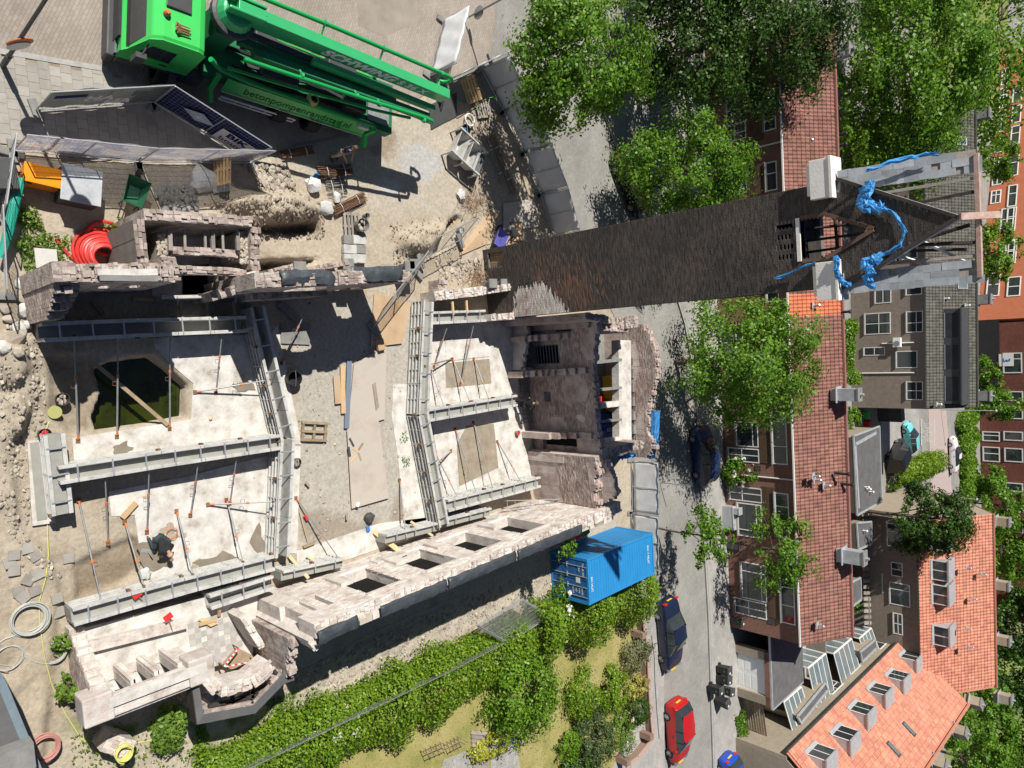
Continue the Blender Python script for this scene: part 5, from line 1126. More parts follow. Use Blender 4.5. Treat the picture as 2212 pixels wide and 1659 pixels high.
def dormer(t, A0, e, up, s, v0, wd, hh, glass_cols=(.5,), zincm=None):
    """box dormer on a slope: s along the eave, v0 up the slope (fraction)"""
    n = Vector((up.x, up.y, 0)); D_ = n.length; n = n/D_; sl = up.z/D_; p = A0+e*s+up*v0; ln = hh/sl
    root = MB(); q = [p, p+UZ*hh, p+n*ln+UZ*hh]; root.add(q+[v+e*wd for v in q], [(0, 1, 2), (5, 4, 3), (0, 3, 4, 1), (1, 4, 5, 2), (2, 5, 3, 0)])
    dm = part('dormer', root, zincm or m_zinc, t, world=True)
    mb = MB(); mb.para(p-e*.08-n*.12+UZ*hh, e*(wd+.16), n*(ln+.1), UZ*.1); link('dormer_roof', mb.mesh('dormer_roof', m_zinc, wloc(t)), dm)
    mb = MB(); mb.para(p-e*.06-n*.2-UZ*(.2*sl-.12), e*(wd+.12), n*.2+UZ*(.2*sl), UZ*.02); link('apron', mb.mesh('apron', m_zinc, wloc(t)), dm)
    # front window
    mb = MB(); f_ = .08
    for a, b, c, d in ((0, wd, 0, f_), (0, wd, hh-f_, hh), (0, f_, f_, hh-f_), (wd-f_, wd, f_, hh-f_)): mb.para(p+e*a-n*.03+UZ*c, e*(b-a), n*.08, UZ*(d-c))
    for c in glass_cols: mb.para(p+e*(wd*c-.04)-n*.02+UZ*f_, e*.08, n*.06, UZ*(hh-2*f_))
    link('window_frame', mb.mesh('window_frame', m_white, wloc(t)), dm)
    mb = MB(); mb.para(p+e*f_-n*.018+UZ*f_, e*(wd-2*f_), n*.015, UZ*(hh-2*f_)); link('pane', mb.mesh('pane', m_glass, wloc(t)), dm)
# row 2: grey-brown back with dark tiles
row2, A2, e2, n2, up2, L2, f2 = gabled('terraced_house_row', 'grey-brown house row with dark tiled roof and long dark dormer', (1996, 230), (2001, 884), (2106, 250), (2111, 880), 6.6, 9.6, m_greyb, m_tile2,
    [((1957, 612, 1992, 637), (.3,), ()), ((1958, 672, 1994, 718), (.55,), (.6,)), ((1936, 758, 1982, 795), (), ()), ((1958, 824, 1994, 864), (.5,), (.6,)), ((1890, 612, 1925, 655), (.3,), (.5,)), ((1868, 676, 1924, 722), (.5,), (.55,)), ((1866, 750, 1912, 768), (), (.5,)), ((1936, 522, 1982, 560), (), ())], near=(17, 2.5), tw=.28, th=.36)
s0 = (G(2040, 666, 8)-A2).dot(e2); s1 = (G(2040, 874, 8)-A2).dot(e2)
dn = MB(); v0 = .33; p = A2+e2*s0+up2*v0; wd = s1-s0; hh = 1.45; nh = Vector((up2.x, up2.y, 0)); sl = up2.z/nh.length; nh.normalize(); ln = hh/sl
dn.para(p, e2*wd, nh*.12, UZ*hh); dn.para(p+e2*-.1-nh*.25+UZ*hh, e2*(wd+.2), nh*(ln+.2), UZ*.12); dm = part('dormer', dn, m_dkgrey, row2, world=True)
for k in range(3):
    q = MB(); q.para(p+e2*(.4+k*wd/3)-nh*.02+UZ*.2, e2*(wd/3-.7), nh*.01, UZ*1.0); link('pane', q.mesh('pane', m_glass, wloc(row2)), dm)
    q = MB(); q.para(p+e2*(.35+k*wd/3)-nh*.05+UZ*.14, e2*(wd/3-.6), nh*.03, UZ*.05); link('window_frame', q.mesh('window_frame', m_zinc, wloc(row2)), dm)
chimney(row2, G(2113, 648, 9.5), .9, .8, 1.4, m_concdark); chimney(row2, G(2112, 855, 9.5), .9, .8, 1.4, m_concdark); chimney(row2, G(2110, 250, 9.5), .9, .8, 1.4, m_concdark)
for x, y, z in ((2040, 645, 7.7), (2098, 620, 9.2), (2092, 770, 9.0), (2024, 873, 7.4), (2085, 660, 9.0)): pipe_vent(row2, G(x, y, z), .3, m_white)
for x, y in ((2069, 604), (2067, 292)):
    p = A2+e2*((G(x, y, 8.6)-A2).dot(e2))+up2*.62; mb = MB(); nr = e2.cross(up2).normalized(); nr = nr if nr.z > 0 else -nr; mb.para(p+nr*.03, e2*.8, up2.normalized()*1.1, nr*.08); rw = part('roof_window', mb, m_zinc, row2, world=True); q = MB(); q.para(p+nr*.115+e2*.08+up2.normalized()*.1, e2*.64, up2.normalized()*.9, nr*.01); link('pane', q.mesh('pane', m_glassb, wloc(row2)), rw)
# row 3: orange roof with dormers
row3, A3, e3, n3, up3, L3, f3 = gabled('terraced_house_row', 'grey-brown house row with bright orange tiled roof and small square dormers', (1981, 1128), (1990, 1512), (2143, 1130), (2154, 1505), 6.0, 10.6, m_greyb, m_tile3,
    [((1916, 1132, 1964, 1182), (.35,), ()), ((1922, 1260, 1966, 1308), (.3,), ()), ((1930, 1325, 1950, 1370), (.5,), (.5,)), ((1925, 1215, 1950, 1245), (.5,), ())], near=(7, 3), tw=.3, th=.36, gm=m_yelb)
for i, (x, y) in enumerate(((2012, 1152), (2016, 1216), (2009, 1277), (2019, 1359))):
    s = (G(x, y, 7.2)-A3).dot(e3); dormer(row3, A3, e3, up3, s, .17, 1.85, 1.35)
chimney(row3, G(2153, 1125, 10.5), .8, 1.0, 1.4, m_yelb); chimney(row3, G(2152, 1262, 10.5), .8, 1.0, 1.4, m_yelb); chimney(row3, G(2154, 1380, 10.5), .8, 1.0, 1.4, m_yelb); chimney(row3, G(2158, 1505, 10.5), .8, 1.0, 1.4, m_yelb)
for x, y, z in ((2088, 1226, 9.2), (2100, 1293, 9.4), (2088, 1357, 9.2), (2093, 1397, 9.3), (2120, 1240, 10)): pipe_vent(row3, G(x, y, z), .3, m_galv)
# row 4: turned orange roof with six dormers
ea4, eb4 = (1950, 1378), (1700, 1626)
row4, A4, e4, n4, up4, L4, f4 = gabled('terraced_house_row', 'yellow-grey house row set at an angle, orange roof with six dormers', ea4, eb4, (2094, 1519), (2000, 1659), 4.0, 9.4, m_yelb, m_tile3,
    [((1860, 1372, 1920, 1400), (.5,), ()), ((1812, 1430, 1855, 1455), (.5,), (.4,)), ((1780, 1470, 1815, 1500), (.5,), (.5,))], near=(14, 2.5), tw=.3, th=.36)
for i, (x, y) in enumerate(((1954, 1404), (1927, 1444), (1888, 1474), (1850, 1514), (1815, 1566), (1758, 1604))):
    # place by the foot of the window on the slope
    best = min(((abs(q[0]-x)+abs(q[1]-y), s, v) for s in np.arange(.2, L4-1.5, .25) for v in np.arange(.08, .5, .04) for q in [(lambda P_: (CX+FPX*((P_.y*SP+(P_.z-CAM_H)*CP)/(P_.y*CP-(P_.z-CAM_H)*SP)), CY+FPX*P_.x/(P_.y*CP-(P_.z-CAM_H)*SP)))(A4+e4*s+up4*v)]), key=lambda q: q[0])
    dormer(row4, A4, e4, up4, best[1], best[2], 1.9, 1.4)
chimney(row4, G(2095, 1515, 9.3), .8, 1.1, 1.3, m_yelb, R(-40)); chimney(row4, G(2062, 1577, 9.3), .8, 1.1, 1.3, m_yelb, R(-40)); chimney(row4, G(2018, 1645, 9.3), .8, 1.1, 1.3, m_yelb, R(-40))
for x, y in ((1982, 1570), (1950, 1620)):
    q_ = G(x, y, 8.2)-A4; s = q_.dot(e4); nr = e4.cross(up4).normalized(); nr = nr if nr.z > 0 else -nr; p = A4+e4*s+up4*.58; mb = MB(); mb.para(p+nr*.05, e4*.5, up4.normalized()*1.2, nr*.08); rw = part('roof_window', mb, m_dkgrey, row4, world=True); q = MB(); q.para(p+nr*.135+e4*.06+up4.normalized()*.08, e4*.38, up4.normalized()*1.0, nr*.01); link('pane', q.mesh('pane', m_glassb, wloc(row4)), rw)
# ================= far blocks
def block(name, label, p0, p1, h, depth, wm, wins, cat='apartment block', fm=None, lintel=None):
    a, b = G(*p0), G(*p1); a.z = b.z = 0; e = (b-a).normalized(); L_ = (b-a).length; n = Vector((-e.y, e.x, 0)); t = thing(name, label, cat, a)
    mb = MB(); mb.para(a, e*L_, n*depth, UZ*h); part('wall', mb, wm, t, world=True)
    mb = MB(); mb.para(a-e*.2-n*.2+UZ*h, e*(L_+.4), n*(depth+.4), UZ*.3); part('roof', mb, m_bitumen, t, world=True)
    pn = onplane(a, a+e)
    for r, c, ro in wins:
        u0, u1, z0, z1 = rect_on(pn, *r); window(t, a, e, min(u0, u1), max(u0, u1), max(.3, z0), z1, c, ro, out=.08, fr=.14, fm=fm)
    return t, a, e, n, pn
W_ = []
for y0, y1 in ((150, 185), (192, 235), (241, 286), (298, 330), (342, 400), (412, 440)):
    off = (y0-150)*-.06
    W_.append(((2150+off, y0, 2178+off, y1), (.35,), (.5,)))
for y0, y1 in ((186, 220), (228, 265), (272, 312), (332, 380), (400, 446), (448, 500), (520, 572)): W_.append(((2188-(y0-186)*.05, y0, 2208-(y0-186)*.05, y1), (.4,), ()))
W_ += [((2162, 450, 2190, 498), (.5,), ()), ((2160, 518, 2196, 570), (.5,), (.5,)), ((2112+20, 590, 2160, 640), (.5,), ()), ((2176, 598, 2205, 640), (.5,), ())]
block('apartment_block', 'orange-red rendered apartment block with white windows beyond the dark roof', (2165, 100), (2112, 692), 14, 12, m_orange_wall, W_)
W_ = [((2167, 762, 2208, 806), (.3,), ()), ((2170, 845, 2210, 866), (), ()), ((2172, 885, 2210, 905), (), ()), ((2112, 932, 2160, 953), (.4,), ()), ((2168, 932, 2210, 952), (), ()), ((2116, 965, 2160, 997), (.45,), ()), ((2170, 968, 2210, 998), (), ()), ((2130, 1043, 2162, 1060), (), ()), ((2172, 1043, 2210, 1062), (), ()), ((2176, 1085, 2212, 1105), (), ()), ((2132, 1125, 2160, 1145), (), ()), ((2178, 1128, 2210, 1150), (), ()), ((2140, 1175, 2165, 1200), (), ()), ((2180, 1178, 2210, 1200), (), ())]
bt, ba, be, bn, bpn = block('apartment_block', 'dark red-brown brick apartment block with tall narrow windows and white bands', (2112, 700), (2126, 1330), 13, 12, m_brown_wall, W_)
u0, u1, z0, z1 = rect_on(bpn, 2120, 692, 2160, 880); mb = MB(); mb.para(ba+be*u0-bn*-.02+UZ*.1, be*(u1-u0), -bn*.06, UZ*2.6); part('recess_shade_panel', mb, m_black, bt, world=True)  # flat black panel stands in for the shade of a recess
u, z = bpn(2158, 778); mb = MB(); mb.para(ba+be*(u-.9)-bn*.1+UZ*z, be*1.8, bn*.05, UZ*1.8); pt = part('house_number_plate', mb, m_pvc, bt, world=True)
tm_ = text_mb('3', 1.3, .01); tm_.xf(frame(ba+be*u-bn*.13+UZ*(z+.9), be, UZ, -bn)); link('number', tm_.mesh('number', mat('plate_blue', [(.03, .1, .4)]), wloc(bt)), pt)
# ------------------------------------------------------------------ foliage
def leaf_mat(name, c0, c1, c2, tr=.35):
    mt = bpy.data.materials.new(name); mt.use_nodes = True; n = mt.node_tree.nodes; l = mt.node_tree.links; b = n['Principled BSDF']; b.inputs['Roughness'].default_value = .45; b.inputs['Specular IOR Level'].default_value = .35
    g = n.new('ShaderNodeNewGeometry'); r = n.new('ShaderNodeValToRGB'); l.new(g.outputs['Random Per Island'], r.inputs[0]); e = r.color_ramp.elements; e.new(.5)
    for i, (p, c) in enumerate(((0, c0), (.55, c1), (1, c2))): e[i].position = p; e[i].color = (*c, 1)
    l.new(r.outputs[0], b.inputs['Base Color']); t = n.new('ShaderNodeBsdfTranslucent'); hs = n.new('ShaderNodeHueSaturation'); hs.inputs['Value'].default_value = 1.5; hs.inputs['Hue'].default_value = .485; l.new(r.outputs[0], hs.inputs['Color']); l.new(hs.outputs[0], t.inputs[0])
    mx = n.new('ShaderNodeMixShader'); mx.inputs[0].default_value = tr; l.new(b.outputs[0], mx.inputs[1]); l.new(t.outputs[0], mx.inputs[2]); l.new(mx.outputs[0], n['Material Output'].inputs[0]); return mt
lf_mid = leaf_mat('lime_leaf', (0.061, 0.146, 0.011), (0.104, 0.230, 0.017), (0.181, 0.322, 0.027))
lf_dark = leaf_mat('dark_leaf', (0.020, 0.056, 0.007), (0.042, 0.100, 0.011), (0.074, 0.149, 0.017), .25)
lf_yel = leaf_mat('yellow_green_leaf', (0.076, 0.166, 0.012), (0.136, 0.268, 0.018), (0.212, 0.356, 0.030))
lf_hedge = leaf_mat('hedge_leaf', (0.084, 0.175, 0.013), (0.158, 0.275, 0.018), (0.262, 0.376, 0.031))
lf_con = leaf_mat('conifer_needle', (0.056, 0.091, 0.014), (0.105, 0.147, 0.021), (0.168, 0.196, 0.035), .2)
lf_flower = leaf_mat('white_petal', (.6, .58, .5), (.7, .68, .62), (.78, .76, .72), .2)
lf_pink = leaf_mat('pink_petal', (.5, .08, .2), (.6, .12, .28), (.65, .2, .35), .2)
lf_weed = leaf_mat('weed_leaf', (0.084, 0.168, 0.021), (0.154, 0.266, 0.035), (0.238, 0.350, 0.070))
m_bark = mat('bark', [(.07, .055, .04), (.14, .115, .09)], 5, .95, .4)
def leaves(pts, nrm, size, seed=0, asp=.62):
    r = np.random.default_rng(seed); N = len(pts); nrm = nrm+r.normal(0, .55, (N, 3)); nrm /= np.linalg.norm(nrm, axis=1, keepdims=True)+1e-9
    a = np.cross(nrm, r.normal(0, 1, (N, 3))); a /= np.linalg.norm(a, axis=1, keepdims=True)+1e-9; b = np.cross(nrm, a); s = size*r.uniform(.55, 1.35, (N, 1))
    v = np.stack([pts-a*s*.5, pts+b*s*.5*asp+nrm*s*.08, pts+a*s*.5-nrm*s*.1, pts-b*s*.5*asp+nrm*s*.08], 1).reshape(-1, 3)
    return v, np.arange(4*N).reshape(N, 4)
def crown_pts(c, rad, nb, n, seed, br=.34, low=-.55, fill=.25, hollow=.55):
    """leaf positions on clumps spread through an ellipsoid"""
    r = np.random.default_rng(seed); d = r.normal(0, 1, (nb*6, 3)); d /= np.linalg.norm(d, axis=1, keepdims=True); d = d[d[:, 2] > low][:nb]; k = r.uniform(hollow, 1.08, (len(d), 1))**.7
    bc = d*k; bs = br*r.uniform(.5, 1.45, len(bc)); w = bs**2; idx = r.choice(len(bc), n, p=w/w.sum())
    m = 9; sd_ = r.normal(0, 1, (len(bc), m, 3)); sd_ /= np.linalg.norm(sd_, axis=2, keepdims=True); sl = r.uniform(.45, 1.25, (len(bc), m, 1)); sj = r.integers(0, m, n); q = sd_[idx, sj]*sl[idx, sj]
    q = q*r.uniform(.15, 1., (n, 1))**.6+r.normal(0, .2, (n, 3)); p = bc[idx]+q*bs[idx][:, None]*np.array([1, 1, .75]); nrm = q*.6+p*.6+np.array([0, 0, .4])
    return np.array(c)+p*np.array(rad), nrm, np.array(c)+bc*np.array(rad)
def tree(label, base, cz, rad, n, mt, leaf=.17, nb=70, br=.34, trunk=.16, seed=1, name='tree', group=None, shift=(0, 0), low=-.6, hollow=.5, asp=.62):
    base = Vector(base); t = thing(name, label, 'tree', base, group=group); c = base+Vector((shift[0], shift[1], cz))
    p, nr, bc = crown_pts(c, rad, nb, n, seed, br, low, hollow=hollow); v, q = leaves(p, nr, leaf, seed, asp)
    me = npmesh('crown', v-np.array(base), q, mt); link('crown', me, t)
    mb = MB(); top = c+Vector((0, 0, rad[2]*.35)); mb.tube([base-UZ*.1, base.lerp(c, .5)+Vector((.05, 0, 0)), c, top], [trunk, trunk*.8, trunk*.6, trunk*.2], 8); r = random.Random(seed)
    part('trunk', mb, m_bark, t, world=True)
    lm = MB()
    for k in range(min(14, len(bc))):
        s = base.lerp(c, r.uniform(.62, 1.05)); e = Vector(bc[(k*5) % len(bc)]); lm.tube([s, s.lerp(e, .5)+UZ*.15, e], [trunk*.35, trunk*.2, .012], 5)
    part('limbs', lm, m_bark, t, world=True); return t
def cz_at(x, y, z): p = G(x, y, z); return (p.x, p.y, 0)
tree('big street tree between the white fence and the dark trees, top centre', cz_at(1240, 125, 5.), 5., (3.1, 3.0, 3.2), 21000, lf_mid, .175, 70, .3, .17, 11)
tree('round street tree beside the tower, hiding a parked black car', cz_at(1480, 368, 4.3), 4.3, (2.6, 3.3, 3.5), 21000, lf_mid, .17, 66, .3, .15, 12)
tree('large street tree between tower and brown roof, above the blue car', cz_at(1612, 778, 5.), 5., (3.7, 4.3, 4.3), 25000, lf_mid, .19, 74, .3, .18, 13)
tree('thin young street tree beside the container, crown full of gaps', G(1417, 1140), 3.4, (1.9, 1.6, 1.9), 2600, lf_mid, .19, 42, .24, .07, 14, hollow=.3)
tree('young street tree in front of the brown-roofed row, crown full of gaps', G(1545, 1165), 4.6, (2.7, 2.2, 2.7), 3600, lf_mid, .2, 46, .25, .08, 15, hollow=.3)
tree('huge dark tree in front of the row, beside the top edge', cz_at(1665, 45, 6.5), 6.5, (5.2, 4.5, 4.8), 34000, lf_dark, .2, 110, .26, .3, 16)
tree('dark shaded tree left of the huge dark tree at the top edge', cz_at(1490, 35, 4.5), 4.5, (5.2, 3.4, 3.4), 30000, lf_dark, .2, 95, .3, .25, 17)  # crown enlarged; its dark leaf colour stands in for deep shade here
tree('tall bright green tree behind the row, upper right', cz_at(1960, 150, 7), 7., (9.5, 6.5, 5.8), 34000, lf_mid, .33, 110, .26, .3, 18)
tree('light green tree by the row roof, left of the tall bright tree', cz_at(1840, 250, 3.5), 3.5, (5.5, 2.4, 3.2), 9000, lf_yel, .27, 60, .3, .15, 19)
tree('bushy yellowish conifer between the row roof and the slated gable', cz_at(1880, 318, 2.6), 2.6, (3.0, 3.2, 3.6), 12000, lf_con, .2, 80, .26, .14, 20, asp=.35)
tree('pale tree in the upper right corner', cz_at(2170, 40, 6), 6., (17., 9., 6.), 12000, lf_mid, .6, 80, .28, .3, 21)
tree('small tree in front of the orange block, nearest the tower roof ridge', cz_at(2150, 345, 3.4), 3.4, (3.2, 2.6, 3.), 5000, lf_mid, .34, 50, .28, .12, 22)
tree('small tree in front of the orange block, below the tower ridge', cz_at(2145, 545, 3.2), 3.2, (4.2, 2.6, 3.2), 6000, lf_yel, .36, 55, .28, .12, 23)
tree('slim tree in front of the brown block, beside the lamp post', cz_at(2150, 872, 3.2), 3.2, (2.6, 2.4, 3.2), 4500, lf_mid, .36, 50, .28, .12, 24)
tree('small tree at the foot of the brown block above the hedge', cz_at(2125, 800, 2.0), 2.0, (1.8, 1.8, 2.2), 2500, lf_mid, .34, 35, .3, .1, 25)
tree('dark round conifer in front of the orange-roofed row', cz_at(2000, 1118, 7.2), 7.2, (3.0, 2.6, 3.7), 14000, lf_dark, .3, 90, .26, .2, 26, asp=.4)
tree('row tree before the brown block, nearest the orange roof', cz_at(2150, 1090, 3.5), 3.5, (4.5, 3., 3.4), 6000, lf_mid, .4, 55, .28, .14, 27)
tree('row tree beyond the orange roof ridge', cz_at(2175, 1180, 3.5), 3.5, (5.2, 3., 3.4), 6000, lf_mid, .42, 55, .28, .14, 28)
tree('tree beyond the turned orange roof, at the bottom edge', cz_at(2090, 1640, 4.5), 4.5, (5., 4., 4.6), 10000, lf_mid, .36, 70, .28, .2, 29)
tree('dark tree beyond the turned orange roof, right edge', cz_at(2190, 1560, 5), 5., (8., 5., 4.8), 9000, lf_dark, .5, 60, .28, .2, 30)
tree('dark tree by the far white cars at the right edge', cz_at(2205, 1370, 5), 5., (6., 5., 5.), 8000, lf_dark, .5, 60, .28, .2, 31)
tree('tree behind the chimneys of the orange roof', cz_at(2140, 1560, 3.5), 3.5, (5., 3.5, 3.5), 8000, lf_mid, .38, 60, .28, .18, 32)
# garden: lawn, hedge along the site fence, bushes
mb = MB(); mb.sheet(gp([(1000, 1400), (1200, 1290), (1390, 1290), (1395, 1500), (1330, 1640), (1300, 1800), (700, 1800), (640, 1580), (800, 1480)], .045)); m_lawn = mat('dry_lawn', [(.17, .19, .05), (.30, .27, .095), (.38, .33, .15)], .6, .95, .5, bscale=30, w=.4); struct('lawn', mb, m_lawn)
r = np.random.default_rng(77); poly = gp([(1000, 1420), (1200, 1320), (1385, 1330), (1385, 1500), (1320, 1640), (1290, 1720), (700, 1750), (760, 1540)]); arr = np.array(poly); N = 26000
p = np.stack([r.uniform(arr[:, 0].min(), arr[:, 0].max(), N), r.uniform(arr[:, 1].min(), arr[:, 1].max(), N), np.full(N, .06)], 1); p = p[inpoly(p[:, 0], p[:, 1], poly)]
v, q = leaves(p, np.tile([0, 0, .3], (len(p), 1)), .06, 78, .3); tag(link('grass', npmesh('grass', v, q, leaf_mat('grass_blade', (.13, .16, .035), (.22, .22, .07), (.33, .29, .12), .2))), 'short dry grass of the garden lawn', 'grass', kind='stuff')
def hedge(label, pts, wd, ht, n, mt, leaf=.14, seed=1, name='hedge', cat='hedge', z0=0., lump=.25):
    """pts: world polyline; leaves fill a lumpy band"""
    r = np.random.default_rng(seed); P = [Vector(p) for p in pts]; seg = [(b-a).length for a, b in zip(P[:-1], P[1:])]; tot = sum(seg); t = thing(name, label, cat, (P[0].x, P[0].y, z0))
    s = r.uniform(0, tot, n); X = np.zeros((n, 3)); acc = 0
    cum = np.cumsum([0]+seg); pa = np.array([tuple(p) for p in P]); idx = np.clip(np.searchsorted(cum, s)-1, 0, len(seg)-1); k = ((s-cum[idx])/np.array(seg)[idx])[:, None]; ctr = pa[idx]*(1-k)+pa[idx+1]*k; d = pa[idx+1]-pa[idx]; d[:, 2] = 0; d /= np.linalg.norm(d, axis=1, keepdims=True); nr = np.stack([-d[:, 1], d[:, 0], 0*d[:, 0]], 1)
    lumps = 1+lump*(2*vnoise(s, np.zeros(n), 1.1, seed)-1); ang = r.uniform(0, math.pi, n); rad = r.uniform(.55, 1.05, n)**.6
    X = ctr+nr*(np.cos(ang)*rad*wd/2*lumps)[:, None]; X[:, 2] = z0+(np.sin(ang)**.5)*rad*ht*lumps; X += r.normal(0, .06, X.shape)
    nm = nr*np.cos(ang)[:, None]+np.array([0, 0, 1])*np.sin(ang)[:, None]; v, q = leaves(X, nm, leaf, seed); link('foliage', npmesh('foliage', v-np.array([P[0].x, P[0].y, z0]), q, mt), t)
    mb = MB()
    for i in range(max(3, int(tot/.6))):
        f = (i+.5)/max(3, int(tot/.6))*tot; j = int(np.clip(np.searchsorted(cum, f)-1, 0, len(seg)-1)); c = P[j].lerp(P[j+1], (f-cum[j])/seg[j]); mb.tube([(c.x, c.y, z0-.05), (c.x+.05, c.y, z0+ht*.7)], [.04, .015], 5)
    part('stems', mb, m_bark, t, world=True, kind='stuff'); return t
hz = .9
hedge('long clipped green hedge behind the mesh fence, between site and garden', [G(440, 1735, hz), G(640, 1625, hz), G(840, 1530, hz), G(1010, 1450, hz), G(1170, 1380, hz)], 3.2, 1.5, 34000, lf_hedge, .13, 41)
hedge('loose flowering hedge between the blue container and the garden', [G(1150, 1370, 1), G(1240, 1335, 1), G(1330, 1295, 1), G(1405, 1265, 1)], 2.9, 2.1, 17000, lf_hedge, .15, 42, lump=.35)
hedge('ivy-grown strip of the hedge along the rubble, beside the mesh fence', [G(460, 1660, .3), G(700, 1548, .3), G(860, 1475, .3), G(1040, 1390, .3)], 1.5, .9, 14000, lf_hedge, .11, 43, z0=.05)
def bush(label, x, y, z, rad, n, mt, leaf=.13, seed=1, name='bush', nb=24, flowers=None):
    b = G(x, y, z); b.z = 0.05; t = thing(name, label, 'bush', b); p, nr, bc = crown_pts((0, 0, rad[2]*.8), rad, nb, n, seed, .42, -.5); v, q = leaves(p, nr, leaf, seed); link('foliage', npmesh('foliage', v, q, mt), t)
    mb = MB(); rd = random.Random(seed)
    for k in range(6): e = Vector(bc[k % len(bc)]); mb.tube([(rd.uniform(-.1, .1), rd.uniform(-.1, .1), -.05), e], [.03, .01], 5)
    part('stems', mb, m_bark, t)
    if flowers:
        p2, n2_, _ = crown_pts((0, 0, rad[2]*.85), tuple(a*1.04 for a in rad), 16, flowers[0], seed+5, .12, -.1, hollow=.95); v, q = leaves(p2, n2_, flowers[2], seed, .9); link('blossom', npmesh('blossom', v, q, flowers[1]), t)
    return t
bush('big round yellow-green bush in the garden', 1135, 1500, 1.3, (2.0, 1.9, 1.5), 9000, lf_yel, .15, 51, nb=50)
bush('green shrub on the lawn right of the yellow-green bush', 1262, 1500, .7, (1.25, 1.2, .8), 3500, lf_hedge, .13, 52)
bush('green shrub on the lawn nearest the garden wall', 1325, 1490, .7, (1.2, 1.1, .85), 3200, lf_hedge, .13, 53)
bush('feathery grey-green grass clump at the garden wall', 1370, 1408, .5, (1.1, 1.1, .7), 2600, leaf_mat('feather_grass', (.13, .15, .08), (.2, .22, .11), (.28, .29, .16)), .12, 54)
bush('yellow-leaved shrub on the garden wall', 1376, 1485, .6, (.6, 1.0, .6), 1500, leaf_mat('yellow_leaf', (.3, .3, .05), (.42, .4, .09), (.5, .46, .14)), .11, 55)
bush('dark clipped ball conifer at the garden wall', 1374, 1532, .6, (.85, .85, .75), 3500, lf_dark, .1, 56, nb=30)
bush('pale flowering shrub at the wall corner', 1345, 1585, .6, (1.1, 1.0, .6), 2200, lf_weed, .11, 57, flowers=(160, leaf_mat('blush_petal', (.5, .4, .36), (.6, .5, .45), (.66, .58, .52), .2), .12))
bush('grey-green bush between lawn and drive', 1280, 1600, .8, (1.6, 1.4, .9), 5500, leaf_mat('grey_leaf', (.05, .085, .03), (.085, .13, .045), (.14, .19, .07)), .13, 58, nb=34)
bush('dark grassy plant at the bottom edge', 1245, 1650, .5, (.9, .9, .8), 2200, lf_dark, .15, 59)
bush('low green shrub at the lawn\'s lower corner', 1230, 1610, .5, (.7, .9, .55), 1600, lf_yel, .12, 60)
bush('yellow climber on the garden decking', 1065, 1610, .5, (.55, 1.3, .5), 1500, leaf_mat('golden_leaf', (.3, .34, .03), (.42, .44, .05), (.5, .5, .09)), .12, 61)
bush('climbing shrub with cream flowers at the house front beside the blue car', 1590, 1020, 1.0, (1.1, .8, 1.3), 3200, lf_mid, .15, 62, flowers=(220, lf_flower, .16))
bush('leafy weeds at the foot of the corner ruin, in the sun', 362, 1568, .4, (.75, .6, .5), 1600, lf_weed, .13, 63)
bush('tall weeds against the corner gable', 146, 1485, .4, (.35, .35, .45), 500, lf_weed, .13, 64)
bush('small weeds against the corner gable, nearer the coiled cables', 137, 1390, .3, (.25, .3, .35), 260, lf_weed, .12, 65)
bush('weeds beside the red hose coil', 270, 497, .15, (.3, .4, .3), 420, lf_weed, .12, 66)
bush('weeds between the fence and the brick gable end', 80, 535, .1, (.3, .45, .18), 260, lf_weed, .11, 67)
bush('weeds along the left fence', 55, 470, .1, (.22, .35, .16), 180, lf_weed, .11, 68)
bush('white rose bush in the hedge beside the container corner', 1235, 1320, 1.6, (1.2, .8, .8), 2500, lf_mid, .12, 69, flowers=(200, lf_flower, .16))
bush('white elder blossoms at the lower end of the long hedge', 735, 1580, 1.2, (.8, 1.4, .7), 2200, lf_hedge, .13, 70, flowers=(120, lf_flower, .2))
bush('sprout of leaves growing on the wall above the container', 1222, 1185, 3.9, (.45, .4, .35), 500, lf_mid, .14, 71).location.z = 3.7
bush('light green clipped hedge end behind the row, yard', 1925, 1330, .8, (.8, 3.4, .9), 3500, lf_yel, .2, 72)
bush('ivy on the yard fence behind the row', 1834, 900, 1.0, (1.1, .6, 1.0), 1800, lf_yel, .2, 73)
bush('bushes in the small yards below the row, with pink flowers', 1795, 1458, .8, (1.4, 1.2, .9), 2600, lf_mid, .16, 74, flowers=(140, lf_pink, .16))
hedge('light green hedge along the back lane', [G(2085, 885, .5), G(2090, 990, .5), G(2095, 1075, .5)], 6.5, 1.5, 12000, lf_yel, .34, 44)
hedge('narrow dark hedge between lane and van', [G(1925, 1030, .6), G(1965, 1015, .6), G(2025, 995, .6)], 2.6, 1.7, 9000, lf_hedge, .26, 45)
hedge('square clipped dark hedge behind the orange-roofed row', [G(1895, 1130, .6), G(1900, 1215, .6)], 2.2, 1.7, 7000, lf_dark, .2, 46, lump=.05)
hedge('creeper along the yard wall behind the row', [G(1830, 1270, .6), G(1850, 1310, .6)], 1.8, 1.2, 1800, lf_mid, .2, 47)
hedge('ivy on the ridge-side wall behind the new orange tiles', [G(1830, 690, .8), G(1835, 830, .8)], 1.5, 1.6, 3600, lf_yel, .22, 48)
hedge('low garden strip of plants before the small house at the bottom', [G(1598, 1540, .3), G(1612, 1640, .3)], 1.2, .7, 2200, lf_mid, .14, 49)
# far greens beyond the roofs
mb = MB(); mb.sheet(gp([(1990, -200), (2205, -200), (2150, 250), (2090, 300), (2000, 100)], .0)); struct('far_lawn', mb, mat('far_grass', [(.13, .19, .04), (.22, .26, .07)], .2, .95))
mb = MB(); mb.sheet(gp([(2100, 1250), (2212, 1330), (2212, 1900), (2000, 1900)], .0)); struct('far_lawn', mb, MATS['far_grass'])
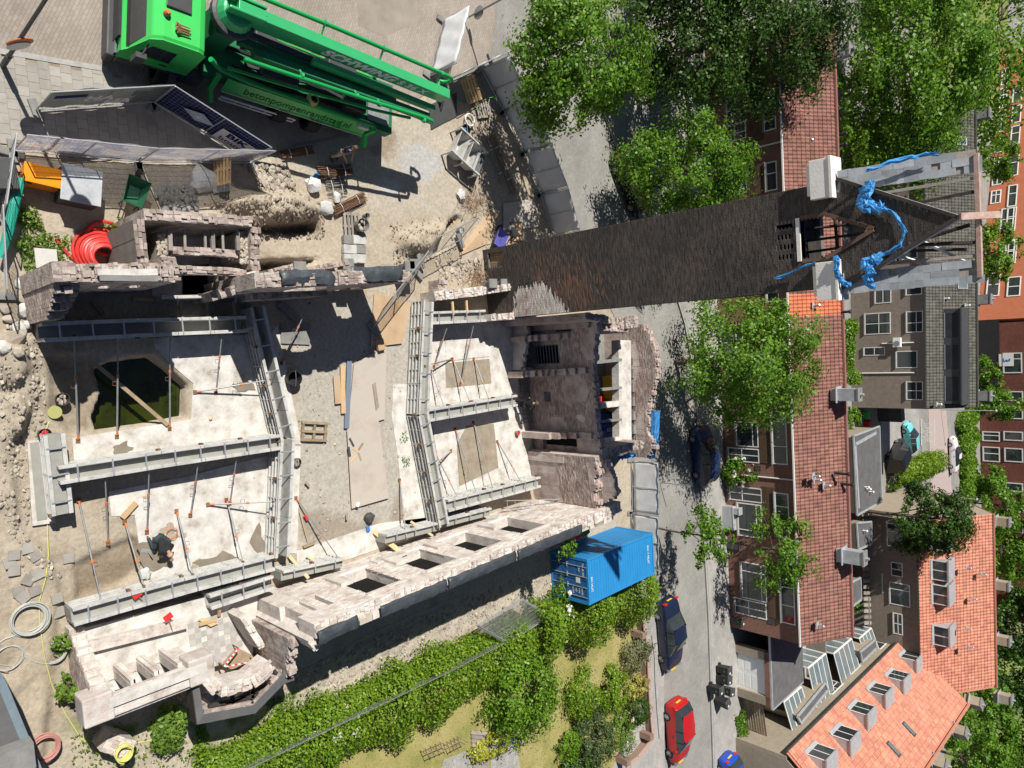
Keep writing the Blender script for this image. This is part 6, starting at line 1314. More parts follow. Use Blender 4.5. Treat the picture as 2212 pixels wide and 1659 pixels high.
# ------------------------------------------------------------------ wheels
def wheel(parent, x, y, r, wd, side, rimm=None, dual=False, spokes=7):
    w_ = thing('wheel', None, None, (x, y, r)); w_.parent = parent; s = side
    mb = MB(); mb.lathe([(r*.62, -wd/2), (r*.93, -wd/2), (r, -wd*.32), (r, wd*.32), (r*.93, wd/2), (r*.62, wd/2)], (0, 0, 0), 24, axis='y', capb=False, capt=False); part('tyre', mb, m_rubber, w_, sm=True)
    mb = MB(); yy = s*wd*.36; mb.lathe([(r*.64, yy), (r*.56, yy+s*.01), (r*.52, yy-s*.05), (.02, yy-s*.05)], (0, 0, 0), 24, axis='y', capb=False)
    for k in range(spokes):
        a = 2*math.pi*k/spokes; mb.bar((0, yy-s*.02, 0), (r*.57*math.cos(a), yy, r*.57*math.sin(a)), .07*r/.3, .03)
    part('rim', mb, rimm or m_galv, w_); return w_
# ------------------------------------------------------------------ concrete pump truck: x = towards the photograph's bottom, y = to the rear
TR = thing('concrete_pump_truck', 'bright green concrete pump truck with folded boom and pipes', 'truck', (-11.52, 7.1, 0), R(-1.6))
def tp_(name, mb, mt, par=None, bv=0, sm=False):
    o = part(name, mb, mt, par or TR, sm=sm)
    if bv: bevel(o, bv, 2)
    return o
mb = MB(); mb.box((0, 5.2, .82), (.9, 9.2, .3)); tp_('chassis', mb, m_dkgrey)
# cab: side profile swept across with rounded top
prof = [(.0, 1.05), (-.02, 1.5), (.12, 1.75), (.42, 2.78), (.7, 2.98), (1.75, 3.0), (1.95, 2.9), (1.98, 1.25), (1.75, 1.25), (1.5, 1.2)]
mb = MB(); n = len(prof); secs = [(-1.22, .0), (-1.2, .0), (-1.05, 1), (1.05, 1), (1.2, .0), (1.22, .0)]; vs = []
for xx, k in ((-1.24, .0), (-1.1, .07), (1.1, .07), (1.24, .0)):
    for (y, z) in prof: vs.append((xx*(1-.06*max(0, (z-1.6)/1.4)), y, z+(k if z > 2.5 else 0)))
mb.add(vs, [(s*n+i, s*n+(i+1) % n, (s+1)*n+(i+1) % n, (s+1)*n+i) for s in range(3) for i in range(n)]+[tuple(range(n)), tuple(range(4*n-1, 3*n-1, -1))])
cab = tp_('cab', mb, m_green, bv=.05)
def cp(name, mb, mt): return link(name, mb.mesh(name, mt), cab)
mb = MB(); mb.slab([(-1.08, .11, 1.82), (1.08, .11, 1.82), (1.0, .39, 2.72), (-1.0, .39, 2.72)], .03); cp('windscreen', mb, m_glass)
mb = MB(); mb.slab([(-1.1, .05, 1.72), (1.1, .05, 1.72), (1.1, .10, 1.84), (-1.1, .10, 1.84)], .03); cp('wiper_panel', mb, m_black)
for s in (-1, 1):
    mb = MB(); q = [(s*1.245, .32, 1.75), (s*1.245, 1.3, 1.75), (s*1.205, 1.3, 2.45), (s*1.205, .6, 2.45)]; mb.slab(q if s > 0 else q[::-1], .02); cp('side_window', mb, m_glass)
    mb = MB(); mb.box((s*1.25, .85, 1.42), (.02, 1.15, .55)); cp('door', mb, m_green)
    mb = MB(); mb.box((s*1.27, 1.2, 1.5), (.03, .22, .05)); cp('door_handle', mb, m_black)
    mb = MB(); mb.bar((s*1.2, .45, 2.5), (s*1.55, .3, 2.35), .04, .04); mb.box((s*1.55, .3, 2.1), (.16, .3, .55)); cp('mirror', mb, m_dkgrey)
    mb = MB(); mb.box((s*.95, -.05, .95), (.4, .06, .22)); cp('headlight', mb, m_glassb)
    mb = MB(); mb.prism([(s*.85, .85), (s*1.27, .85), (s*1.27, 2.0), (s*.85, 2.0)], .98, 1.12); mb.box((s*1.06, .85, .82), (.42, .12, .45)); mb.box((s*1.06, 2.0, .82), (.42, .12, .45)); tp_('fender', mb, mat('fender_blue_grey', [(.04, .055, .075)], rough=.5), bv=.03)
for s in (-1, 1):
    mb = MB(); mb.box((s*1.08, .42, .78), (.32, .85, .5)); tp_('step_panel', mb, m_dkgrey, bv=.05)
    mb = MB(); mb.box((s*1.05, 2.35, .85), (.4, .55, .6)); tp_('battery_box', mb, m_dkgrey, bv=.04)
mb = MB(); mb.box((0, -.12, .6), (2.45, .3, .6)); tp_('bumper', mb, m_dkgrey, bv=.06)
mb = MB()
for k in range(5): mb.box((0, -.06, .92+.13*k), (1.5, .08, .07))
tp_('grille', mb, m_black)
mb = MB(); mb.box((-.25, 1.1, 3.1), (.75, .75, .06)); tp_('roof_hatch', mb, m_dkgrey, bv=.04)
mb = MB(); mb.lathe([(.1, 0), (.1, .1), (.06, .17)], (.35, .75, 3.06), 12); tp_('beacon', mb, m_orange)
for k in range(4): mb = MB(); mb.lathe([(.07, 0), (.025, .12), (.02, .4)], (.58+.07*k, 1.0+.05*(k % 2), 3.15), 8, axis='y'); tp_('air_horn', mb, mat('copper_horn', [(.5, .28, .16)], rough=.35, metal=.6))
for s in (-1, 1):
    wheel(TR, s*1.05, 1.42, .52, .36, s, m_galvd, spokes=8)
    for y in (5.65, 7.0): wheel(TR, s*1.0, y, .52, .5, s, m_galvd, spokes=8)
# deck, side panels, outriggers, ladder rail
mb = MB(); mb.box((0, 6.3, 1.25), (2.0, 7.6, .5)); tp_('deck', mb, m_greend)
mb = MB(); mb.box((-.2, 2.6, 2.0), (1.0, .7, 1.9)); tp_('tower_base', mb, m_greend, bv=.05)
for s in (-1, 1):
    mb = MB(); mb.slab([(s*1.25, 3.3, .95), (s*1.25, 9.0, .95), (s*1.02, 9.0, 1.55), (s*1.02, 3.3, 1.55)][::(1 if s > 0 else -1)], .05); tp_('side_panel', mb, m_green)
    mb = MB(); mb.bar((s*1.28, 3.3, 1.0), (s*1.28, 9.0, 1.0), .012, .03); tp_('white_stripe', mb, m_white)
    mb = MB(); mb.bar((s*1.2, 3.0, .75), (s*1.55, 3.15, .45), .16, .18); mb.bar((s*1.2, 3.0, .75), (s*.9, 3.0, 1.5), .2, .2); tp_('outrigger', mb, m_green, bv=.02)
    mb = MB(); mb.bar((s*1.1, 9.2, .9), (s*1.5, 9.35, .6), .18, .2); mb.bar((s*1.1, 9.2, .6), (s*1.1, 9.2, 1.6), .18, .18); tp_('outrigger', mb, m_green, bv=.02)
    mb = MB()
    for z in (.55, .8): mb.tube([(s*1.38, 3.4, z), (s*1.38, 6.2, z)], .035, 6)
    for k in range(6): mb.tube([(s*1.38, 3.4+k*.56, .55), (s*1.38, 3.4+k*.56, .8)], .02, 5)
    tp_('ladder_rail', mb, m_white)
th_ = math.atan2(.6, -.23)
tm_ = text_mb('betonpompenrandstad.nl', .42, .004, 1.02); tm_.xf(frame((1.145, 6.15, 1.255), (0, 1, 0), (-.36, 0, .93), (.93, 0, .36))); tp_('lettering', tm_, plain('letter_green', (.004, .05, .015)))
tm_ = text_mb('Tel. (0181) 41 52 30', .16, .004); tm_.xf(frame((1.235, 7.3, 1.04), (0, 1, 0), (-.36, 0, .93), (.93, 0, .36))); tp_('lettering', tm_, m_greend)
# hoses and machinery on the deck
rd = random.Random(5)
for k in range(9):
    mb = MB(); x = -.85+.2*k; y0 = 3.2+rd.uniform(0, 1); mb.tube([(x, y0, 1.6), (x+.1, y0+1.2, 1.75+.1*rd.random()), (x+rd.uniform(-.2, .2), y0+2.6, 1.65), (x, y0+4.2, 1.6)], .05+.03*rd.random(), 7); tp_('hydraulic_hose', mb, m_black if k % 3 else m_dkgrey, sm=True)
for x, y, d in ((.3, 5., (.7, 1.4, .5)), (-.5, 7.4, (.8, 1.2, .6)), (.45, 8.1, (.6, .9, .5)), (-.6, 4.4, (.6, .8, .55))): mb = MB(); mb.box((x, y, 1.5+d[2]/2), d); tp_('pump_unit', mb, m_dkgrey, bv=.04)
mb = MB(); 
for k in range(4): mb.lathe([(.22-.02*k, 0), (.25-.02*k, .03), (.22-.02*k, .06)], (.85, 6.35, 1.75+.05*k), 14, capb=False, capt=False)
tp_('coiled_hose', mb, m_yhose)
mb = MB(); mb.add([(-.75, 8.9, 1.5), (.75, 8.9, 1.5), (.75, 10.0, 1.5), (-.75, 10.0, 1.5), (-.35, 9.1, .7), (.35, 9.1, .7), (.35, 9.6, .7), (-.35, 9.6, .7)], [(0, 1, 5, 4), (1, 2, 6, 5), (2, 3, 7, 6), (3, 0, 4, 7), (4, 5, 6, 7)]); tp_('hopper', mb, m_dkgrey)
mb = MB(); mb.box((.2, 9.4, 1.55), (1.1, 1.0, .04)); tp_('hopper_grate', mb, m_galvd)
mb = MB(); mb.box((1.0, 8.75, 1.5), (.35, .45, .2)); tp_('control_box', mb, m_white, bv=.02)
# boom: turntable, four arms folded beside one another, delivery pipe with brackets
mb = MB(); mb.lathe([(.72, 0), (.72, .22), (.62, .26)], (-.35, 2.75, 3.0), 24); tp_('turntable', mb, m_dkgrey)
mb = MB(); mb.lathe([(.6, 0), (.5, .3), (.42, .34)], (-.35, 2.75, 3.24), 20); tp_('turret', mb, m_greenb, bv=.02)
for x in (-.62, -.2): mb = MB(); mb.prism([(x-.05, 2.3), (x+.05, 2.3), (x+.05, 3.5), (x-.05, 3.5)], 3.2, 3.95); tp_('pivot_plate', mb, m_greenb, bv=.03)
def arm(x, y0, y1, z0, z1, wd, h0, h1, mt, nm='boom_arm'):
    mb = MB(); mb.add([(x-wd/2, y0, z0-h0/2), (x+wd/2, y0, z0-h0/2), (x+wd/2, y1, z1-h1/2), (x-wd/2, y1, z1-h1/2), (x-wd/2, y0, z0+h0/2), (x+wd/2, y0, z0+h0/2), (x+wd/2, y1, z1+h1/2), (x-wd/2, y1, z1+h1/2)], [(3, 2, 1, 0), (4, 5, 6, 7), (0, 1, 5, 4), (1, 2, 6, 5), (2, 3, 7, 6), (3, 0, 4, 7)]); return tp_(nm, mb, mt, bv=.015)
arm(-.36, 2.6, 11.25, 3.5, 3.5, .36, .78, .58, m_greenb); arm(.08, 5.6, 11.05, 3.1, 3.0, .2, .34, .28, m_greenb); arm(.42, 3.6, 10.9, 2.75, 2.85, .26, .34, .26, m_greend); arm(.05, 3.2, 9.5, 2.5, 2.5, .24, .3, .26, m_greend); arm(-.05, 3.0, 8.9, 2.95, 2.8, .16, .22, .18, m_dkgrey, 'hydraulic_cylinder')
tm_ = text_mb('SCHWING', .62, .006, 1.05, .25, .03); tm_.xf(frame((-.17, 7.25, 3.5), (0, 1, 0), (0, 0, 1), (1, 0, 0))); tp_('lettering', tm_, m_pvc)
tm_ = text_mb('S 36 X', .46, .006, 1.05, .1, .02); tm_.xf(frame((-.17, 9.6, 3.5), (0, 1, 0), (0, 0, 1), (1, 0, 0))); tp_('lettering', tm_, m_pvc)
def pipe(pts, r=.075):
    mb = MB(); mb.tube(pts, r, 10); return tp_('delivery_pipe', mb, m_green if False else mat('pipe_green', [(.01, .30, .07), (.015, .34, .085)], 1, .35), sm=True)
arc = [(-.95+.0*k, 11.0+.35*math.sin(math.pi*k/6), 3.95-.3*(1-math.cos(math.pi*k/6))) for k in range(7)]
pipe([(-.95, 2.4, 3.75), (-.95, 6, 3.9), (-.95, 11.0, 3.95)]+arc[1:]+[(-.7, 11.0, 3.35)])
pipe([(.85, 3.2, 3.0), (.8, 7, 3.15), (.62, 10.6, 3.1), (.62, 10.95, 3.05), (.6, 11.1, 2.85), (.5, 10.95, 2.65), (.45, 10.6, 2.6), (.4, 6, 2.55)])
pipe([(.95, 3.0, 2.2), (.9, 5, 2.3), (.75, 8.5, 2.5), (.6, 10.2, 2.6)], .06)
pipe([(.9, 2.4, 2.3), (.95, 2.9, 1.9), (1.0, 4.0, 1.8), (1.0, 9.0, 1.7), (.9, 9.6, 1.2)], .09)
for y in (5.6, 8.0, 10.7):
    mb = MB(); mb.tube([(-.95, y, 3.9), (-.95, y-.03, 3.9), (-.58, y, 3.6)], .035, 6); mb.lathe([(.105, -.05), (.105, .05)], (-.95, y, 3.92), 10, axis='y'); tp_('pipe_bracket', mb, m_greenb)
for y in (5.2, 7.4, 8.4, 10.5):
    mb = MB(); mb.tube([(.72, y, 3.1), (.5, y, 2.95)], .035, 6); mb.lathe([(.1, -.05), (.1, .05)], (.74, y, 3.1), 10, axis='y'); tp_('pipe_bracket', mb, m_greenb)
for y in np.arange(3.5, 11, 1.2): mb = MB(); mb.box((-.4, y, 3.84-.02*(y-3)), (.06, .06, .12)); tp_('arm_lug', mb, m_greenb)
# ------------------------------------------------------------------ cars
def paint(name, c): return mat(name, [c], rough=.22, spec=.6)
def car(label, w0, w1, pm, kind='hatch', cat='car', name='parked_car', plate=True, glass=None, side=1, length=None, rim=None):
    """w0 rear / w1 front wheel contact (pixels) on the near side; side: +1 body lies towards +Y"""
    a, b = G(*w0), G(*w1); e = (b-a).normalized(); n = Vector((e.y, -e.x, 0)); n = n if n.y > 0 else -n
    dims = {'hatch': (4.1, 1.72, 1.47), 'sedan': (4.65, 1.78, 1.42), 'van': (4.9, 1.9, 1.85), 'coupe': (4.8, 1.85, 1.38), 'small': (3.6, 1.62, 1.5)}[kind]
    Ln, Wd, Ht = dims; c = (a+b)/2+n*(Wd/2-.1); t = thing(name, label, cat, (c.x, c.y, 0.01 if w0[0] > 1000 else 0), math.atan2(e.y, e.x))
    hw = Wd/2
    if kind == 'sedan': st = [(-.5, .58, .62, .78), (-.485, .84, .88, .86), (-.36, .92, .96, .94), (-.285, .93, .97, .97), (-.15, .9, 1.38, .98), (.06, .9, 1.42, .98), (.235, .9, .96, .98), (.36, .84, .9, .95), (.46, .72, .76, .88), (.5, .5, .54, .74)]; gi = (3, 6); top = (4, 5)
    elif kind == 'coupe': st = [(-.5, .6, .64, .8), (-.48, .85, .9, .88), (-.36, .9, .95, .96), (-.3, .9, .96, .97), (-.1, .9, 1.33, .98), (.05, .9, 1.38, .98), (.22, .9, .95, .98), (.36, .82, .88, .95), (.46, .7, .74, .9), (.5, .5, .54, .76)]; gi = (3, 6); top = (4, 5)
    elif kind == 'van': st = [(-.5, .6, .64, .93), (-.49, 1.0, 1.75, .97), (-.46, 1.05, 1.83, .98), (-.3, 1.05, 1.85, .99), (-.05, 1.05, 1.85, .99), (.14, 1.05, 1.8, .98), (.33, 1.02, 1.08, .97), (.42, .92, .97, .93), (.48, .75, .8, .88), (.5, .5, .54, .78)]; gi = (1, 6); top = (3, 5)
    else: st = [(-.5, .55, .6, .8), (-.485, .9, .95, .9), (-.455, .95, 1.08, .93), (-.36, .95, 1.4, .96), (-.1, .92, 1.47, .98), (.06, .92, 1.45, .98), (.27, .9, .97, .97), (.38, .82, .88, .93), (.46, .7, .74, .86), (.5, .48, .52, .7)]; gi = (2, 6); top = (3, 5)
    if kind == 'small': st = [(x, zb*1.02, zr*1.02, w_) for x, zb, zr, w_ in st]
    rows = []
    for i, (x, zb, zr, wf) in enumerate(st):
        w_ = hw*wf; gl = zr-zb > .2; wr = w_*(.80 if gl else .93); X = x*Ln
        rows.append([(X, w_*.93, .2), (X, w_, .36), (X, w_*1.0, .62 if zb > .65 else zb*.85), (X, w_*.97, zb), (X, wr, zr-.03 if gl else zr-.01), (X, wr*.6, zr+(.03 if gl else .015)), (X, 0, zr+(.045 if gl else .025)), (X, -wr*.6, zr+(.03 if gl else .015)), (X, -wr, zr-.03 if gl else zr-.01), (X, -w_*.97, zb), (X, -w_, .62 if zb > .65 else zb*.85), (X, -w_, .36), (X, -w_*.93, .2)])
    K = 13; vs = [p for r in rows for p in r]; body, wins, ws, rw = [], {1: [], -1: []}, [], []
    for i in range(len(rows)-1):
        for j in range(K-1):
            f = (i*K+j, i*K+j+1, (i+1)*K+j+1, (i+1)*K+j)
            if j in (3, 8) and gi[0] <= i < gi[1]: wins[1 if j == 3 else -1].append((f, i))
            elif 4 <= j <= 7 and top[1] <= i < gi[1] : ws.append(f)
            elif 4 <= j <= 7 and gi[0] <= i < top[0] : rw.append(f)
            else: body.append(f)
    body.append(tuple(range(K-1, -1, -1))); body.append(tuple((len(rows)-1)*K+j for j in range(K)))
    def sub(nm, fs, mt, shrink=0.):
        used = sorted(set(k for f in fs for k in f)); mp = {k: i for i, k in enumerate(used)}; mb = MB(); mb.add([vs[k] for k in used], [tuple(mp[k] for k in f)[::-1] for f in fs]); o = part(nm, mb, mt, t, sm=True); return o
    bo = sub('body', body, pm); bo.modifiers.new('sub', 'SUBSURF').levels = 0; smooth(bo, 32)
    gm = glass or m_glass
    sub('windscreen', ws, gm)
    if rw and kind != 'van': sub('rear_window', rw, gm)
    elif rw: sub('rear_door', rw, pm)
    for s in (1, -1):
        sub('side_window', [f for f, i in wins[s] if not (kind == 'van' and i < 4)], gm)
        rest = [f for f, i in wins[s] if (kind == 'van' and i < 4)]
        if rest: sub('side_panel', rest, pm)
        for fr_ in (.02, .45) if kind != 'coupe' else (.2,):
            xx = Ln*(-.12+.18*(fr_ > .3)); mb = MB(); q = rows[4]; mb.bar((xx, s*hw*.955, .93), (xx+.02, s*hw*.81, Ht-.04), .05, .03); part('pillar', mb, pm if kind in ('small',) else m_black, t)
        mb = MB(); mb.box((Ln*.2, s*(hw+.08), .95), (.12, .2, .14)); bevel(part('mirror', mb, pm, t), .03)
        mb = MB(); mb.box((Ln*.455, s*hw*.68, .66), (.28, .34, .13)); bevel(part('headlight', mb, m_glassb, t), .03)
        mb = MB(); mb.box((-Ln*.485, s*hw*.72, .82), (.1, .3, .2)); bevel(part('tail_light', mb, plain('tail_red', (.45, .02, .02), .25), t), .02)
        for wx in (-.31, .30): wheel(t, Ln*wx, s*(hw-.12), .315, .21, s, rim or m_galv)
        mb = MB(); mb.box((-.02*Ln, s*(hw*.985), .78), (.2, .03, .035)); part('door_handle', mb, m_dkgrey, t)
    for x, nm in ((-Ln*.503, 'rear_plate'), (Ln*.503, 'front_plate')):
        if plate: mb = MB(); mb.box((x, 0, .6 if x > 0 else .72), (.02, .5, .12)); part(nm, mb, m_yellow, t)
    mb = MB(); mb.box((0, 0, .24), (Ln*.9, Wd*.85, .12)); part('underbody', mb, m_black, t)
    for x in (-Ln*.49, Ln*.49): mb = MB(); mb.box((x, 0, .38), (.1, Wd*.8, .2)); part('bumper', mb, pm, t)
    return t
car('red hatchback parked by the garden wall', (1432, 1546), (1437, 1622), paint('car_red', (.42, .012, .015)), 'hatch')
car('dark blue hatchback parked in front of the terraced row', (1495, 1027), (1487, 945), paint('car_blue', (.012, .035, .10)), 'hatch')
car('long navy sedan parked beside the flowering hedge', (1412, 1327), (1420, 1423), paint('car_navy', (.012, .018, .045)), 'sedan')
car('bright blue small hatchback cut by the bottom edge', (1547, 1652), (1553, 1724), paint('car_bright_blue', (.015, .07, .42)), 'small')
car('black car hidden under the round street tree', (1322, 372), (1352, 448), paint('car_black', (.008, .008, .009)), 'hatch')
car('white sedan parked on the lane below the light green hedge', (2048, 1012), (2046, 955), paint('car_white', (.75, .75, .76)), 'coupe', plate=False)
car('black van with grey roof in the back yard', (1906, 995), (1938, 942), paint('van_black', (.012, .012, .013)), 'van', plate=False, name='parked_van', cat='van')
car('small turquoise car in front of the black van', (1950, 965), (1946, 935), paint('car_turquoise', (.16, .55, .60)), 'small', plate=False)
for i, (a, b, l_) in enumerate((((2168, 1300), (2172, 1328), 'nearest white car parked beyond the orange roof'), ((2150, 1318), (2154, 1342), 'second white car parked beyond the orange roof'), ((2148, 1342), (2150, 1362), 'pale blue car farthest down beyond the orange roof'))):
    car(l_, b, a, MATS['car_white'] if i < 2 else paint('car_pale_blue', (.3, .45, .5)), 'hatch', plate=False)
# ------------------------------------------------------------------ shipping container
cA, cB, cD = G(1268, 1209, 2.59), G(1407, 1152, 2.59), G(1277, 1298, 2.59); cl = (cB-cA); cl.z = 0; cl.normalize(); cw = Vector((cl.y, -cl.x, 0)); LC, WC, HC = 6.0, 2.4, 2.59
CO = thing('shipping_container', 'blue shipping container with corrugated roof beside the hedge', 'container', (cA.x, cA.y, 0), math.atan2(cl.y, cl.x))
# local: x along the length from the doors, y = -width side
def corr(o, a, b, nrm, n, mt, nm, dpt=.035):
    o, a, b, nrm = Vector(o), Vector(a), Vector(b), Vector(nrm); vs = []; fs = []; us = []
    for i in range(n): us += [(i+.0)/n, (i+.3)/n, (i+.4)/n, (i+.9)/n]
    us.append(1.); hs = [0 if k % 4 in (0, 1) else 1 for k in range(len(us))]; hs[-1] = 0
    for u, h in zip(us, hs): vs += [o+a*u+nrm*(h*dpt), o+a*u+b+nrm*(h*dpt)]
    mb = MB(); mb.add(vs, [(2*i, 2*i+2, 2*i+3, 2*i+1) for i in range(len(us)-1)]); return part(nm, mb, mt, CO)
corr((.1, -.08, HC-.06), (LC-.2, 0, 0), (0, -WC+.16, 0), (0, 0, 1), 26, m_contain, 'roof'); corr((.1, -.05, .15), (LC-.2, 0, 0), (0, 0, HC-.25), (0, 1, 0), 26, m_contain, 'side'); corr((.1, -WC+.05, .15), (LC-.2, 0, 0), (0, 0, HC-.25), (0, -1, 0), 26, m_contain, 'side'); corr((LC-.05, -.1, .15), (0, -WC+.2, 0), (0, 0, HC-.25), (1, 0, 0), 9, m_contain, 'end')
for x in (0, LC):
    for y in (0, -WC): mb = MB(); mb.box((x+(.07 if x == 0 else -.07), y+(-.07 if y == 0 else .07), HC/2), (.15, .15, HC)); part('corner_post', mb, m_contain, CO)
mb = MB()
for z in (.08, HC-.06):
    for y in (-.06, -WC+.06): mb.bar((.15, y, z), (LC-.15, y, z), .1, .13)
    for x in (.06, LC-.06): mb.bar((x, -.15, z), (x, -WC+.15, z), .1, .13)
part('frame_rail', mb, m_contain, CO)
for k in range(2):
    mb = MB(); y0 = -.14-k*(WC/2-.12); mb.box((.05, y0-(WC/2-.16)/2, HC/2), (.05, WC/2-.17, HC-.3)); dr = part('door', mb, m_contain_shade, CO)
    for q in (.3, .8):
        m2 = MB(); m2.tube([(0, y0-q*(WC/2-.16), .15), (0, y0-q*(WC/2-.16), HC-.12)], .022, 6); m2.box((-.01, y0-q*(WC/2-.16), 1.2), (.04, .25, .05)); link('lock_bar', m2.mesh('lock_bar', m_galv, None), dr)
    for z in (.55, 1.05, 1.55, 2.05):
        m2 = MB(); m2.box((.022, y0-.5, z), (.012, WC/2-.35, .3)); link('door_panel', m2.mesh('door_panel', m_contain_shade, None), dr)
for i, (tx, y, z, s) in enumerate((('THUR 041', -.62, 2.25, .17), ('22G1', -.62, 2.0, .14), ('MAX.GR.', -1.75, 2.15, .12), ('TARE', -1.75, 1.95, .12), ('NET', -1.75, 1.75, .12), ('CU.CAP.', -1.75, 1.55, .12))):
    tm_ = text_mb(tx, s, .003); tm_.xf(frame((.008, y, z), (0, -1, 0), (0, 0, 1), (-1, 0, 0))); part('lettering', tm_, m_white, CO)
for tx, x, y, s in (('041 7 HUIT', 5.45, -1.15, .22), ('041 HUIT', .32, -1.4, .2)):
    tm_ = text_mb(tx, s, .003); tm_.xf(frame((x, y, HC-.018), (0, -1, 0), (1, 0, 0), (0, 0, 1))); part('lettering', tm_, m_white, CO)
mb = MB(); mb.box((.015, -2.05, .45), (.01, .3, .2)); part('number_plate', mb, m_yellow, CO)
mb = MB(); mb.box((.012, -1.2, 1.9), (.008, .3, .28)); part('paper_notice', mb, m_pvc, CO)
for i, (x, y, c) in enumerate(((1240, 1148, 'red'), (1258, 1140, 'green'))):
    p = G(x, y, 2.2); mb = MB(); mb.box(p, (.75, .5, .5), R(20)); bevel(solo('jerry_box', mb, m_red if c == 'red' else plain('leaf_green_paint', (.03, .2, .06), .5), '%s plastic box in the gap between wall and container' % c, 'box'), .04)
# ------------------------------------------------------------------ wheelie bins
def bin_(label, x, y, rz, h=1.05):
    p = G(x, y); p.z = .1; t = thing('wheelie_bin', label, 'bin', p, rz, 'wheelie bins on the pavement')
    mb = MB(); mb.add([(-.22, -.22, .06), (.22, -.22, .06), (.22, .22, .06), (-.22, .22, .06), (-.28, -.3, h-.1), (.28, -.3, h-.1), (.28, .3, h-.1), (-.28, .3, h-.1)], [(3, 2, 1, 0), (4, 5, 6, 7), (0, 1, 5, 4), (1, 2, 6, 5), (2, 3, 7, 6), (3, 0, 4, 7)]); bevel(part('body', mb, m_black, t), .03)
    mb = MB(); mb.box((0, .02, h-.06), (.6, .66, .07)); mb.box((0, 0, h-.01), (.5, .5, .05)); bevel(part('lid', mb, m_dkgrey, t), .03)
    mb = MB(); mb.tube([(-.25, .36, h-.1), (.25, .36, h-.1)], .022, 6); part('handle', mb, m_black, t)
    for s in (-1, 1): mb = MB(); mb.lathe([(.1, -.03), (.1, .03)], (s*.27, .22, .1), 12, axis='x'); part('wheel', mb, m_rubber, t)
    mb = MB(); mb.box((0, -.275, .72), (.14, .02, .14)); part('sticker', mb, plain('sticker_green', (.03, .14, .05), .6), t)
    mb = MB(); mb.box((.1, -.1, h+.018), (.12, .16, .006)); part('white_label', mb, m_pvc, t)
    return t
bin_('black wheelie bin nearest the garage door, topmost of the five', 1546, 1441, R(3)); bin_('black wheelie bin, second from the top of the five by the garage', 1546, 1461, R(-4)); bin_('black wheelie bin standing nearest the road', 1528, 1483, R(6)); bin_('black wheelie bin tucked behind the one nearest the road', 1552, 1486, R(-8)); bin_('tilted black wheelie bin, lowest of the five by the garage', 1542, 1510, R(28))
bin_('black wheelie bin against the house front under the tree shade', 1576, 1336, R(5)); bin_('dark bin against the house front beside the cream-flowered climber', 1560, 1040, R(5)); bin_('dark wheelie bin in the yard beside the dark conifer', 1890, 1086, R(20))
# ------------------------------------------------------------------ street lamp, road sign
lp = thing('street_lamp', 'tall dark street lamp pole with small round signs at the top left corner', 'lamp', G(6, 142))
mb = MB(); mb.tube([(0, 0, 0), (0, 0, .9)], .085, 10); mb.tube([(0, 0, .9), (0, 0, 6.)], [.06, .045], 10); part('pole', mb, m_dkgrey, lp)
mb = MB(); mb.lathe([(.1, 5.95), (.28, 6.03), (.3, 6.1), (.1, 6.2)], (0, 0, 0), 20); part('lamp_head', mb, m_dkgrey, lp)
for z, c, n_, r_ in ((2.2, m_orange, 'orange_sign', .34), (2.0, m_galv, 'grey_sign', .3)):
    mb = MB(); mb.lathe([(r_, -.012), (r_, .012)], (0, 0, 0), 20, axis='x'); mb.xf(Matrix.Translation((.05+.03*(z < 2.1), .02, z)) @ Matrix.Rotation(R(24), 4, 'Z')); part(n_, mb, c, lp)
sp = thing('road_sign', 'round road sign seen from behind on a grey pole at the top', 'sign', G(1003, 42))
mb = MB(); mb.tube([(0, 0, 0), (0, 0, 3.2)], .045, 8); part('pole', mb, m_galvd, sp)
mb = MB(); mb.lathe([(.32, -.012), (.32, .012)], (0, .06, .95), 20, axis='y'); part('disc', mb, m_galvd, sp)
sp2 = thing('sign_post', 'thin post with round disc on the kerb behind the dark blue hatchback', 'sign', G(1425, 1042))
mb = MB(); mb.tube([(0, 0, 0), (0, 0, 2.2)], .03, 8); part('pole', mb, m_galvd, sp2)
sp3 = thing('road_sign', 'round pale road sign beside the rear of the dark blue hatchback', 'sign', G(1516, 1046)); mb = MB(); mb.tube([(0, 0, 0), (0, 0, .25)], .03, 8); part('pole', mb, m_galvd, sp3); mb = MB(); mb.lathe([(.35, .25), (.35, .28)], (0, 0, 0), 20); part('disc', mb, m_white, sp3)
for x, y, z, h, lb in ((2032, 885, 0, 6, 'slim pale lamp post behind the dark roof end'), (2040, 1072, 0, 3.6, 'thin dark lamp post by the lane hedge')):
    t = thing('street_lamp', lb, 'lamp', G(x, y)); mb = MB(); mb.tube([(0, 0, 0), (0, 0, h)], .06, 8); part('pole', mb, m_galv, t); mb = MB(); mb.lathe([(.1, h), (.25, h+.05), (.1, h+.2)], (0, 0, 0), 12); part('lamp_head', mb, m_galvd, t)
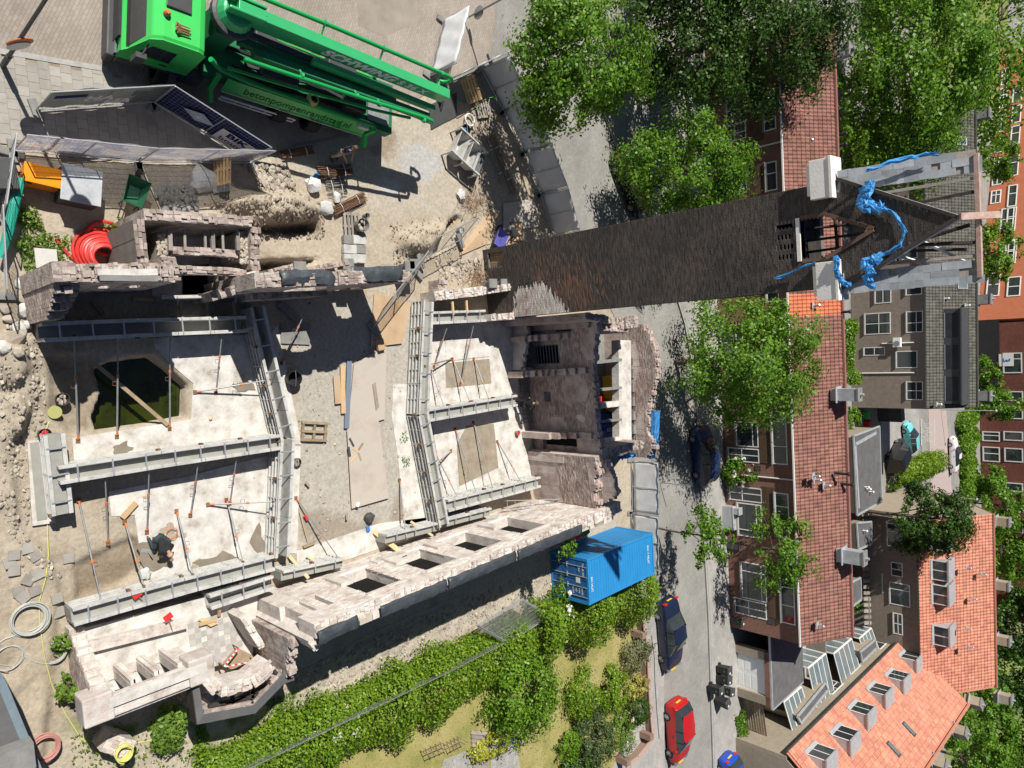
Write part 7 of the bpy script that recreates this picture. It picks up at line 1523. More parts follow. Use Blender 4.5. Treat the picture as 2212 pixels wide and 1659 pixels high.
# ------------------------------------------------------------------ site fence panels
FEET = MB()
def fence(label, g0, g1, cover=None, h=2.0, tilt=0., zoff=0., mesh=True, feet=True, seed=1, tr=.022):
    a, b = (GG(*g0) if isinstance(g0, tuple) else Vector(g0)), (GG(*g1) if isinstance(g1, tuple) else Vector(g1)); a.z += zoff; b.z += zoff
    e = (b-a); L_ = e.length; e.normalize(); n = e.cross(UZ).normalized(); up = (UZ*math.cos(tilt)+n*math.sin(tilt)); t = thing('fence_panel', label, 'fence', a)
    mb = MB(); c = [a, b, b+up*h, a+up*h]
    for p, q in ((c[0]+up*.12, c[1]+up*.12), (c[3], c[2]), (c[0], c[3]), (c[1], c[2]), (c[0]+e*L_/2+up*.12, c[0]+e*L_/2+up*h)): mb.tube([p, q], tr, 6)
    part('frame', mb, m_galv if tr > .02 else m_galvd, t, world=True)
    if mesh and cover is not m_sheetw:
        mb = MB(); k = int(L_/.12)
        for i in range(1, k): mb.bar(a+e*(L_*i/k)+up*.12, a+e*(L_*i/k)+up*h, .004 if cover else .006, .004, up=n)
        for j in range(1, 10): mb.bar(a+up*(h*j/10), b+up*(h*j/10), .006, .006, up=n)
        part('wire_mesh', mb, m_galv if cover else m_galvd, t, world=True, kind='stuff')
    if cover:
        r = random.Random(seed); nu, nv = 16, 8; vs = []
        for j in range(nv+1):
            for i in range(nu+1): vs.append(a+e*(.04+(L_-.08)*i/nu)+up*(.2+(h-.22)*j/nv)-n*(.03+.02*math.sin(i*1.3+j*.8+seed)+.012*r.random()))
        mb = MB(); mb.add(vs, [(j*(nu+1)+i, j*(nu+1)+i+1, (j+1)*(nu+1)+i+1, (j+1)*(nu+1)+i) for j in range(nv) for i in range(nu)]); o = part('sheet', mb, cover, t, world=True, sm=True); o.modifiers.new('thick', 'SOLIDIFY').thickness = .004
    if feet:
        for p in (a, b):
            mb = MB(); mb.box(p+UZ*.06, (.24, .7, .13), math.atan2(e.y, e.x)); bevel(part('foot_block', mb, m_concdark, t, world=True), .02)
    return t, a, e, up, n, L_
def on_sheet(t, a, e, up, n, u, v, txt, size, mt, nm='lettering', out=.09, flip=1, **k):
    tm_ = text_mb(txt, size, .003, **k); d = -n*flip; ex = e if e.cross(up).dot(d) > 0 else -e; tm_.xf(frame(a+e*u+up*v+d*out, ex, up, d)); part(nm, tm_, mt, t, world=True)
ft = fence('grey sheeted fence panel with white HA HA lettering', (76, 240), (330, 222), m_sheetg, seed=2); t, a, e, up, n, L_ = ft
fl_ = 1 if (-n).y < 0 and abs(n.y) > abs(n.x) else (1 if (-n).x > 0 else -1)
for u, v, s in ((L_*.5-.35, 1.38, 'HA'), (L_*.5+.3, .9, 'HA')): on_sheet(t, a, e, up, n, u, v, s, .6, m_letter, flip=fl_, bold=.02, shear=.12)
for x0, x1, v in ((-.75, -.08, 1.13), (.0, .55, 1.17)):
    mb = MB(); mb.bar(a+e*(L_*.5+x0)+up*v-n*fl_*.09, a+e*(L_*.5+x1)+up*v-n*fl_*.09, .004, .04, up=up); part('lettering_bar', mb, m_letter, t, world=True)
mb = MB(); mb.para(a+e*.12+up*1.55-n*fl_*.07, e*.9, up*.28, -n*fl_*.004); part('blue_band', mb, m_sheetb, t, world=True)
ft = fence('navy sheeted fence panel with BIK bouw lettering', (331, 224), (532, 346), m_sheetb, seed=3); t, a, e, up, n, L_ = ft
f2_ = 1 if (-n).x > 0 else -1
mb = MB(); mb.para(a+e*(L_*.74-.62)+up*.42-n*f2_*.075, e*1.24, up*.98, -n*f2_*.004); part('logo_plate', mb, m_letter, t, world=True)
on_sheet(t, a, e, up, n, L_*.74, 1.14, 'BIK', .5, m_sheetb, flip=f2_, bold=.02, out=.085); on_sheet(t, a, e, up, n, L_*.74, .68, 'bouw', .42, m_sheetb, flip=f2_, out=.085)
on_sheet(t, a, e, up, n, L_*.45, .36, 'BOUWEN IN KETENSAMENWERKING', .14, mat('logo_grey', [(.3, .33, .4)]), flip=f2_)
mb = MB(); c = a+e*(L_*.34)+up*1.15-n*f2_*.08
mb.add([c+e*-.55, c+up*.38, c+e*.55, c-up*.38], [(0, 1, 2, 3)]); part('logo_house', mb, MATS['logo_grey'], t, world=True)
mb = MB(); c2 = c-n*f2_*.01; mb.add([c2+e*-.16, c2+up*.16, c2+e*.16, c2-up*.16], [(0, 1, 2, 3)]); part('logo_diamond', mb, m_letter, t, world=True)
fence('fence panel with faded colourful print, left of the pair above the orange box', (27, 327), (297, 351), m_sheetp, seed=4); fence('fence panel with faded print right of the orange box', (298, 351), (540, 353), m_sheetp, seed=5)
fence('open mesh fence panel at the left edge beside the orange box', (22, 330), (2, 470), None, tilt=.1); fence('open mesh fence panel at the left edge, lower one', (4, 472), (12, 640), None, tilt=.15)
fence('white sheeted fence panel standing near the round road sign', (925, 166), (955, 46), m_sheetw, seed=6); fence('white sheeted fence panel seen almost edge-on beside the boom tip', (962, 176), (1060, 131), m_sheetw, seed=7)
pts = [G(1036, 150), G(1108, 285), G(1160, 405), G(1192, 512)]; tot = sum((q-p).length for p, q in zip(pts[:-1], pts[1:])); nfp = 4
def along(s):
    for p, q in zip(pts[:-1], pts[1:]):
        d = (q-p).length
        if s <= d+1e-6: return p.lerp(q, s/d)
        s -= d
    return pts[-1]
for i in range(nfp): fence('white sheeted street fence panel, %s counted from the boom tip' % ('first', 'second', 'third', 'fourth')[i], along(tot*i/nfp), along(tot*(i+1)/nfp-.06), m_sheetw, seed=10+i)
for i, (y0, y1) in enumerate(((994, 1106), (1108, 1220))): fence('white sheeted street fence panel before the cross building, %s' % ('nearer the tower' if i == 0 else 'touching the container'), G(1361, y0), G(1363, y1), m_sheetw, seed=20+i)
fence('open mesh fence panel leaning across the ruined wall, right piece', GG(902, 566), GG(988, 522), None, tilt=-.45, zoff=.15); fence('open mesh fence panel leaning over the rusty sheet in the corridor', GG(803, 710), GG(897, 590), None, tilt=-.5, zoff=.1)
hp = [G(470, 1668, .2), G(620, 1596, .2), G(770, 1526, .2), G(915, 1458, .2), G(1040, 1395, .2)]
for i in range(4): fence('galvanised mesh fence panel sunk in the hedge, %s from the picture bottom' % ('first', 'second', 'third', 'fourth')[i], hp[i], hp[i+1]-(hp[i+1]-hp[i])*.02, None, h=1.7, tilt=-.35, feet=False, zoff=.1, tr=.013)
# stack of spare panels lying on the hedge
q4 = [G(1037, 1352, 1.3), G(1132, 1296, 1.3), G(1192, 1330, 1.3), G(1102, 1390, 1.3)]
for k in range(3):
    t = thing('fence_panel', 'galvanised mesh panel in the stack lying on the hedge, %s' % ('top', 'middle', 'bottom')[k], 'fence', q4[0]-UZ*.1*k, group='stacked mesh panels'); o = Vector((random.uniform(-.1, .1), random.uniform(-.1, .1), -.1*k)); mb = MB(); c = [p+o for p in q4]
    for i in range(4): mb.tube([c[i], c[(i+1) % 4]], .025, 6)
    part('frame', mb, m_galv, t, world=True); mb = MB()
    for i in range(1, 26): mb.bar(c[0].lerp(c[1], i/26), c[3].lerp(c[2], i/26), .008, .008)
    for i in range(1, 8): mb.bar(c[0].lerp(c[3], i/8), c[1].lerp(c[2], i/8), .008, .008)
    part('wire_mesh', mb, m_galv, t, world=True, kind='stuff')
# ------------------------------------------------------------------ boxes, barrows, coils
def crate(name, label, x, y, d, rz, mt, cat='box', z=0., bv=.03, lid=None):
    p = GG(x, y); t = thing(name, label, cat, p+UZ*z, rz); mb = MB(); mb.box((0, 0, d[2]/2), (d[0], d[1], d[2])); bevel(part('body', mb, mt, t), bv)
    if lid: mb = MB(); mb.box((0, 0, d[2]+.02), (d[0]+.05, d[1]+.05, .05)); bevel(part('lid', mb, lid, t), .015)
    return t
ob = crate('site_box', 'bright orange steel site box beside the left fence', 88, 392, (.52, 1.12, .75), R(-4), m_orangebox, lid=m_orangebox)
mb = MB(); mb.tube([(.0, -.6, .35), (.0, -.66, .45), (.0, -.6, .55)], .02, 6); part('handle', mb, m_black, ob)
for x in (-.2, .2): mb = MB(); mb.box((.27, x*2, .6), (.03, .12, .1)); part('lock', mb, m_black, ob)
crate('grey_box', 'grey steel box with pale lid right of the orange box', 160, 412, (1.05, 1.05, .85), R(-3), m_dkgrey, lid=m_zinc)
crate('grey_bin', 'dark grey plastic bin at the left edge', -4, 388, (.9, .6, .95), R(10), m_dkgrey, 'bin')
def barrow(label, p, rz, tray, name='wheelbarrow'):
    t = thing(name, label, 'wheelbarrow', p, rz); mb = MB(); mb.add([(-.3, -.42, .62), (.3, -.42, .62), (.36, .5, .66), (-.36, .5, .66), (-.18, -.25, .32), (.18, -.25, .32), (.2, .3, .3), (-.2, .3, .3)], [(7, 6, 5, 4), (0, 4, 5, 1), (1, 5, 6, 2), (2, 6, 7, 3), (3, 7, 4, 0)]); o = part('tray', mb, tray, t); o.modifiers.new('thick', 'SOLIDIFY').thickness = .02
    for s in (-1, 1):
        mb = MB(); mb.tube([(0.05*s, .75, .2), (s*.16, .35, .28), (s*.25, -.4, .42), (s*.28, -1.0, .6)], .02, 6); part('handle', mb, m_black if tray != m_green else m_galv, t)
        mb = MB(); mb.tube([(s*.22, -.3, .4), (s*.24, -.38, .0)], .018, 6); part('leg', mb, m_black, t)
    mb = MB(); mb.lathe([(.1, -.04), (.19, -.045), (.2, 0), (.19, .045), (.1, .04)], (0, .75, .2), 16, axis='x'); part('wheel', mb, m_rubber, t); return t
barrow('dark green wheelbarrow beside the grey steel box', GG(280, 424), R(75), plain('barrow_green', (.02, .10, .055), .45)); barrow('purple-blue wheelbarrow on the rusty sheets by the tower foot', GG(1062, 522, .05), R(65), plain('barrow_blue', (.09, .09, .32), .45))
def coil(name, label, x, y, r, r0, turns, mt, z=.05, jit=.12, cat='hose', lay=.05, seed=1, tail=None, squash=1.):
    c = GG(x, y, z); rd = random.Random(seed); pts_ = []
    ph = [rd.uniform(0, 6) for _ in range(4)]
    for i in range(int(turns*24)):
        a = i/24*2*math.pi; k = i/(turns*24); rr = r*(1-.45*abs(2*((k*2.7) % 1)-1)*jit*4)*(1+jit*.35*math.sin(a*1.13+ph[0])); pts_.append(c+Vector((rr*math.cos(a)*squash+.06*jit*math.sin(a*.37+ph[1]), rr*math.sin(a)+.06*jit*math.cos(a*.29+ph[2]), r0+lay*turns*.5*k*(1+.3*math.sin(a*.5+ph[3])))))
    if tail: pts_ += [GG(*p, r0) for p in tail]
    mb = MB(); mb.tube(pts_, r0, 6); return solo(name, mb, mt, label, cat, sm=True)
c = GG(212, 552, .05); pts_ = []
for i in range(13*26):
    a = i/26*2*math.pi; k = i/(13*26); rr = .72-.4*k+.05*math.sin(a*.31+1)*(1-k); pts_.append(c+Vector((rr*math.cos(a)-.1+.22*k, rr*math.sin(a)*1.05+.05*k, .05+.5*k+.03*math.sin(a*1.7))))
mb = MB(); mb.tube([GG(120, 516, .05), GG(138, 540, .05), GG(152, 556, .06)]+pts_, .05, 7); solo('hose_coil', mb, m_hose, 'thick red hose coiled against the brick wall', 'hose', sm=True)
coil('hose_coil', 'second loose loop of red hose above the main coil', 222, 520, .58, .055, 2.6, m_hose, .1, .12, seed=5)
coil('cable_coil', 'thick grey cable coil on the sand, larger of two', 62, 1336, .5, .022, 9, m_ghose, .03, .12, lay=.03, seed=6, tail=[(40, 1370), (10, 1380), (-20, 1400)]); coil('cable_coil', 'thin grey cable coil on the sand, smaller of two', 116, 1408, .34, .014, 8, m_ghose, .03, .1, lay=.02, seed=7, tail=[(80, 1432), (45, 1415), (30, 1440), (0, 1435)])
coil('cable_coil', 'loose grey cable loop at the left edge', 22, 1420, .4, .014, 3, m_ghose, .03, .15, seed=8); coil('hose_coil', 'faded pink hose coil on the sand near the bottom left', 95, 1612, .4, .025, 8, plain('pink_hose', (.42, .2, .17), .6), .03, .14, lay=.04, seed=9)
coil('hose_coil', 'yellow garden hose coil on the gate pier at the corner', 244, 1600, .26, .018, 8, m_yhose, .9, .1, lay=.08, seed=10)
coil('hose_coil', 'white hose coil beside the black barrel', 1010, 262, .3, .03, 3, m_white, .1, .1, seed=12); coil('cable_coil', 'orange cable loop beside the crouching worker', 368, 1152, .22, .008, 2.5, m_orange, .08, .2, seed=13)
mb = MB(); mb.tube([GG(x, y, .03) for x, y in ((112, 892), (104, 915), (95, 942), (96, 1010), (94, 1060), (102, 1130), (104, 1200), (98, 1250), (84, 1300), (86, 1350), (96, 1420), (112, 1480), (140, 1540), (175, 1596), (190, 1606))], .016, 6); solo('garden_hose', mb, m_yhose, 'yellow hose snaking along the left side of the site', 'hose', sm=True)
mb = MB(); mb.tube([GG(x, y, .02) for x, y in ((260, 1612), (320, 1600), (385, 1580))], .016, 6); solo('garden_hose', mb, m_yhose, 'short piece of yellow hose below the corner ruin', 'hose', sm=True)
for lb, ps in (('upper thin yellow hose in the shade behind the street wall', ((640, 1455), (700, 1425), (800, 1370), (900, 1325), (990, 1288))), ('lower thin yellow hose along the edge of the street wall\'s shadow', ((640, 1458), (720, 1432), (850, 1365), (960, 1310)))):
    mb = MB(); mb.tube([GG(x, y, .03) for x, y in ps], .013, 5); solo('garden_hose', mb, m_yhose, lb, 'hose', sm=True)
def bucket(label, x, y, r, h, mt, fill=None, z=0.):
    t = thing('bucket', label, 'bucket', GG(x, y, z)); mb = MB(); mb.lathe([(r*.8, 0), (r, h), (r*.94, h), (r*.75, .03)], (0, 0, 0), 18, capt=True); part('shell', mb, mt, t, sm=True)
    mb = MB(); mb.tube([(r*math.cos(a), 0, h+.25*r*math.sin(a)) for a in np.linspace(0, math.pi, 7)], .008, 4); part('handle', mb, m_galvd, t)
    if fill: mb = MB(); [mb.blob((r*.5*math.cos(k*2.4), r*.5*math.sin(k*2.4), h*.72), (.08, .06, .05), 0, .3, k) for k in range(6)]; part('contents', mb, fill, t, kind='stuff')
bucket('dark bucket of scraps left of the pool', 130, 862, .2, .32, m_dkgrey, m_rubble); bucket('grey bucket with red rags at the end of the middle trough', 92, 938, .19, .32, m_dkgrey, m_red); bucket('black round tub beside the corridor formwork', 626, 818, .3, .42, m_black); bucket('small black bucket in the corridor below the middle trough', 637, 998, .17, .2, m_black, m_woodgrey)
bucket('large grey tub on the pallet', 770, 490, .29, .4, m_concdark, m_rubble, .14); bucket('small grey pail behind the large tub', 786, 468, .12, .28, m_concdark); bucket('grey pail with white bag near the rusty sheets', 989, 500, .16, .3, m_concdark, m_bag); bucket('black barrel with blue lid beside the steel skip', 990, 286, .24, .6, m_black, plain('bag_blue', (.03, .2, .5), .5)); bucket('terracotta-coloured bucket by the dark opening', 1113, 935, .13, .25, m_wood, m_red)
t = thing('cable_reel', 'yellow-green cable reel left of the pool', 'reel', GG(114, 890)); mb = MB(); mb.lathe([(.2, .22), (.2, .25)], (0, 0, 0), 18); mb.lathe([(.2, 0), (.2, .03)], (0, 0, 0), 18); part('flange', mb, plain('reel_olive', (.36, .36, .13), .6), t); mb = MB(); mb.lathe([(.12, .03), (.12, .22)], (0, 0, 0), 14); part('drum', mb, m_dkgrey, t)
# pallets
def pallet(label, p, rz, tilt=0., mt=None, broken=False):
    t = thing('pallet', label, 'pallet', p, rz); t.rotation_euler = (tilt, 0, rz); mt = mt or m_wood; r = random.Random(int(p.x*100))
    for k in range(5):
        if broken and k in (1, 3): continue
        mb = MB(); mb.box((0, -.34+k*.17, .125), (1.15, .1, .022)); part('board', mb, mt, t)
    for k in range(3): mb = MB(); mb.box((-.5+k*.5, 0, .07), (.1, .8, .08)); part('runner', mb, mt, t)
    for k in range(3): mb = MB(); mb.box((0, -.34+k*.34, .015), (1.15, .1, .02)); part('base_board', mb, mt, t)
pallet('grey pallet carrying the large tub', GG(757, 490, .02), R(5), mt=m_woodgrey); pallet('broken brown pallet in the muddy corridor', GG(676, 932, .02), R(85), broken=True); pallet('pallet standing upright against the printed fence', GG(472, 372, .45), R(0), R(75), m_pine); pallet('pallet loaded with tools beside the street fence', GG(1036, 230, .02), R(20), mt=m_woodgrey); pallet('orange-brown pallet standing on edge beside the tool pallet', GG(1005, 200, .5), R(25), R(80), m_pine); pallet('pallet with yellow board at the tower foot beside the worker', GG(1112, 505, .02), R(8), mt=m_wood)
mb = MB(); mb.box(GG(1110, 502, .19), (.9, .6, .03), R(8)); solo('yellow_board', mb, m_pine, 'yellow board lying on the pallet at the tower foot', 'board')
# boards and sheets on the ground
def board(label, pts, mt, z=.09, th=.025, name='board', cat='board'):
    mb = MB(); mb.slab([GG(x, y, z) for x, y in pts][::-1], th)
    if mb.v[0][2] < mb.v[len(pts)][2]: pass
    return solo(name, mb, mt, label, cat)
board('upper muddy plywood sheet under the leaning mesh fence', [(806, 634), (886, 655), (866, 742), (798, 750)], m_ply); board('middle muddy plywood sheet in the corridor', [(762, 786), (832, 748), (828, 905), (748, 930)], m_ply2, .1); board('long muddy plywood sheet at the foot of the corridor', [(746, 928), (812, 892), (836, 1075), (756, 1098)], m_ply2, .14)
board('rusty orange sheet next to the purple wheelbarrow', [(976, 476), (1080, 452), (1048, 528), (992, 552)], m_ply, .08); board('rusty sheet beside the street fence, in dappled shade', [(1085, 440), (1150, 430), (1165, 490), (1085, 500)], m_ply2, .08); board('grey shaded board in the corridor head', [(605, 700), (667, 697), (667, 745), (605, 742)], m_concdark, .08)
board('dark steel plate below the boom tip', [(925, 228), (985, 200), (985, 252), (930, 280)], m_dkgrey, .06); board('orange-brown plywood scrap on the rubble slope', [(850, 1448), (870, 1427), (895, 1430), (875, 1449)], m_pine, .12); board('small plywood sheet at the corner room formwork', [(412, 1330), (425, 1326), (456, 1338), (440, 1345)], m_pine, .62)
def plank(label, a, b, za=.1, zb=.1, wd=.14, th=.045, mt=None, name='plank'):
    mb = MB(); mb.bar(GG(*a, za), GG(*b, zb), wd, th); solo(name, mb, mt or m_pine, label, 'plank')
for lb, a, b, mt, wd in (('new pine plank on the muddy boards', (737, 790), (739, 893), m_pine, .2), ('blue-grey painted plank on the muddy boards', (752, 776), (746, 925), plain('plank_blue', (.16, .2, .26), .6), .22), ('short orange board beside the pine plank', (724, 812), (728, 872), m_ply, .3), ('dark plank on the corridor edge', (802, 830), (810, 885), m_wood, .08), ('second dark plank on the corridor edge', (806, 826), (814, 880), m_woodgrey, .08), ('long plank across the green pool', (208, 790), (360, 918), m_wood, .12), ('plank running down to the pool edge', (400, 850), (454, 906), m_pine, .1), ('yellow batten in the crouching worker\'s room', (262, 1118), (292, 1085), m_pine, .18), ('loose plank in the dark upper trench', (197, 651), (222, 680), m_woodgrey, .12), ('yellow timber in the shade under the upper wall', (285, 646), (360, 652), m_pine, .12), ('slate-blue board lying against the upper wall', (600, 655), (640, 690), m_concdark, .3)):
    plank(lb, a, b, mt=mt, wd=wd, za=(.1 if 'pool' not in lb else .15), zb=.1)
plank('pale beam leaning from the corridor to the street wall', (806, 1148), (856, 1200), .1, 1.0, .2, .1, m_pine); plank('short timber prop at the short corridor formwork', (884, 1126), (911, 1152), .1, .8, .1, .07); plank('yellow timber leaning on the street wall beside the broom', (621, 1200), (641, 1240), .1, .9, .12, .08); plank('second short timber beside the broom', (660, 1200), (685, 1220), .1, .6, .1, .08); plank('rough timber at the corner room formwork', (415, 1340), (452, 1330), .62, .62, .12, .05); plank('long timber across the corner room', (452, 1295), (458, 1322), .9, .6, .1, .06)
for i, x in enumerate((368, 423, 480)): plank('spreader timber across the shaded upper trench, %s' % ('left', 'middle', 'right')[i], (x, 655), (x+3, 690), .9, .9, .1, .08, m_wood)
for i, (x, y) in enumerate(((948, 655), (978, 652))): plank('spreader timber at the tower foot formwork, %s' % ('left', 'right')[i], (x, y), (x+2, y+28), .95, .95, .1, .08, m_pine)
# wood scraps, paper, little things in the corridor
for i, (x, y, r_, mt) in enumerate(((755, 955, 30, m_dkgrey), (765, 972, 60, m_pine), (774, 965, -40, m_wood), (760, 990, -50, m_pine), (772, 985, 20, m_woodgrey), (750, 975, 10, m_dkgrey), (657, 1117, 30, m_red), (745, 1115, 0, m_woodgrey), (660, 1045, 40, m_rubble))):
    mb = MB(); mb.box(GG(x, y, .15), (.4 if i < 6 else .25, .09, .04), R(r_)); solo('wood_scrap', mb, mt, ('dark', 'pine', 'brown', 'longer pine', 'grey', 'black', 'red-painted', 'slim grey', 'pale')[i]+' scrap lying in the muddy corridor', 'scrap')
mb = MB(); mb.blob(GG(793, 1117, .15), (.2, .25, .18), 2, .2, 3); solo('rucksack', mb, m_dkgrey, 'dark rucksack lying below the muddy boards', 'bag', sm=True)
crate('blue_box', 'small blue box below the rucksack', 792, 1142, (.22, .16, .15), R(10), plain('bag_blue', (.03, .2, .5))); crate('white_red_box', 'small white and red packet on the muddy board', 767, 1089, (.2, .14, .1), R(-20), m_pvc, z=.15)
crate('tool_box', 'cardboard box with tools beside the rusty sheet', 815, 745, (.5, .35, .2), R(15), m_cardboard, z=.1); crate('red_jerry_can', 'red and cream can at the container doors', 1198, 1246, (.45, .35, .4), R(20), m_red)
t = thing('push_broom', 'long-handled push broom leaning at the corridor edge', 'broom', GG(663, 1172)); mb = MB(); mb.tube([GG(642, 1097, .1), GG(662, 1170, .1)], .016, 6); part('handle', mb, m_pine, t, world=True); mb = MB(); mb.bar(GG(653, 1181, .08), GG(676, 1172, .08), .09, .1); part('head', mb, m_wood, t, world=True)
for lb, a, b, c in (('red shovel on the lower formwork', (300, 1297), (276, 1272), m_red), ('red-headed shovel in the corner room', (355, 1352), (342, 1320), m_red)):
    t = thing('shovel', lb, 'shovel', GG(*a, .7)); mb = MB(); mb.tube([GG(*a, .75), GG(*b, .9)], .016, 6); part('handle', mb, m_wood, t, world=True); mb = MB(); mb.box(GG(*b, .9), (.2, .28, .03), R(30)); part('blade', mb, c, t, world=True)
# ladder by the street wall
t = thing('ladder', 'aluminium ladder lying along the lower right formwork', 'ladder', GG(1070, 1090)); la, lb_ = GG(1072, 1088, .5), GG(1182, 1075, 2.2); d = (lb_-la).normalized(); s = d.cross(UZ).normalized()*.2
for k in (-1, 1): mb = MB(); mb.bar(la+s*k, lb_+s*k, .03, .07); part('rail', mb, m_galv, t, world=True)
for i in range(10): mb = MB(); p = la.lerp(lb_, (i+.5)/10); mb.tube([p-s, p+s], .015, 6); part('rung', mb, m_galv, t, world=True)
# steel skip frame near the street fence
t = thing('formwork_rack', 'grey steel rack with two compartments beside the barrel', 'rack', GG(990, 335), R(-25))
for y0, w_ in ((-.75, .6), (.05, .6)):
    mb = MB(); mb.add([(-.6, y0, .75), (.6, y0, .75), (.6, y0+w_, .75), (-.6, y0+w_, .75), (-.5, y0+.1, .15), (.5, y0+.1, .15), (.5, y0+w_-.1, .15), (-.5, y0+w_-.1, .15)], [(7, 6, 5, 4), (0, 4, 5, 1), (1, 5, 6, 2), (2, 6, 7, 3), (3, 7, 4, 0)]); o = part('trough', mb, m_form, t); o.modifiers.new('thick', 'SOLIDIFY').thickness = .03
for x in (-.65, .65):
    mb = MB(); mb.bar((x, -.9, .8), (x, .95, .8), .07, .1); part('rail', mb, m_form, t)
    for y in (-.85, 0, .9): mb = MB(); mb.bar((x, y, 0), (x, y, .8), .07, .07); part('leg', mb, m_form, t)
mb = MB(); mb.box((0, .95, .5), (1.2, .3, .05)); mb.box((0, .72, .6), (1.0, .3, .02)); part('shelf', mb, m_formin, t)
# rebar bundles
def rebar(label, a, b, n, wd, seed, mt=None, z=.08):
    A_, B_ = GG(*a, z), GG(*b, z); t = thing('rebar_bundle', label, 'rebar', A_); r = random.Random(seed); s = (B_-A_).cross(UZ).normalized()
    for i in range(n):
        o = s*r.uniform(-wd/2, wd/2)+UZ*r.uniform(0, .12); mb = MB(); mb.tube([A_+o+s*r.uniform(-.05, .05), B_+o+s*r.uniform(-.06, .06)], .01, 4, cap=False); part('bar', mb, mt or m_rust, t, world=True)
    for k in (.25, .75): mb = MB(); p = A_.lerp(B_, k); mb.tube([p-s*wd*.55+UZ*.1, p+UZ*.16, p+s*wd*.55+UZ*.1], .012, 4); part('tie', mb, m_white, t, world=True)
rebar('tied rebar bundle in the truck\'s shade', (604, 336), (673, 326), 34, .3, 1); rebar('shaded rebar bundle below the standing worker', (684, 374), (757, 368), 40, .4, 2); rebar('rusty sunlit rebar bundle next to the white bags', (716, 458), (785, 425), 50, .35, 3); rebar('rebar mats stacked beside the white bags', (702, 405), (742, 402), 30, .7, 4, m_woodgrey)
rebar('bundle of brown rods along the street fence', (1055, 285), (1108, 420), 24, .4, 5, m_wood); rebar('bundle of long timbers along the street fence', (1045, 300), (1085, 400), 14, .3, 6, m_woodgrey)
def bag(label, x, y, r, mt=m_bag, seed=1, z=.0): mb = MB(); mb.blob(GG(x, y, r[2]*.5+z), (r[0]*.95, r[1]*.95, r[2]*.75), 2, .3, seed); solo('bag', mb, mt, label, 'bag', sm=True)
bag('white bulk bag beside the dirt heap', 674, 400, (.32, .36, .3), seed=1); bag('white rubble bag near the rusty rebar', 702, 450, (.3, .34, .25), seed=2); bag('small white bag on the rebar mats', 724, 427, (.22, .2, .2), seed=3); bag('white bag on the twig pile', 994, 422, (.3, .26, .22), seed=4); bag('white plastic sack floating at the pool edge', 393, 856, (.24, .24, .16), seed=5, z=-.2); bag('clear plastic sheeting heap against the printed fence', 438, 388, (.5, .55, .25), mat('clear_film', [(.33, .34, .35), (.5, .51, .52)], 5, .25, .6, spec=.6), 6); bag('striped plastic heap right of the clear sheeting', 470, 395, (.4, .5, .2), MATS['clear_film'], 7); bag('white bag in the crouching worker\'s room', 312, 1238, (.2, .2, .12), seed=8); bag('white paper crumpled on the wet floor', 1003, 993, (.22, .3, .05), m_pvc, 9); bag('blue roll on the white bulk bag', 682, 381, (.14, .12, .12), plain('bag_blue', (.03, .2, .5)), 10)
t = thing('green_net', 'rolled bright green netting at the left fence', 'net', GG(5, 540)); mb = MB(); mb.tube([GG(38, 395, .6), GG(22, 450, .6), GG(10, 510, .5), GG(-4, 560, .4)], [.1, .14, .14, .1], 8); part('roll', mb, plain('net_green', (.02, .33, .24), .6), t, world=True)
# tools heap on the pallet and twigs
r = random.Random(31)
for i in range(14):
    mb = MB(); a = GG(r.uniform(1005, 1065), r.uniform(205, 255), .25); an = r.uniform(0, 3.1); mb.tube([a, a+Vector((math.cos(an), math.sin(an), .1))*r.uniform(.3, .7)], .014, 5); solo('hand_tool', mb, [m_galv, m_rust, m_green, m_pine][i % 4], '%s tool in the jumble on the tool pallet' % ('grey steel', 'rusty', 'green', 'wooden')[i % 4], 'tool', group='tools on the pallet')
mb = MB(); r2 = np.random.default_rng(4); 
for cx_, cy_, k in ((1015, 440, 130), (1030, 600, 160)):
    for i in range(k):
        p = GG(cx_+r2.normal(0, 14), cy_+r2.normal(0, 12), .05+.2*r2.random()); a = r2.uniform(0, 6.28); mb.tube([p, p+Vector((math.cos(a), math.sin(a), r2.uniform(-.2, .3)))*r2.uniform(.2, .6)], .008, 3, cap=False)
solo('twig_pile', mb, mat('dry_twig', [(.22, .14, .08), (.36, .24, .14)], 4, .9, rand=.2), 'dry twigs piled by the tower foot and the rusty sheets', 'twigs', kind='stuff')
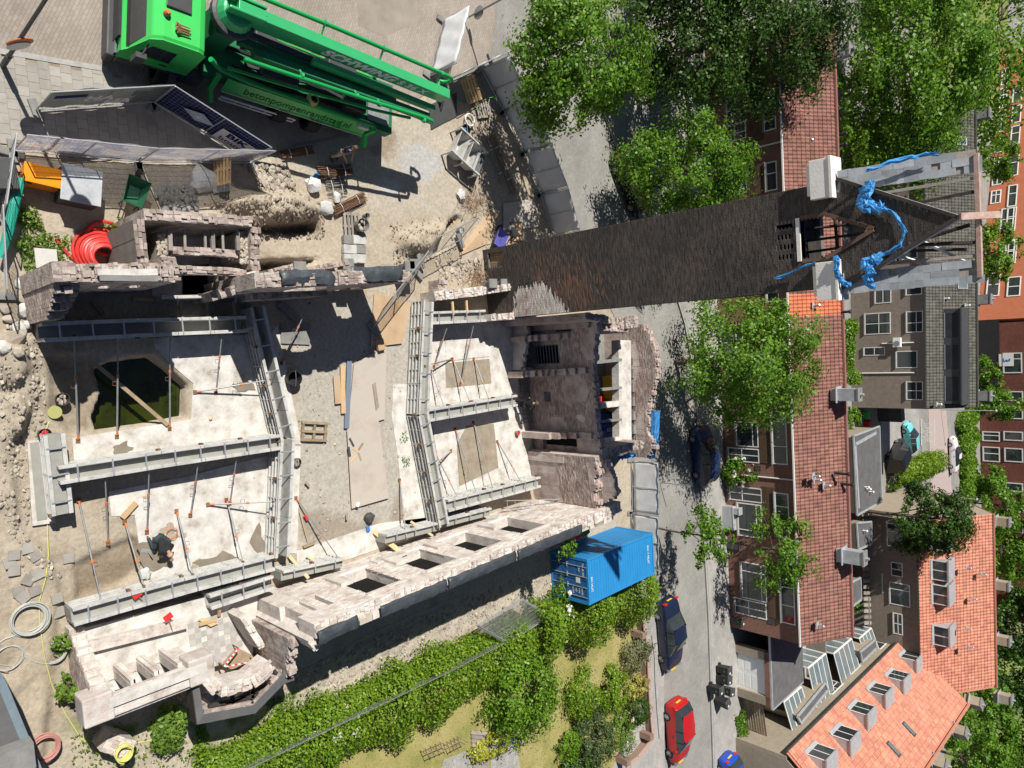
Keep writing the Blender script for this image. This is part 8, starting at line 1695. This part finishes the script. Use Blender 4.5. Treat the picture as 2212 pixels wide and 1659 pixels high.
# concrete step blocks, loose lumps and slabs
for i in range(6):
    mb = MB(); mb.box(GG(750+(i % 2)*20, 520+(i//2)*20, .16), (.36, .6, .2), R(3)); part('block', mb, m_concdark if i % 2 else m_form, None) if False else bevel(solo('concrete_block', mb, m_form if i % 3 else m_concdark, '%s concrete block in the %s row of the steps below the pallet' % (('left', 'right')[i % 2], ('top', 'middle', 'bottom')[i//2]), 'block', group='step blocks below the pallet'), .02)
for i, (x, y, s, rz) in enumerate(((42, 612, .4, 20), (50, 640, .6, 40), (45, 665, .5, 10), (20, 690, .4, 70), (40, 712, .55, 30), (28, 735, .7, 120), (10, 750, .45, 15), (38, 760, .45, 0), (58, 700, .3, 50), (10, 670, .4, 60))):
    mb = MB(); mb.blob(GG(x, y, .1), (s*.55, s*.42, .1+.04*(i % 3)), 1, .28, i); mb.xf(Matrix.Translation(GG(x, y, .1)) @ Matrix.Rotation(R(rz), 4, 'Z') @ Matrix.Translation(-GG(x, y, .1))); o = solo('concrete_lump', mb, m_rubble if i % 2 else m_conc, 'broken concrete lump beside the brick gable end, %s in the heap' % ('topmost, small', 'second, broad', 'third', 'far left', 'middle, flat', 'largest, tilted', 'lower left', 'lowest right', 'small right', 'left edge, upper')[i], 'lump', group='concrete lumps beside the gable end'); o.rotation_euler = (r.uniform(-.25, .25), r.uniform(-.25, .25), 0); bevel(o, .03)
for i, (x, y, rz) in enumerate(((75, 1275, 15), (122, 1292, 10), (40, 1277, 5), (30, 1232, 0), (147, 1205, 3), (80, 1240, 20), (50, 1290, 40), (125, 1322, 12), (60, 1252, 60), (30, 1198, 0), (58, 1184, 10), (75, 1200, 30), (20, 1215, 15))):
    mb = MB(); mb.box(GG(x, y, .05), (.3, .3, .05), R(rz)); o = solo('paving_slab', mb, m_slabp, 'loose grey paving slab scattered on the sand at the left', 'slab', group='loose paving slabs at the left'); o.rotation_euler = (r.uniform(-.12, .12), r.uniform(-.12, .12), 0)
# rubble: stones too many to count
def scatter(name, lab, poly, n, s0, s1, mt, seed, dz=0.):
    r = np.random.default_rng(seed); arr = np.array(poly, float); mb = MB(); k = 0
    while k < n:
        x, y = r.uniform(arr[:, 0].min(), arr[:, 0].max()), r.uniform(arr[:, 1].min(), arr[:, 1].max())
        if not bool(inpoly(np.array(x), np.array(y), poly)): continue
        s = s0+(s1-s0)*r.random()**3; p = GG(x, y, s*.25+dz); a = r.uniform(0, 3); st = len(mb.v); mb.blob(p, (s*.6, s*r.uniform(.3, .55), s*r.uniform(.2, .4)), 0 if s < .12 else 1, .3, k); k += 1; mb.xf(Matrix.Translation(p) @ Matrix.Rotation(r.uniform(-.5, .5), 4, 'X') @ Matrix.Rotation(r.uniform(-.5, .5), 4, 'Y') @ Matrix.Translation(-p), st)
    tag(link(name, mb.mesh(name, mt)), lab, 'rubble', kind='stuff')
scatter('rubble', 'loose rubble along the hedge slope', [(640, 1450), (900, 1335), (1190, 1220), (1195, 1290), (1000, 1375), (800, 1480), (640, 1560), (480, 1640)], 3200, .02, .16, m_rubble, 1)
scatter('rubble', 'loose stones on the dirt heap', [(440, 440), (600, 395), (700, 440), (700, 515), (540, 515)], 1500, .02, .14, m_soil, 2); scatter('rubble', 'broken stones above the dirt heap', [(545, 360), (610, 350), (640, 400), (560, 410)], 260, .06, .3, m_rubble, 3); scatter('rubble', 'stones beside the tower foot', [(940, 560), (1040, 560), (1040, 610), (950, 615)], 260, .05, .24, m_rubble, 4); scatter('rubble', 'gravel along the left edge of the site', [(0, 700), (90, 720), (100, 900), (60, 1150), (140, 1250), (60, 1260), (0, 1100)], 900, .02, .16, m_rubble, 5); scatter('rubble', 'stones in the corridor mud', [(640, 700), (890, 660), (900, 1100), (650, 1190)], 500, .02, .12, m_rubble, 6); scatter('rubble', 'dark slabs heap behind the fence', [(340, 410), (420, 400), (430, 450), (350, 460)], 160, .08, .35, m_concdark, 7); scatter('rubble', 'crumbs of soil on the second heap', [(840, 480), (1000, 465), (980, 560), (850, 575)], 500, .03, .14, m_soil, 8)
# weeds: small leaves over the green zones
r = np.random.default_rng(9); P_ = []
for poly, n in (([(30, 440), (160, 470), (150, 560), (60, 600), (30, 520)], 900), ([(420, 1560), (640, 1490), (620, 1560), (470, 1650), (420, 1690)], 3500), ([(150, 1560), (420, 1560), (420, 1690), (150, 1690)], 700), ([(860, 940), (875, 930), (885, 1000), (870, 1010)], 120), ([(120, 1380), (150, 1380), (170, 1520), (140, 1520)], 200)):
    arr = np.array(poly, float); k = 0
    while k < n:
        x, y = r.uniform(arr[:, 0].min(), arr[:, 0].max()), r.uniform(arr[:, 1].min(), arr[:, 1].max())
        if bool(inpoly(np.array(x), np.array(y), poly)):
            k += 1
            if vnoise(np.array(x), np.array(y), .03, 5) > .42: P_.append(tuple(GG(x, y, .04+.12*r.random())))
P_ = np.array(P_); v, q = leaves(P_, np.tile([0, 0, .6], (len(P_), 1)), .1, 10); tag(link('weeds', npmesh('weeds', v, q, lf_weed)), 'low weeds growing on the sandy ground', 'weeds', kind='stuff')
# gate pier with the hose, neighbour's roof corner, garden wall, decking
pz = G(240, 1590); mb = MB(); t = thing('gate_pier', 'pale brick gate pier at the corner carrying a yellow hose', 'pier', (pz.x, pz.y, 0)); wall(t, G(208, 1580).to_2d(), G(262, 1598).to_2d(), .55, [(0, .95), (1, .95)], m_palecore, seed=95, rag=.01)
nb_ = thing('neighbour_roof', 'dark flat roof corner with blue-grey edge at the bottom left', 'roof', G(20, 1640, 2.4))
mb = MB(); mb.prism([W2(-120, 1300, 2.4), W2(2, 1480, 2.4), W2(86, 1672, 2.4), W2(86, 1900, 2.4), W2(-120, 1900, 2.4)], 2.2, 2.4); part('roof_felt', mb, m_bitumen, nb_, world=True)
mb = MB(); mb.bar(G(-40, 1400, 2.44), G(4, 1478, 2.44), .2, .1); mb.bar(G(4, 1478, 2.44), G(92, 1690, 2.44), .2, .1); part('roof_edge', mb, mat('edge_zinc', [(.13, .17, .2), (.2, .25, .28)], 3, .5), nb_, world=True)
mb = MB(); mb.prism([W2(-110, 1320, 2.2), W2(-6, 1490, 2.2), W2(80, 1690, 2.2), W2(80, 1890, 2.2), W2(-110, 1890, 2.2)], 0, 2.2); part('wall', mb, m_dkgrey, nb_, world=True)
mb = MB(); mb.box(G(28, 1640, 2.7), (.7, .9, .5), R(5)); part('roof_box', mb, m_concdark, nb_, world=True)
gw = thing('garden_wall', 'low brick garden wall with dark railing along the pavement', 'wall', G(1380, 1400)); gpts = [(1374, 1330), (1378, 1368), (1384, 1410), (1386, 1470), (1390, 1530), (1395, 1588), (1362, 1630), (1345, 1642)]
for i in range(len(gpts)-1): mb = MB(); a, b = G(*gpts[i]), G(*gpts[i+1]); mb.bar(a+UZ*.27, b+UZ*.27, .22, .55); part('wall_length', mb, mat('dull_brick', [(.2, .13, .1), (.28, .19, .15)], 6, .9), gw, world=True); mb = MB(); mb.bar(a+UZ*.57, b+UZ*.57, .28, .06); part('coping', mb, mat('pink_coping', [(.36, .25, .21), (.45, .33, .28)], 4, .9), gw, world=True)
for x, y in ((1378, 1370), (1386, 1470), (1395, 1588), (1345, 1642)): mb = MB(); mb.box(G(x, y, .45), (.36, .36, .9)); part('pier', mb, MATS['dull_brick'], gw, world=True)
for i in (1, 2, 3, 4): mb = MB(); a, b = G(*gpts[i]), G(*gpts[i+1]); off = Vector((0, .2, 0)); mb.tube([a+off+UZ*.85, b+off+UZ*.85], .025, 6); part('railing', mb, m_dkgrey, gw, world=True)
dk = thing('garden_decking', 'weathered wooden decking steps in the garden at the bottom', 'decking', G(1035, 1620))
for k in range(14): mb = MB(); mb.bar(G(1018+k*.6, 1582+k*9, .12), G(1052+k*.4, 1585+k*9, .12), .16, .05); part('board', mb, m_woodgrey, dk, world=True)
mb = MB(); mb.sheet(gp([(1056, 1585), (1110, 1575), (1130, 1700), (1064, 1700)], .05)); struct('garden_path', mb, m_walk); mb = MB(); mb.sheet(gp([(960, 1640), (1018, 1618), (1024, 1720), (930, 1720)], .05)); struct('garden_path', mb, m_walk)
for i, (x, y, x2, y2) in enumerate(((905, 1620, 948, 1602), (955, 1605, 985, 1590))):
    t = thing('trellis', 'small wooden lattice trellis at the hedge foot, %s' % ('left', 'right')[i], 'trellis', G(x, y))
    for k in range(5): mb = MB(); a, b = G(x, y), G(x2, y2); p = a.lerp(b, k/4); mb.bar(p, p+UZ*.9, .03, .02, up=(0, 1, 0)); part('slat', mb, m_wood, t, world=True)
    for k in range(3): mb = MB(); mb.bar(a+UZ*(.2+.3*k), b+UZ*(.2+.3*k), .03, .02); part('slat', mb, m_wood, t, world=True)
# back yards behind the row: felt-roofed extensions, fences, lane
def annex(label, pts, z, mt=None, edge=True):
    P = [G(x, y, z) for x, y in pts]; c = sum(P, Vector())/len(P); t = thing('annex', label, 'extension', (c.x, c.y, 0)); mb = MB(); mb.prism([p.to_2d() for p in P], z-.15, z); part('felt_roof', mb, m_bitumen, t, world=True); mb = MB(); mb.prism([(p.lerp(c, .04)).to_2d() for p in P], 0, z-.152); part('wall', mb, mt or m_yelb, t, world=True)
    for i in range(len(P)): mb = MB(); mb.bar(P[i]+UZ*.02, P[(i+1) % len(P)]+UZ*.02, .16, .12); part('roof_edge', mb, m_zinc, t, world=True)
    return t
an = annex('large felt-roofed extension behind the row, silver seams', [(1843, 942), (1899, 921), (1904, 1083), (1851, 1113)], 3.0)
mb = MB(); mb.bar(G(1848, 960, 3.03), G(1856, 1098, 3.03), .35, .02); mb.bar(G(1848, 960, 3.03), G(1893, 935, 3.03), .3, .02); part('silver_seam', mb, m_zinc, an, world=True)
for y in (1052, 1056, 1062): pipe_vent(an, G(1868+(y-1052), y, 3.0), .3, m_white, .07, False)
an2 = annex('small felt-roofed extension with white edge behind the row', [(1850, 1130), (1882, 1127), (1882, 1175), (1854, 1187)], 2.9); pipe_vent(an2, G(1864, 1146, 2.9), .3, m_white, .07, False)
annex('narrow felt-roofed shed below the lower chimney', [(1838, 1258), (1858, 1248), (1860, 1295), (1838, 1312)], 2.6, m_greyb); annex('flat-roofed annex of the orange-roofed row, near the clothes rack', [(1906, 1212), (1928, 1208), (1928, 1262), (1906, 1280)], 2.8, m_greyb); annex('long flat-roofed annex of the turned row', [(1722, 1548), (1782, 1476), (1788, 1490), (1730, 1562)], 3.0, m_yelb); annex('yellow-brick balcony annex of the turned row, topmost', [(1858, 1408), (1890, 1382), (1892, 1400), (1862, 1430)], 3.0, m_yelb)
yf = thing('yard_fence', 'grey slatted fence panels lying between the yards behind the row', 'fence', G(1880, 1300, 1.5))
for k in range(30):
    y = 1112+k*13; mb = MB(); mb.bar(G(1862+k*.3, y, 1.7), G(1892+k*.3, y-1, 1.7), .32, .05); part('slat', mb, m_woodgrey, yf, world=True)
gs = thing('slat_fence', 'brown horizontal slat fence beside the garage', 'fence', G(1600, 1545)); a, b = G(1598, 1500), G(1612, 1602)
for k in range(9): mb = MB(); mb.bar(a+UZ*(.12+.2*k), b+UZ*(.12+.2*k), .03, .16); part('slat', mb, m_wood, gs, world=True)
mb = MB(); mb.sheet(gp([(2005, 882), (2044, 885), (2058, 1085), (2012, 1110)], .01)); struct('lane', mb, mat('pink_paving', [(.36, .29, .27), (.44, .36, .335)], 2, .9)); mb = MB(); mb.sheet(gp([(1900, 880), (1985, 885), (1985, 985), (1905, 1005)], .01)); struct('yard', mb, m_walk)
wg = thing('white_gate', 'white steel gate with branch pattern between yard and lane', 'gate', G(1984, 930)); a, b = G(1988, 905), G(1988, 962); r = random.Random(3); mb = MB()
for z in (.1, 1.5): mb.bar(a+UZ*z, b+UZ*z, .06, .06)
part('frame', mb, m_white, wg, world=True)
for k in range(22): p, q = a.lerp(b, r.random())+UZ*.1, a.lerp(b, r.random())+UZ*1.5; q = p.lerp(q, 1) if abs(q.x-p.x) < 1 else p+(q-p)*.6; mb = MB(); mb.bar(p, q, .035, .03); part('branch_bar', mb, m_white, wg, world=True)
# things in the yard of the grey-brown row
for i, (x, y, d, mt, lb, ct) in enumerate(((1846, 702, (1.8, 1.0, 1.6), m_zinc, 'grey garden cupboard by the back wall of the grey-brown row', 'cupboard'), (1856, 752, (.5, .3, 2.0), m_white, 'white panel leaning in the grey-brown row\'s yard', 'panel'), (1880, 806, (.5, .5, 1.4), m_pine, 'narrow wooden shelf in the grey-brown row\'s yard', 'shelf'), (1866, 776, (.9, .7, .7), m_bag, 'heap of white bags in the grey-brown row\'s yard', 'bags'), (1872, 782, (.5, .5, .5), m_bluetarp, 'blue bag in the grey-brown row\'s yard', 'bag'), (1866, 838, (.6, .15, 2.4), m_white, 'white door leaning in the yard, nearer the chimney', 'door'), (1866, 872, (.6, .15, 2.4), m_white, 'white door leaning in the yard, nearer the black van', 'door'), (1900, 892, (1.6, 1.2, 2.2), m_tarp, 'dark covered stack in the yard beside the white gate', 'stack'), (1868, 914, (.6, .6, .5), m_red, 'red crate among the yard junk', 'crate'), (1864, 820, (.8, .4, 1.0), m_galv, 'aluminium steps lying in the grey-brown row\'s yard', 'steps'), (1865, 896, (.7, .6, .5), m_green, 'green-topped tub among the yard junk', 'tub'), (1820, 1330, (1.2, 1.0, .75), m_pvc, 'white garden table in the yard below the row', 'table'), (1806, 1545, (1.6, 1.8, 2.0), m_sheetw, 'pale sheet canopy in the yard of the turned row', 'canopy'))):
    p = G(x, y); mb = MB(); mb.box(p+UZ*(d[2]/2), d, R(4+7*(i % 3))); mb.box(p+UZ*(d[2]+.03), (d[0]*1.04, d[1]*1.04, .06), R(4+7*(i % 3))); bevel(solo(ct.replace(' ', '_')+'_in_yard', mb, mt, lb, ct), .05)
ac = thing('air_conditioner', 'white air-conditioning unit on the grey-brown back wall', 'air conditioner', f2+e2*((G(1930, 740, 4)-f2).dot(e2))+UZ*4.2-n2*.3); mb = MB(); mb.box((0, 0, 0), (.9, .35, .7)); bevel(part('case', mb, m_white, ac), .03); mb = MB(); mb.lathe([(.26, -.01), (.26, .01)], (.1, -.19, 0), 18, axis='y'); part('fan_grille', mb, m_galvd, ac)
for k in range(2):
    u = (G(1950, 740+k*66, 5)-f2).dot(e2); mb = MB(); mb.tube([f2+e2*u-n2*.06+UZ*(.8+2*(k == 0)), f2+e2*u-n2*.06+UZ*5.6], .07, 6); part('white_pipe', mb, m_white, row2, world=True)
# blue tarpaulins at the corner of the cross building
for lb, ps, wd in (('blue tarpaulin strip hanging on the cross building\'s corner', ((1338, 990, 3.6), (1352, 985, 3.7), (1372, 982, 3.6)), .16), ('bright blue tarpaulin folded over the cross building\'s front corner', ((1402, 985, 3.4), (1410, 970, 3.8), (1414, 950, 4.0), (1416, 890, 4.2)), .3)):
    t = thing('tarpaulin', lb, 'tarpaulin', G(*ps[0])); ribbon('cloth', [G(*p) for p in ps], wd, m_bluetarp, t, len(lb), .06, 4)
# glass lean-tos and canopies in front of the turned row
def lean_to(label, s, wd, dp, z0, z1):
    o = f4+e4*s; t = thing('conservatory', label, 'conservatory', (o.x, o.y, 0)); mb = MB(); mb.slab([o-n4*.02+UZ*z1, o+e4*wd-n4*.02+UZ*z1, o+e4*wd-n4*dp+UZ*z0, o-n4*dp+UZ*z0], .03)
    part('glass_roof', mb, m_glassb, t, world=True)
    for k in range(5): mb = MB(); q = o+e4*(wd*k/4); mb.bar(q-n4*.02+UZ*(z1+.03), q-n4*dp+UZ*(z0+.03), .06, .06); part('rafter', mb, m_white, t, world=True)
    mb = MB(); mb.bar(o-n4*dp+UZ*z0, o+e4*wd-n4*dp+UZ*z0, .1, .12); part('gutter', mb, m_white, t, world=True)
    for k in range(4): mb = MB(); q = o+e4*(.03+(wd-.06)*k/3)-n4*dp; mb.bar(q, q+UZ*z0, .08, .08, up=(0, 1, 0)); part('post', mb, m_white, t, world=True)
    mb = MB(); mb.para(o-n4*(dp-.02)+UZ*.1, e4*wd, n4*.02, UZ*(z0-.2)); part('glass_front', mb, m_glassb, t, world=True)
for i, (s, w_, d_) in enumerate(((3.2, 3.2, 1.8), (8.3, 4.2, 2.4), (14.2, 3.6, 3.0), (19.2, 3.2, 2.0))): lean_to('white-framed glass lean-to on the turned row, %s from its far end' % ('first', 'second', 'third', 'fourth')[i], s, w_, d_, 2.2, 2.8)
for i, s in enumerate((2.2, 7.2, 13.0, 18.2)):
    o = f4+e4*s; mb = MB(); mb.para(o-n4*4.5, e4*.12, n4*4.3, UZ*1.8); solo('yard_wall', mb, m_yelb if i % 2 else m_woodgrey, 'dividing wall between the yards of the turned row, %s from its far end' % ('first', 'second', 'third', 'fourth')[i], 'wall')
for i, (x, y, r_) in enumerate(((1770, 1452, 1.0), (1735, 1500, .8), (1822, 1420, .9), (1700, 1560, .8))): bush('yard shrub in front of the turned row, %s from the garage' % ('second', 'third', 'nearest', 'farthest')[i], x, y, .7, (r_, r_, .8), 1500, (lf_mid, lf_yel)[i % 2], .16, 90+i, flowers=(60, lf_pink, .14) if i == 0 else None)
# ------------------------------------------------------------------ people
m_skin = mat('skin', [(.42, .25, .18), (.5, .31, .23)], 6, .6)
def skinned(name, verts, edges, rad, mt, parent, sub=2):
    me = bpy.data.meshes.new(name); me.from_pydata([tuple(v) for v in verts], edges, []); o = bpy.data.objects.new(name, me); C.objects.link(o)
    md = o.modifiers.new('skin', 'SKIN'); sv = me.skin_vertices[0].data
    for i, r in enumerate(rad): sv[i].radius = (r, r) if isinstance(r, (int, float)) else r; sv[i].use_root = (i == 0)
    o.modifiers.new('sub', 'SUBSURF').levels = sub; o.modifiers['sub'].render_levels = sub
    dg = bpy.context.evaluated_depsgraph_get(); m2 = bpy.data.meshes.new_from_object(o.evaluated_get(dg)); bpy.data.objects.remove(o); bpy.data.meshes.remove(me)
    m2.materials.clear(); m2.materials.append(mt); m2.name = name; ob = link(name, m2, parent); smooth(ob, 180); return ob
def person(label, base, rz, pose, shirt, trousers, hair, shoe, bald=False):
    """pose: dict of joints in metres, x right, y forward"""
    t = thing('person', label, 'person', base, rz); J = {k: Vector(v) for k, v in pose.items()}
    names = ['hip', 'waist', 'chest', 'neck', 'head', 'crown', 'shl', 'ell', 'wrl', 'hdl', 'shr', 'elr', 'wrr', 'hdr', 'hpl', 'knl', 'anl', 'tol', 'hpr', 'knr', 'anr', 'tor']
    J['hdl'] = J['wrl']+(J['wrl']-J['ell']).normalized()*.09; J['hdr'] = J['wrr']+(J['wrr']-J['elr']).normalized()*.09
    fw = Vector((0, 1, 0)); J.setdefault('tol', J['anl']+Vector((0, .17, -.06))); J.setdefault('tor', J['anr']+Vector((0, .17, -.06)))
    R_ = dict(hip=.125, waist=.115, chest=.135, neck=.055, head=.088, crown=.082, shl=.062, ell=.043, wrl=.032, hdl=.036, shr=.062, elr=.043, wrr=.032, hdr=.036, hpl=.085, knl=.058, anl=.042, tol=.035, hpr=.085, knr=.058, anr=.042, tor=.035)
    E_ = [('hip', 'waist'), ('waist', 'chest'), ('chest', 'neck'), ('neck', 'head'), ('head', 'crown'), ('chest', 'shl'), ('shl', 'ell'), ('ell', 'wrl'), ('wrl', 'hdl'), ('chest', 'shr'), ('shr', 'elr'), ('elr', 'wrr'), ('wrr', 'hdr'), ('hip', 'hpl'), ('hpl', 'knl'), ('knl', 'anl'), ('anl', 'tol'), ('hip', 'hpr'), ('hpr', 'knr'), ('knr', 'anr'), ('anr', 'tor')]
    skinned('body', [J[n_] for n_ in names], [(names.index(a), names.index(b)) for a, b in E_], [R_[n_]*(.62 if n_ in ('hip', 'waist', 'chest', 'shl', 'shr', 'hpl', 'hpr', 'knl', 'knr') else 1.) for n_ in names], m_skin, t)
    def cloth(nm, ns, mt, gr, ends={}):
        es = [(ns.index(a), ns.index(b)) for a, b in E_ if a in ns and b in ns]; skinned(nm, [ends.get(n_, J[n_]) for n_ in ns], es, [R_[n_]*gr*(.85 if n_ in ('chest', 'hip') else 1.)+.012 for n_ in ns], mt, t)
    cloth('shirt', ['hip', 'waist', 'chest', 'neck', 'shl', 'ell', 'shr', 'elr'], shirt, 1.1, {'neck': J['chest'].lerp(J['neck'], .6), 'ell': J['shl'].lerp(J['ell'], .8), 'elr': J['shr'].lerp(J['elr'], .8)})
    cloth('trousers', ['hip', 'hpl', 'knl', 'anl', 'hpr', 'knr', 'anr'], trousers, 1.16)
    hd = J['head']; up = (J['crown']-J['neck']).normalized(); f_ = J.get('look', Vector((0, 1, 0))); f_ = (f_-up*f_.dot(up)).normalized(); s = up.cross(f_)
    mb = MB(); mb.blob(J['head'].lerp(J['crown'], .62)-f_*.018, (.108, .108, .1), 2, .03, 3); o = part('hair', mb, m_skin if bald else hair, t, sm=True)
    mb = MB(); mb.blob(hd+f_*.1-up*.01, (.018, .02, .025), 1, .0); part('nose', mb, m_skin, t, sm=True)
    for k in (-1, 1):
        mb = MB(); mb.blob(hd+s*k*.095, (.018, .025, .035), 1, .0); part('ear', mb, m_skin, t, sm=True); mb = MB(); mb.blob(hd+f_*.085+s*k*.035+up*.025, (.013, .013, .011), 1, 0); part('eye', mb, m_black, t, sm=True)
        h = J['hdl' if k < 0 else 'hdr']; w_ = J['wrl' if k < 0 else 'wrr']; d = (h-w_).normalized(); sd_ = d.cross(UZ); sd_ = sd_.normalized() if sd_.length > .1 else Vector((1, 0, 0))
        for q in range(4): mb = MB(); b0 = h+sd_*(-.03+.02*q)+d*.02; mb.tube([b0, b0+d*(.05+.012*(q in (1, 2)))-UZ*.005, b0+d*(.07+.012*(q in (1, 2)))-UZ*.025], [.011, .01, .008], 6); part('finger', mb, m_skin, t, sm=True)
        mb = MB(); mb.tube([h-d*.03+sd_*.035, h+sd_*.06+d*.015], [.013, .009], 6); part('thumb', mb, m_skin, t, sm=True)
        an, to = J['anl' if k < 0 else 'anr'], J['tol' if k < 0 else 'tor']; mb = MB(); c = an.lerp(to, .5); mb.blob((c.x, c.y, max(.05, c.z-.0)), (.06, .15, .055), 2, .02); part('shoe', mb, shoe, t, sm=True)
    return t
STAND = dict(hip=(0, 0, .95), waist=(0, 0, 1.08), chest=(0, .02, 1.32), neck=(0, .03, 1.5), head=(0, .07, 1.62), crown=(0, .05, 1.7), shl=(-.19, .02, 1.42), ell=(-.27, .08, 1.14), wrl=(-.2, .28, 1.0), shr=(.19, .02, 1.42), elr=(.27, .08, 1.14), wrr=(.18, .3, 1.02), hpl=(-.1, 0, .9), knl=(-.12, .03, .5), anl=(-.13, -.01, .09), hpr=(.1, 0, .9), knr=(.12, .03, .5), anr=(.13, -.01, .09))
BEND = dict(hip=(0, -.1, .88), waist=(0, .02, .98), chest=(0, .27, 1.08), neck=(0, .45, 1.13), head=(0, .55, 1.12), crown=(0, .62, 1.12), shl=(-.19, .32, 1.1), ell=(-.24, .42, .82), wrl=(-.18, .55, .6), shr=(.19, .32, 1.1), elr=(.24, .42, .82), wrr=(.18, .55, .6), hpl=(-.1, -.08, .85), knl=(-.13, .04, .47), anl=(-.13, -.03, .09), hpr=(.1, -.08, .85), knr=(.13, .04, .47), anr=(.13, -.03, .09), look=(0, .3, -1))
CROUCH = dict(hip=(0, -.15, .5), waist=(0, .0, .6), chest=(0, .24, .72), neck=(0, .42, .76), head=(0, .52, .74), crown=(0, .6, .72), shl=(-.2, .28, .72), ell=(-.3, .42, .5), wrl=(-.18, .6, .32), shr=(.2, .28, .72), elr=(.32, .4, .5), wrr=(.2, .58, .3), hpl=(-.13, -.12, .48), knl=(-.28, .25, .5), anl=(-.24, -.05, .09), hpr=(.13, -.12, .48), knr=(.28, .2, .35), anr=(.2, -.25, .09), look=(0, .3, -1))
c_black = mat('black_cloth', [(.014, .014, .016), (.03, .03, .033)], 8, .9, .3); c_navy = mat('navy_print_cloth', [(.02, .025, .06), (.05, .05, .09), (.35, .27, .3)], 7, .9, stops=[.4, .55, .68]); c_beige = mat('beige_cloth', [(.4, .34, .27), (.5, .43, .35)], 5, .9, .2); c_teal = mat('dark_work_cloth', [(.03, .045, .05), (.05, .07, .075)], 5, .9, .2); c_grey = mat('grey_work_cloth', [(.12, .12, .12), (.2, .195, .185)], 5, .9, .2)
h_brown = plain('brown_hair', (.10, .06, .035), .7); h_dark = plain('dark_hair', (.02, .016, .013), .7); s_grey = plain('work_shoe', (.08, .075, .07), .7)
person('worker in patterned navy top and beige trousers behind the truck', GG(718, 338), R(-60), STAND, c_navy, c_beige, h_brown, s_grey)
person('worker in black clothes standing at the cross wall', GG(1107, 871), R(10), STAND, c_black, c_black, h_brown, s_grey)
person('worker in dark shirt and grey trousers bending beside the purple wheelbarrow', GG(1078, 502), R(-70), BEND, c_black, c_grey, h_dark, s_grey)
w4 = person('crouching worker in black shirt with bald head on the concrete floor', GG(336, 1165), R(-62), CROUCH, c_black, c_teal, h_dark, s_grey, bald=True)
t = thing('trowel', 'steel trowel on a short frame in front of the crouching worker', 'trowel', GG(318, 1190)); mb = MB(); mb.box((0, 0, .05), (.42, .12, .03), R(70)); part('blade', mb, m_galv, t); mb = MB(); mb.tube([(0, 0, .06), (.12, .05, .2), (.2, .1, .22)], .02, 6); part('handle', mb, m_wood, t)

w4.scale = (.9, .9, .9)
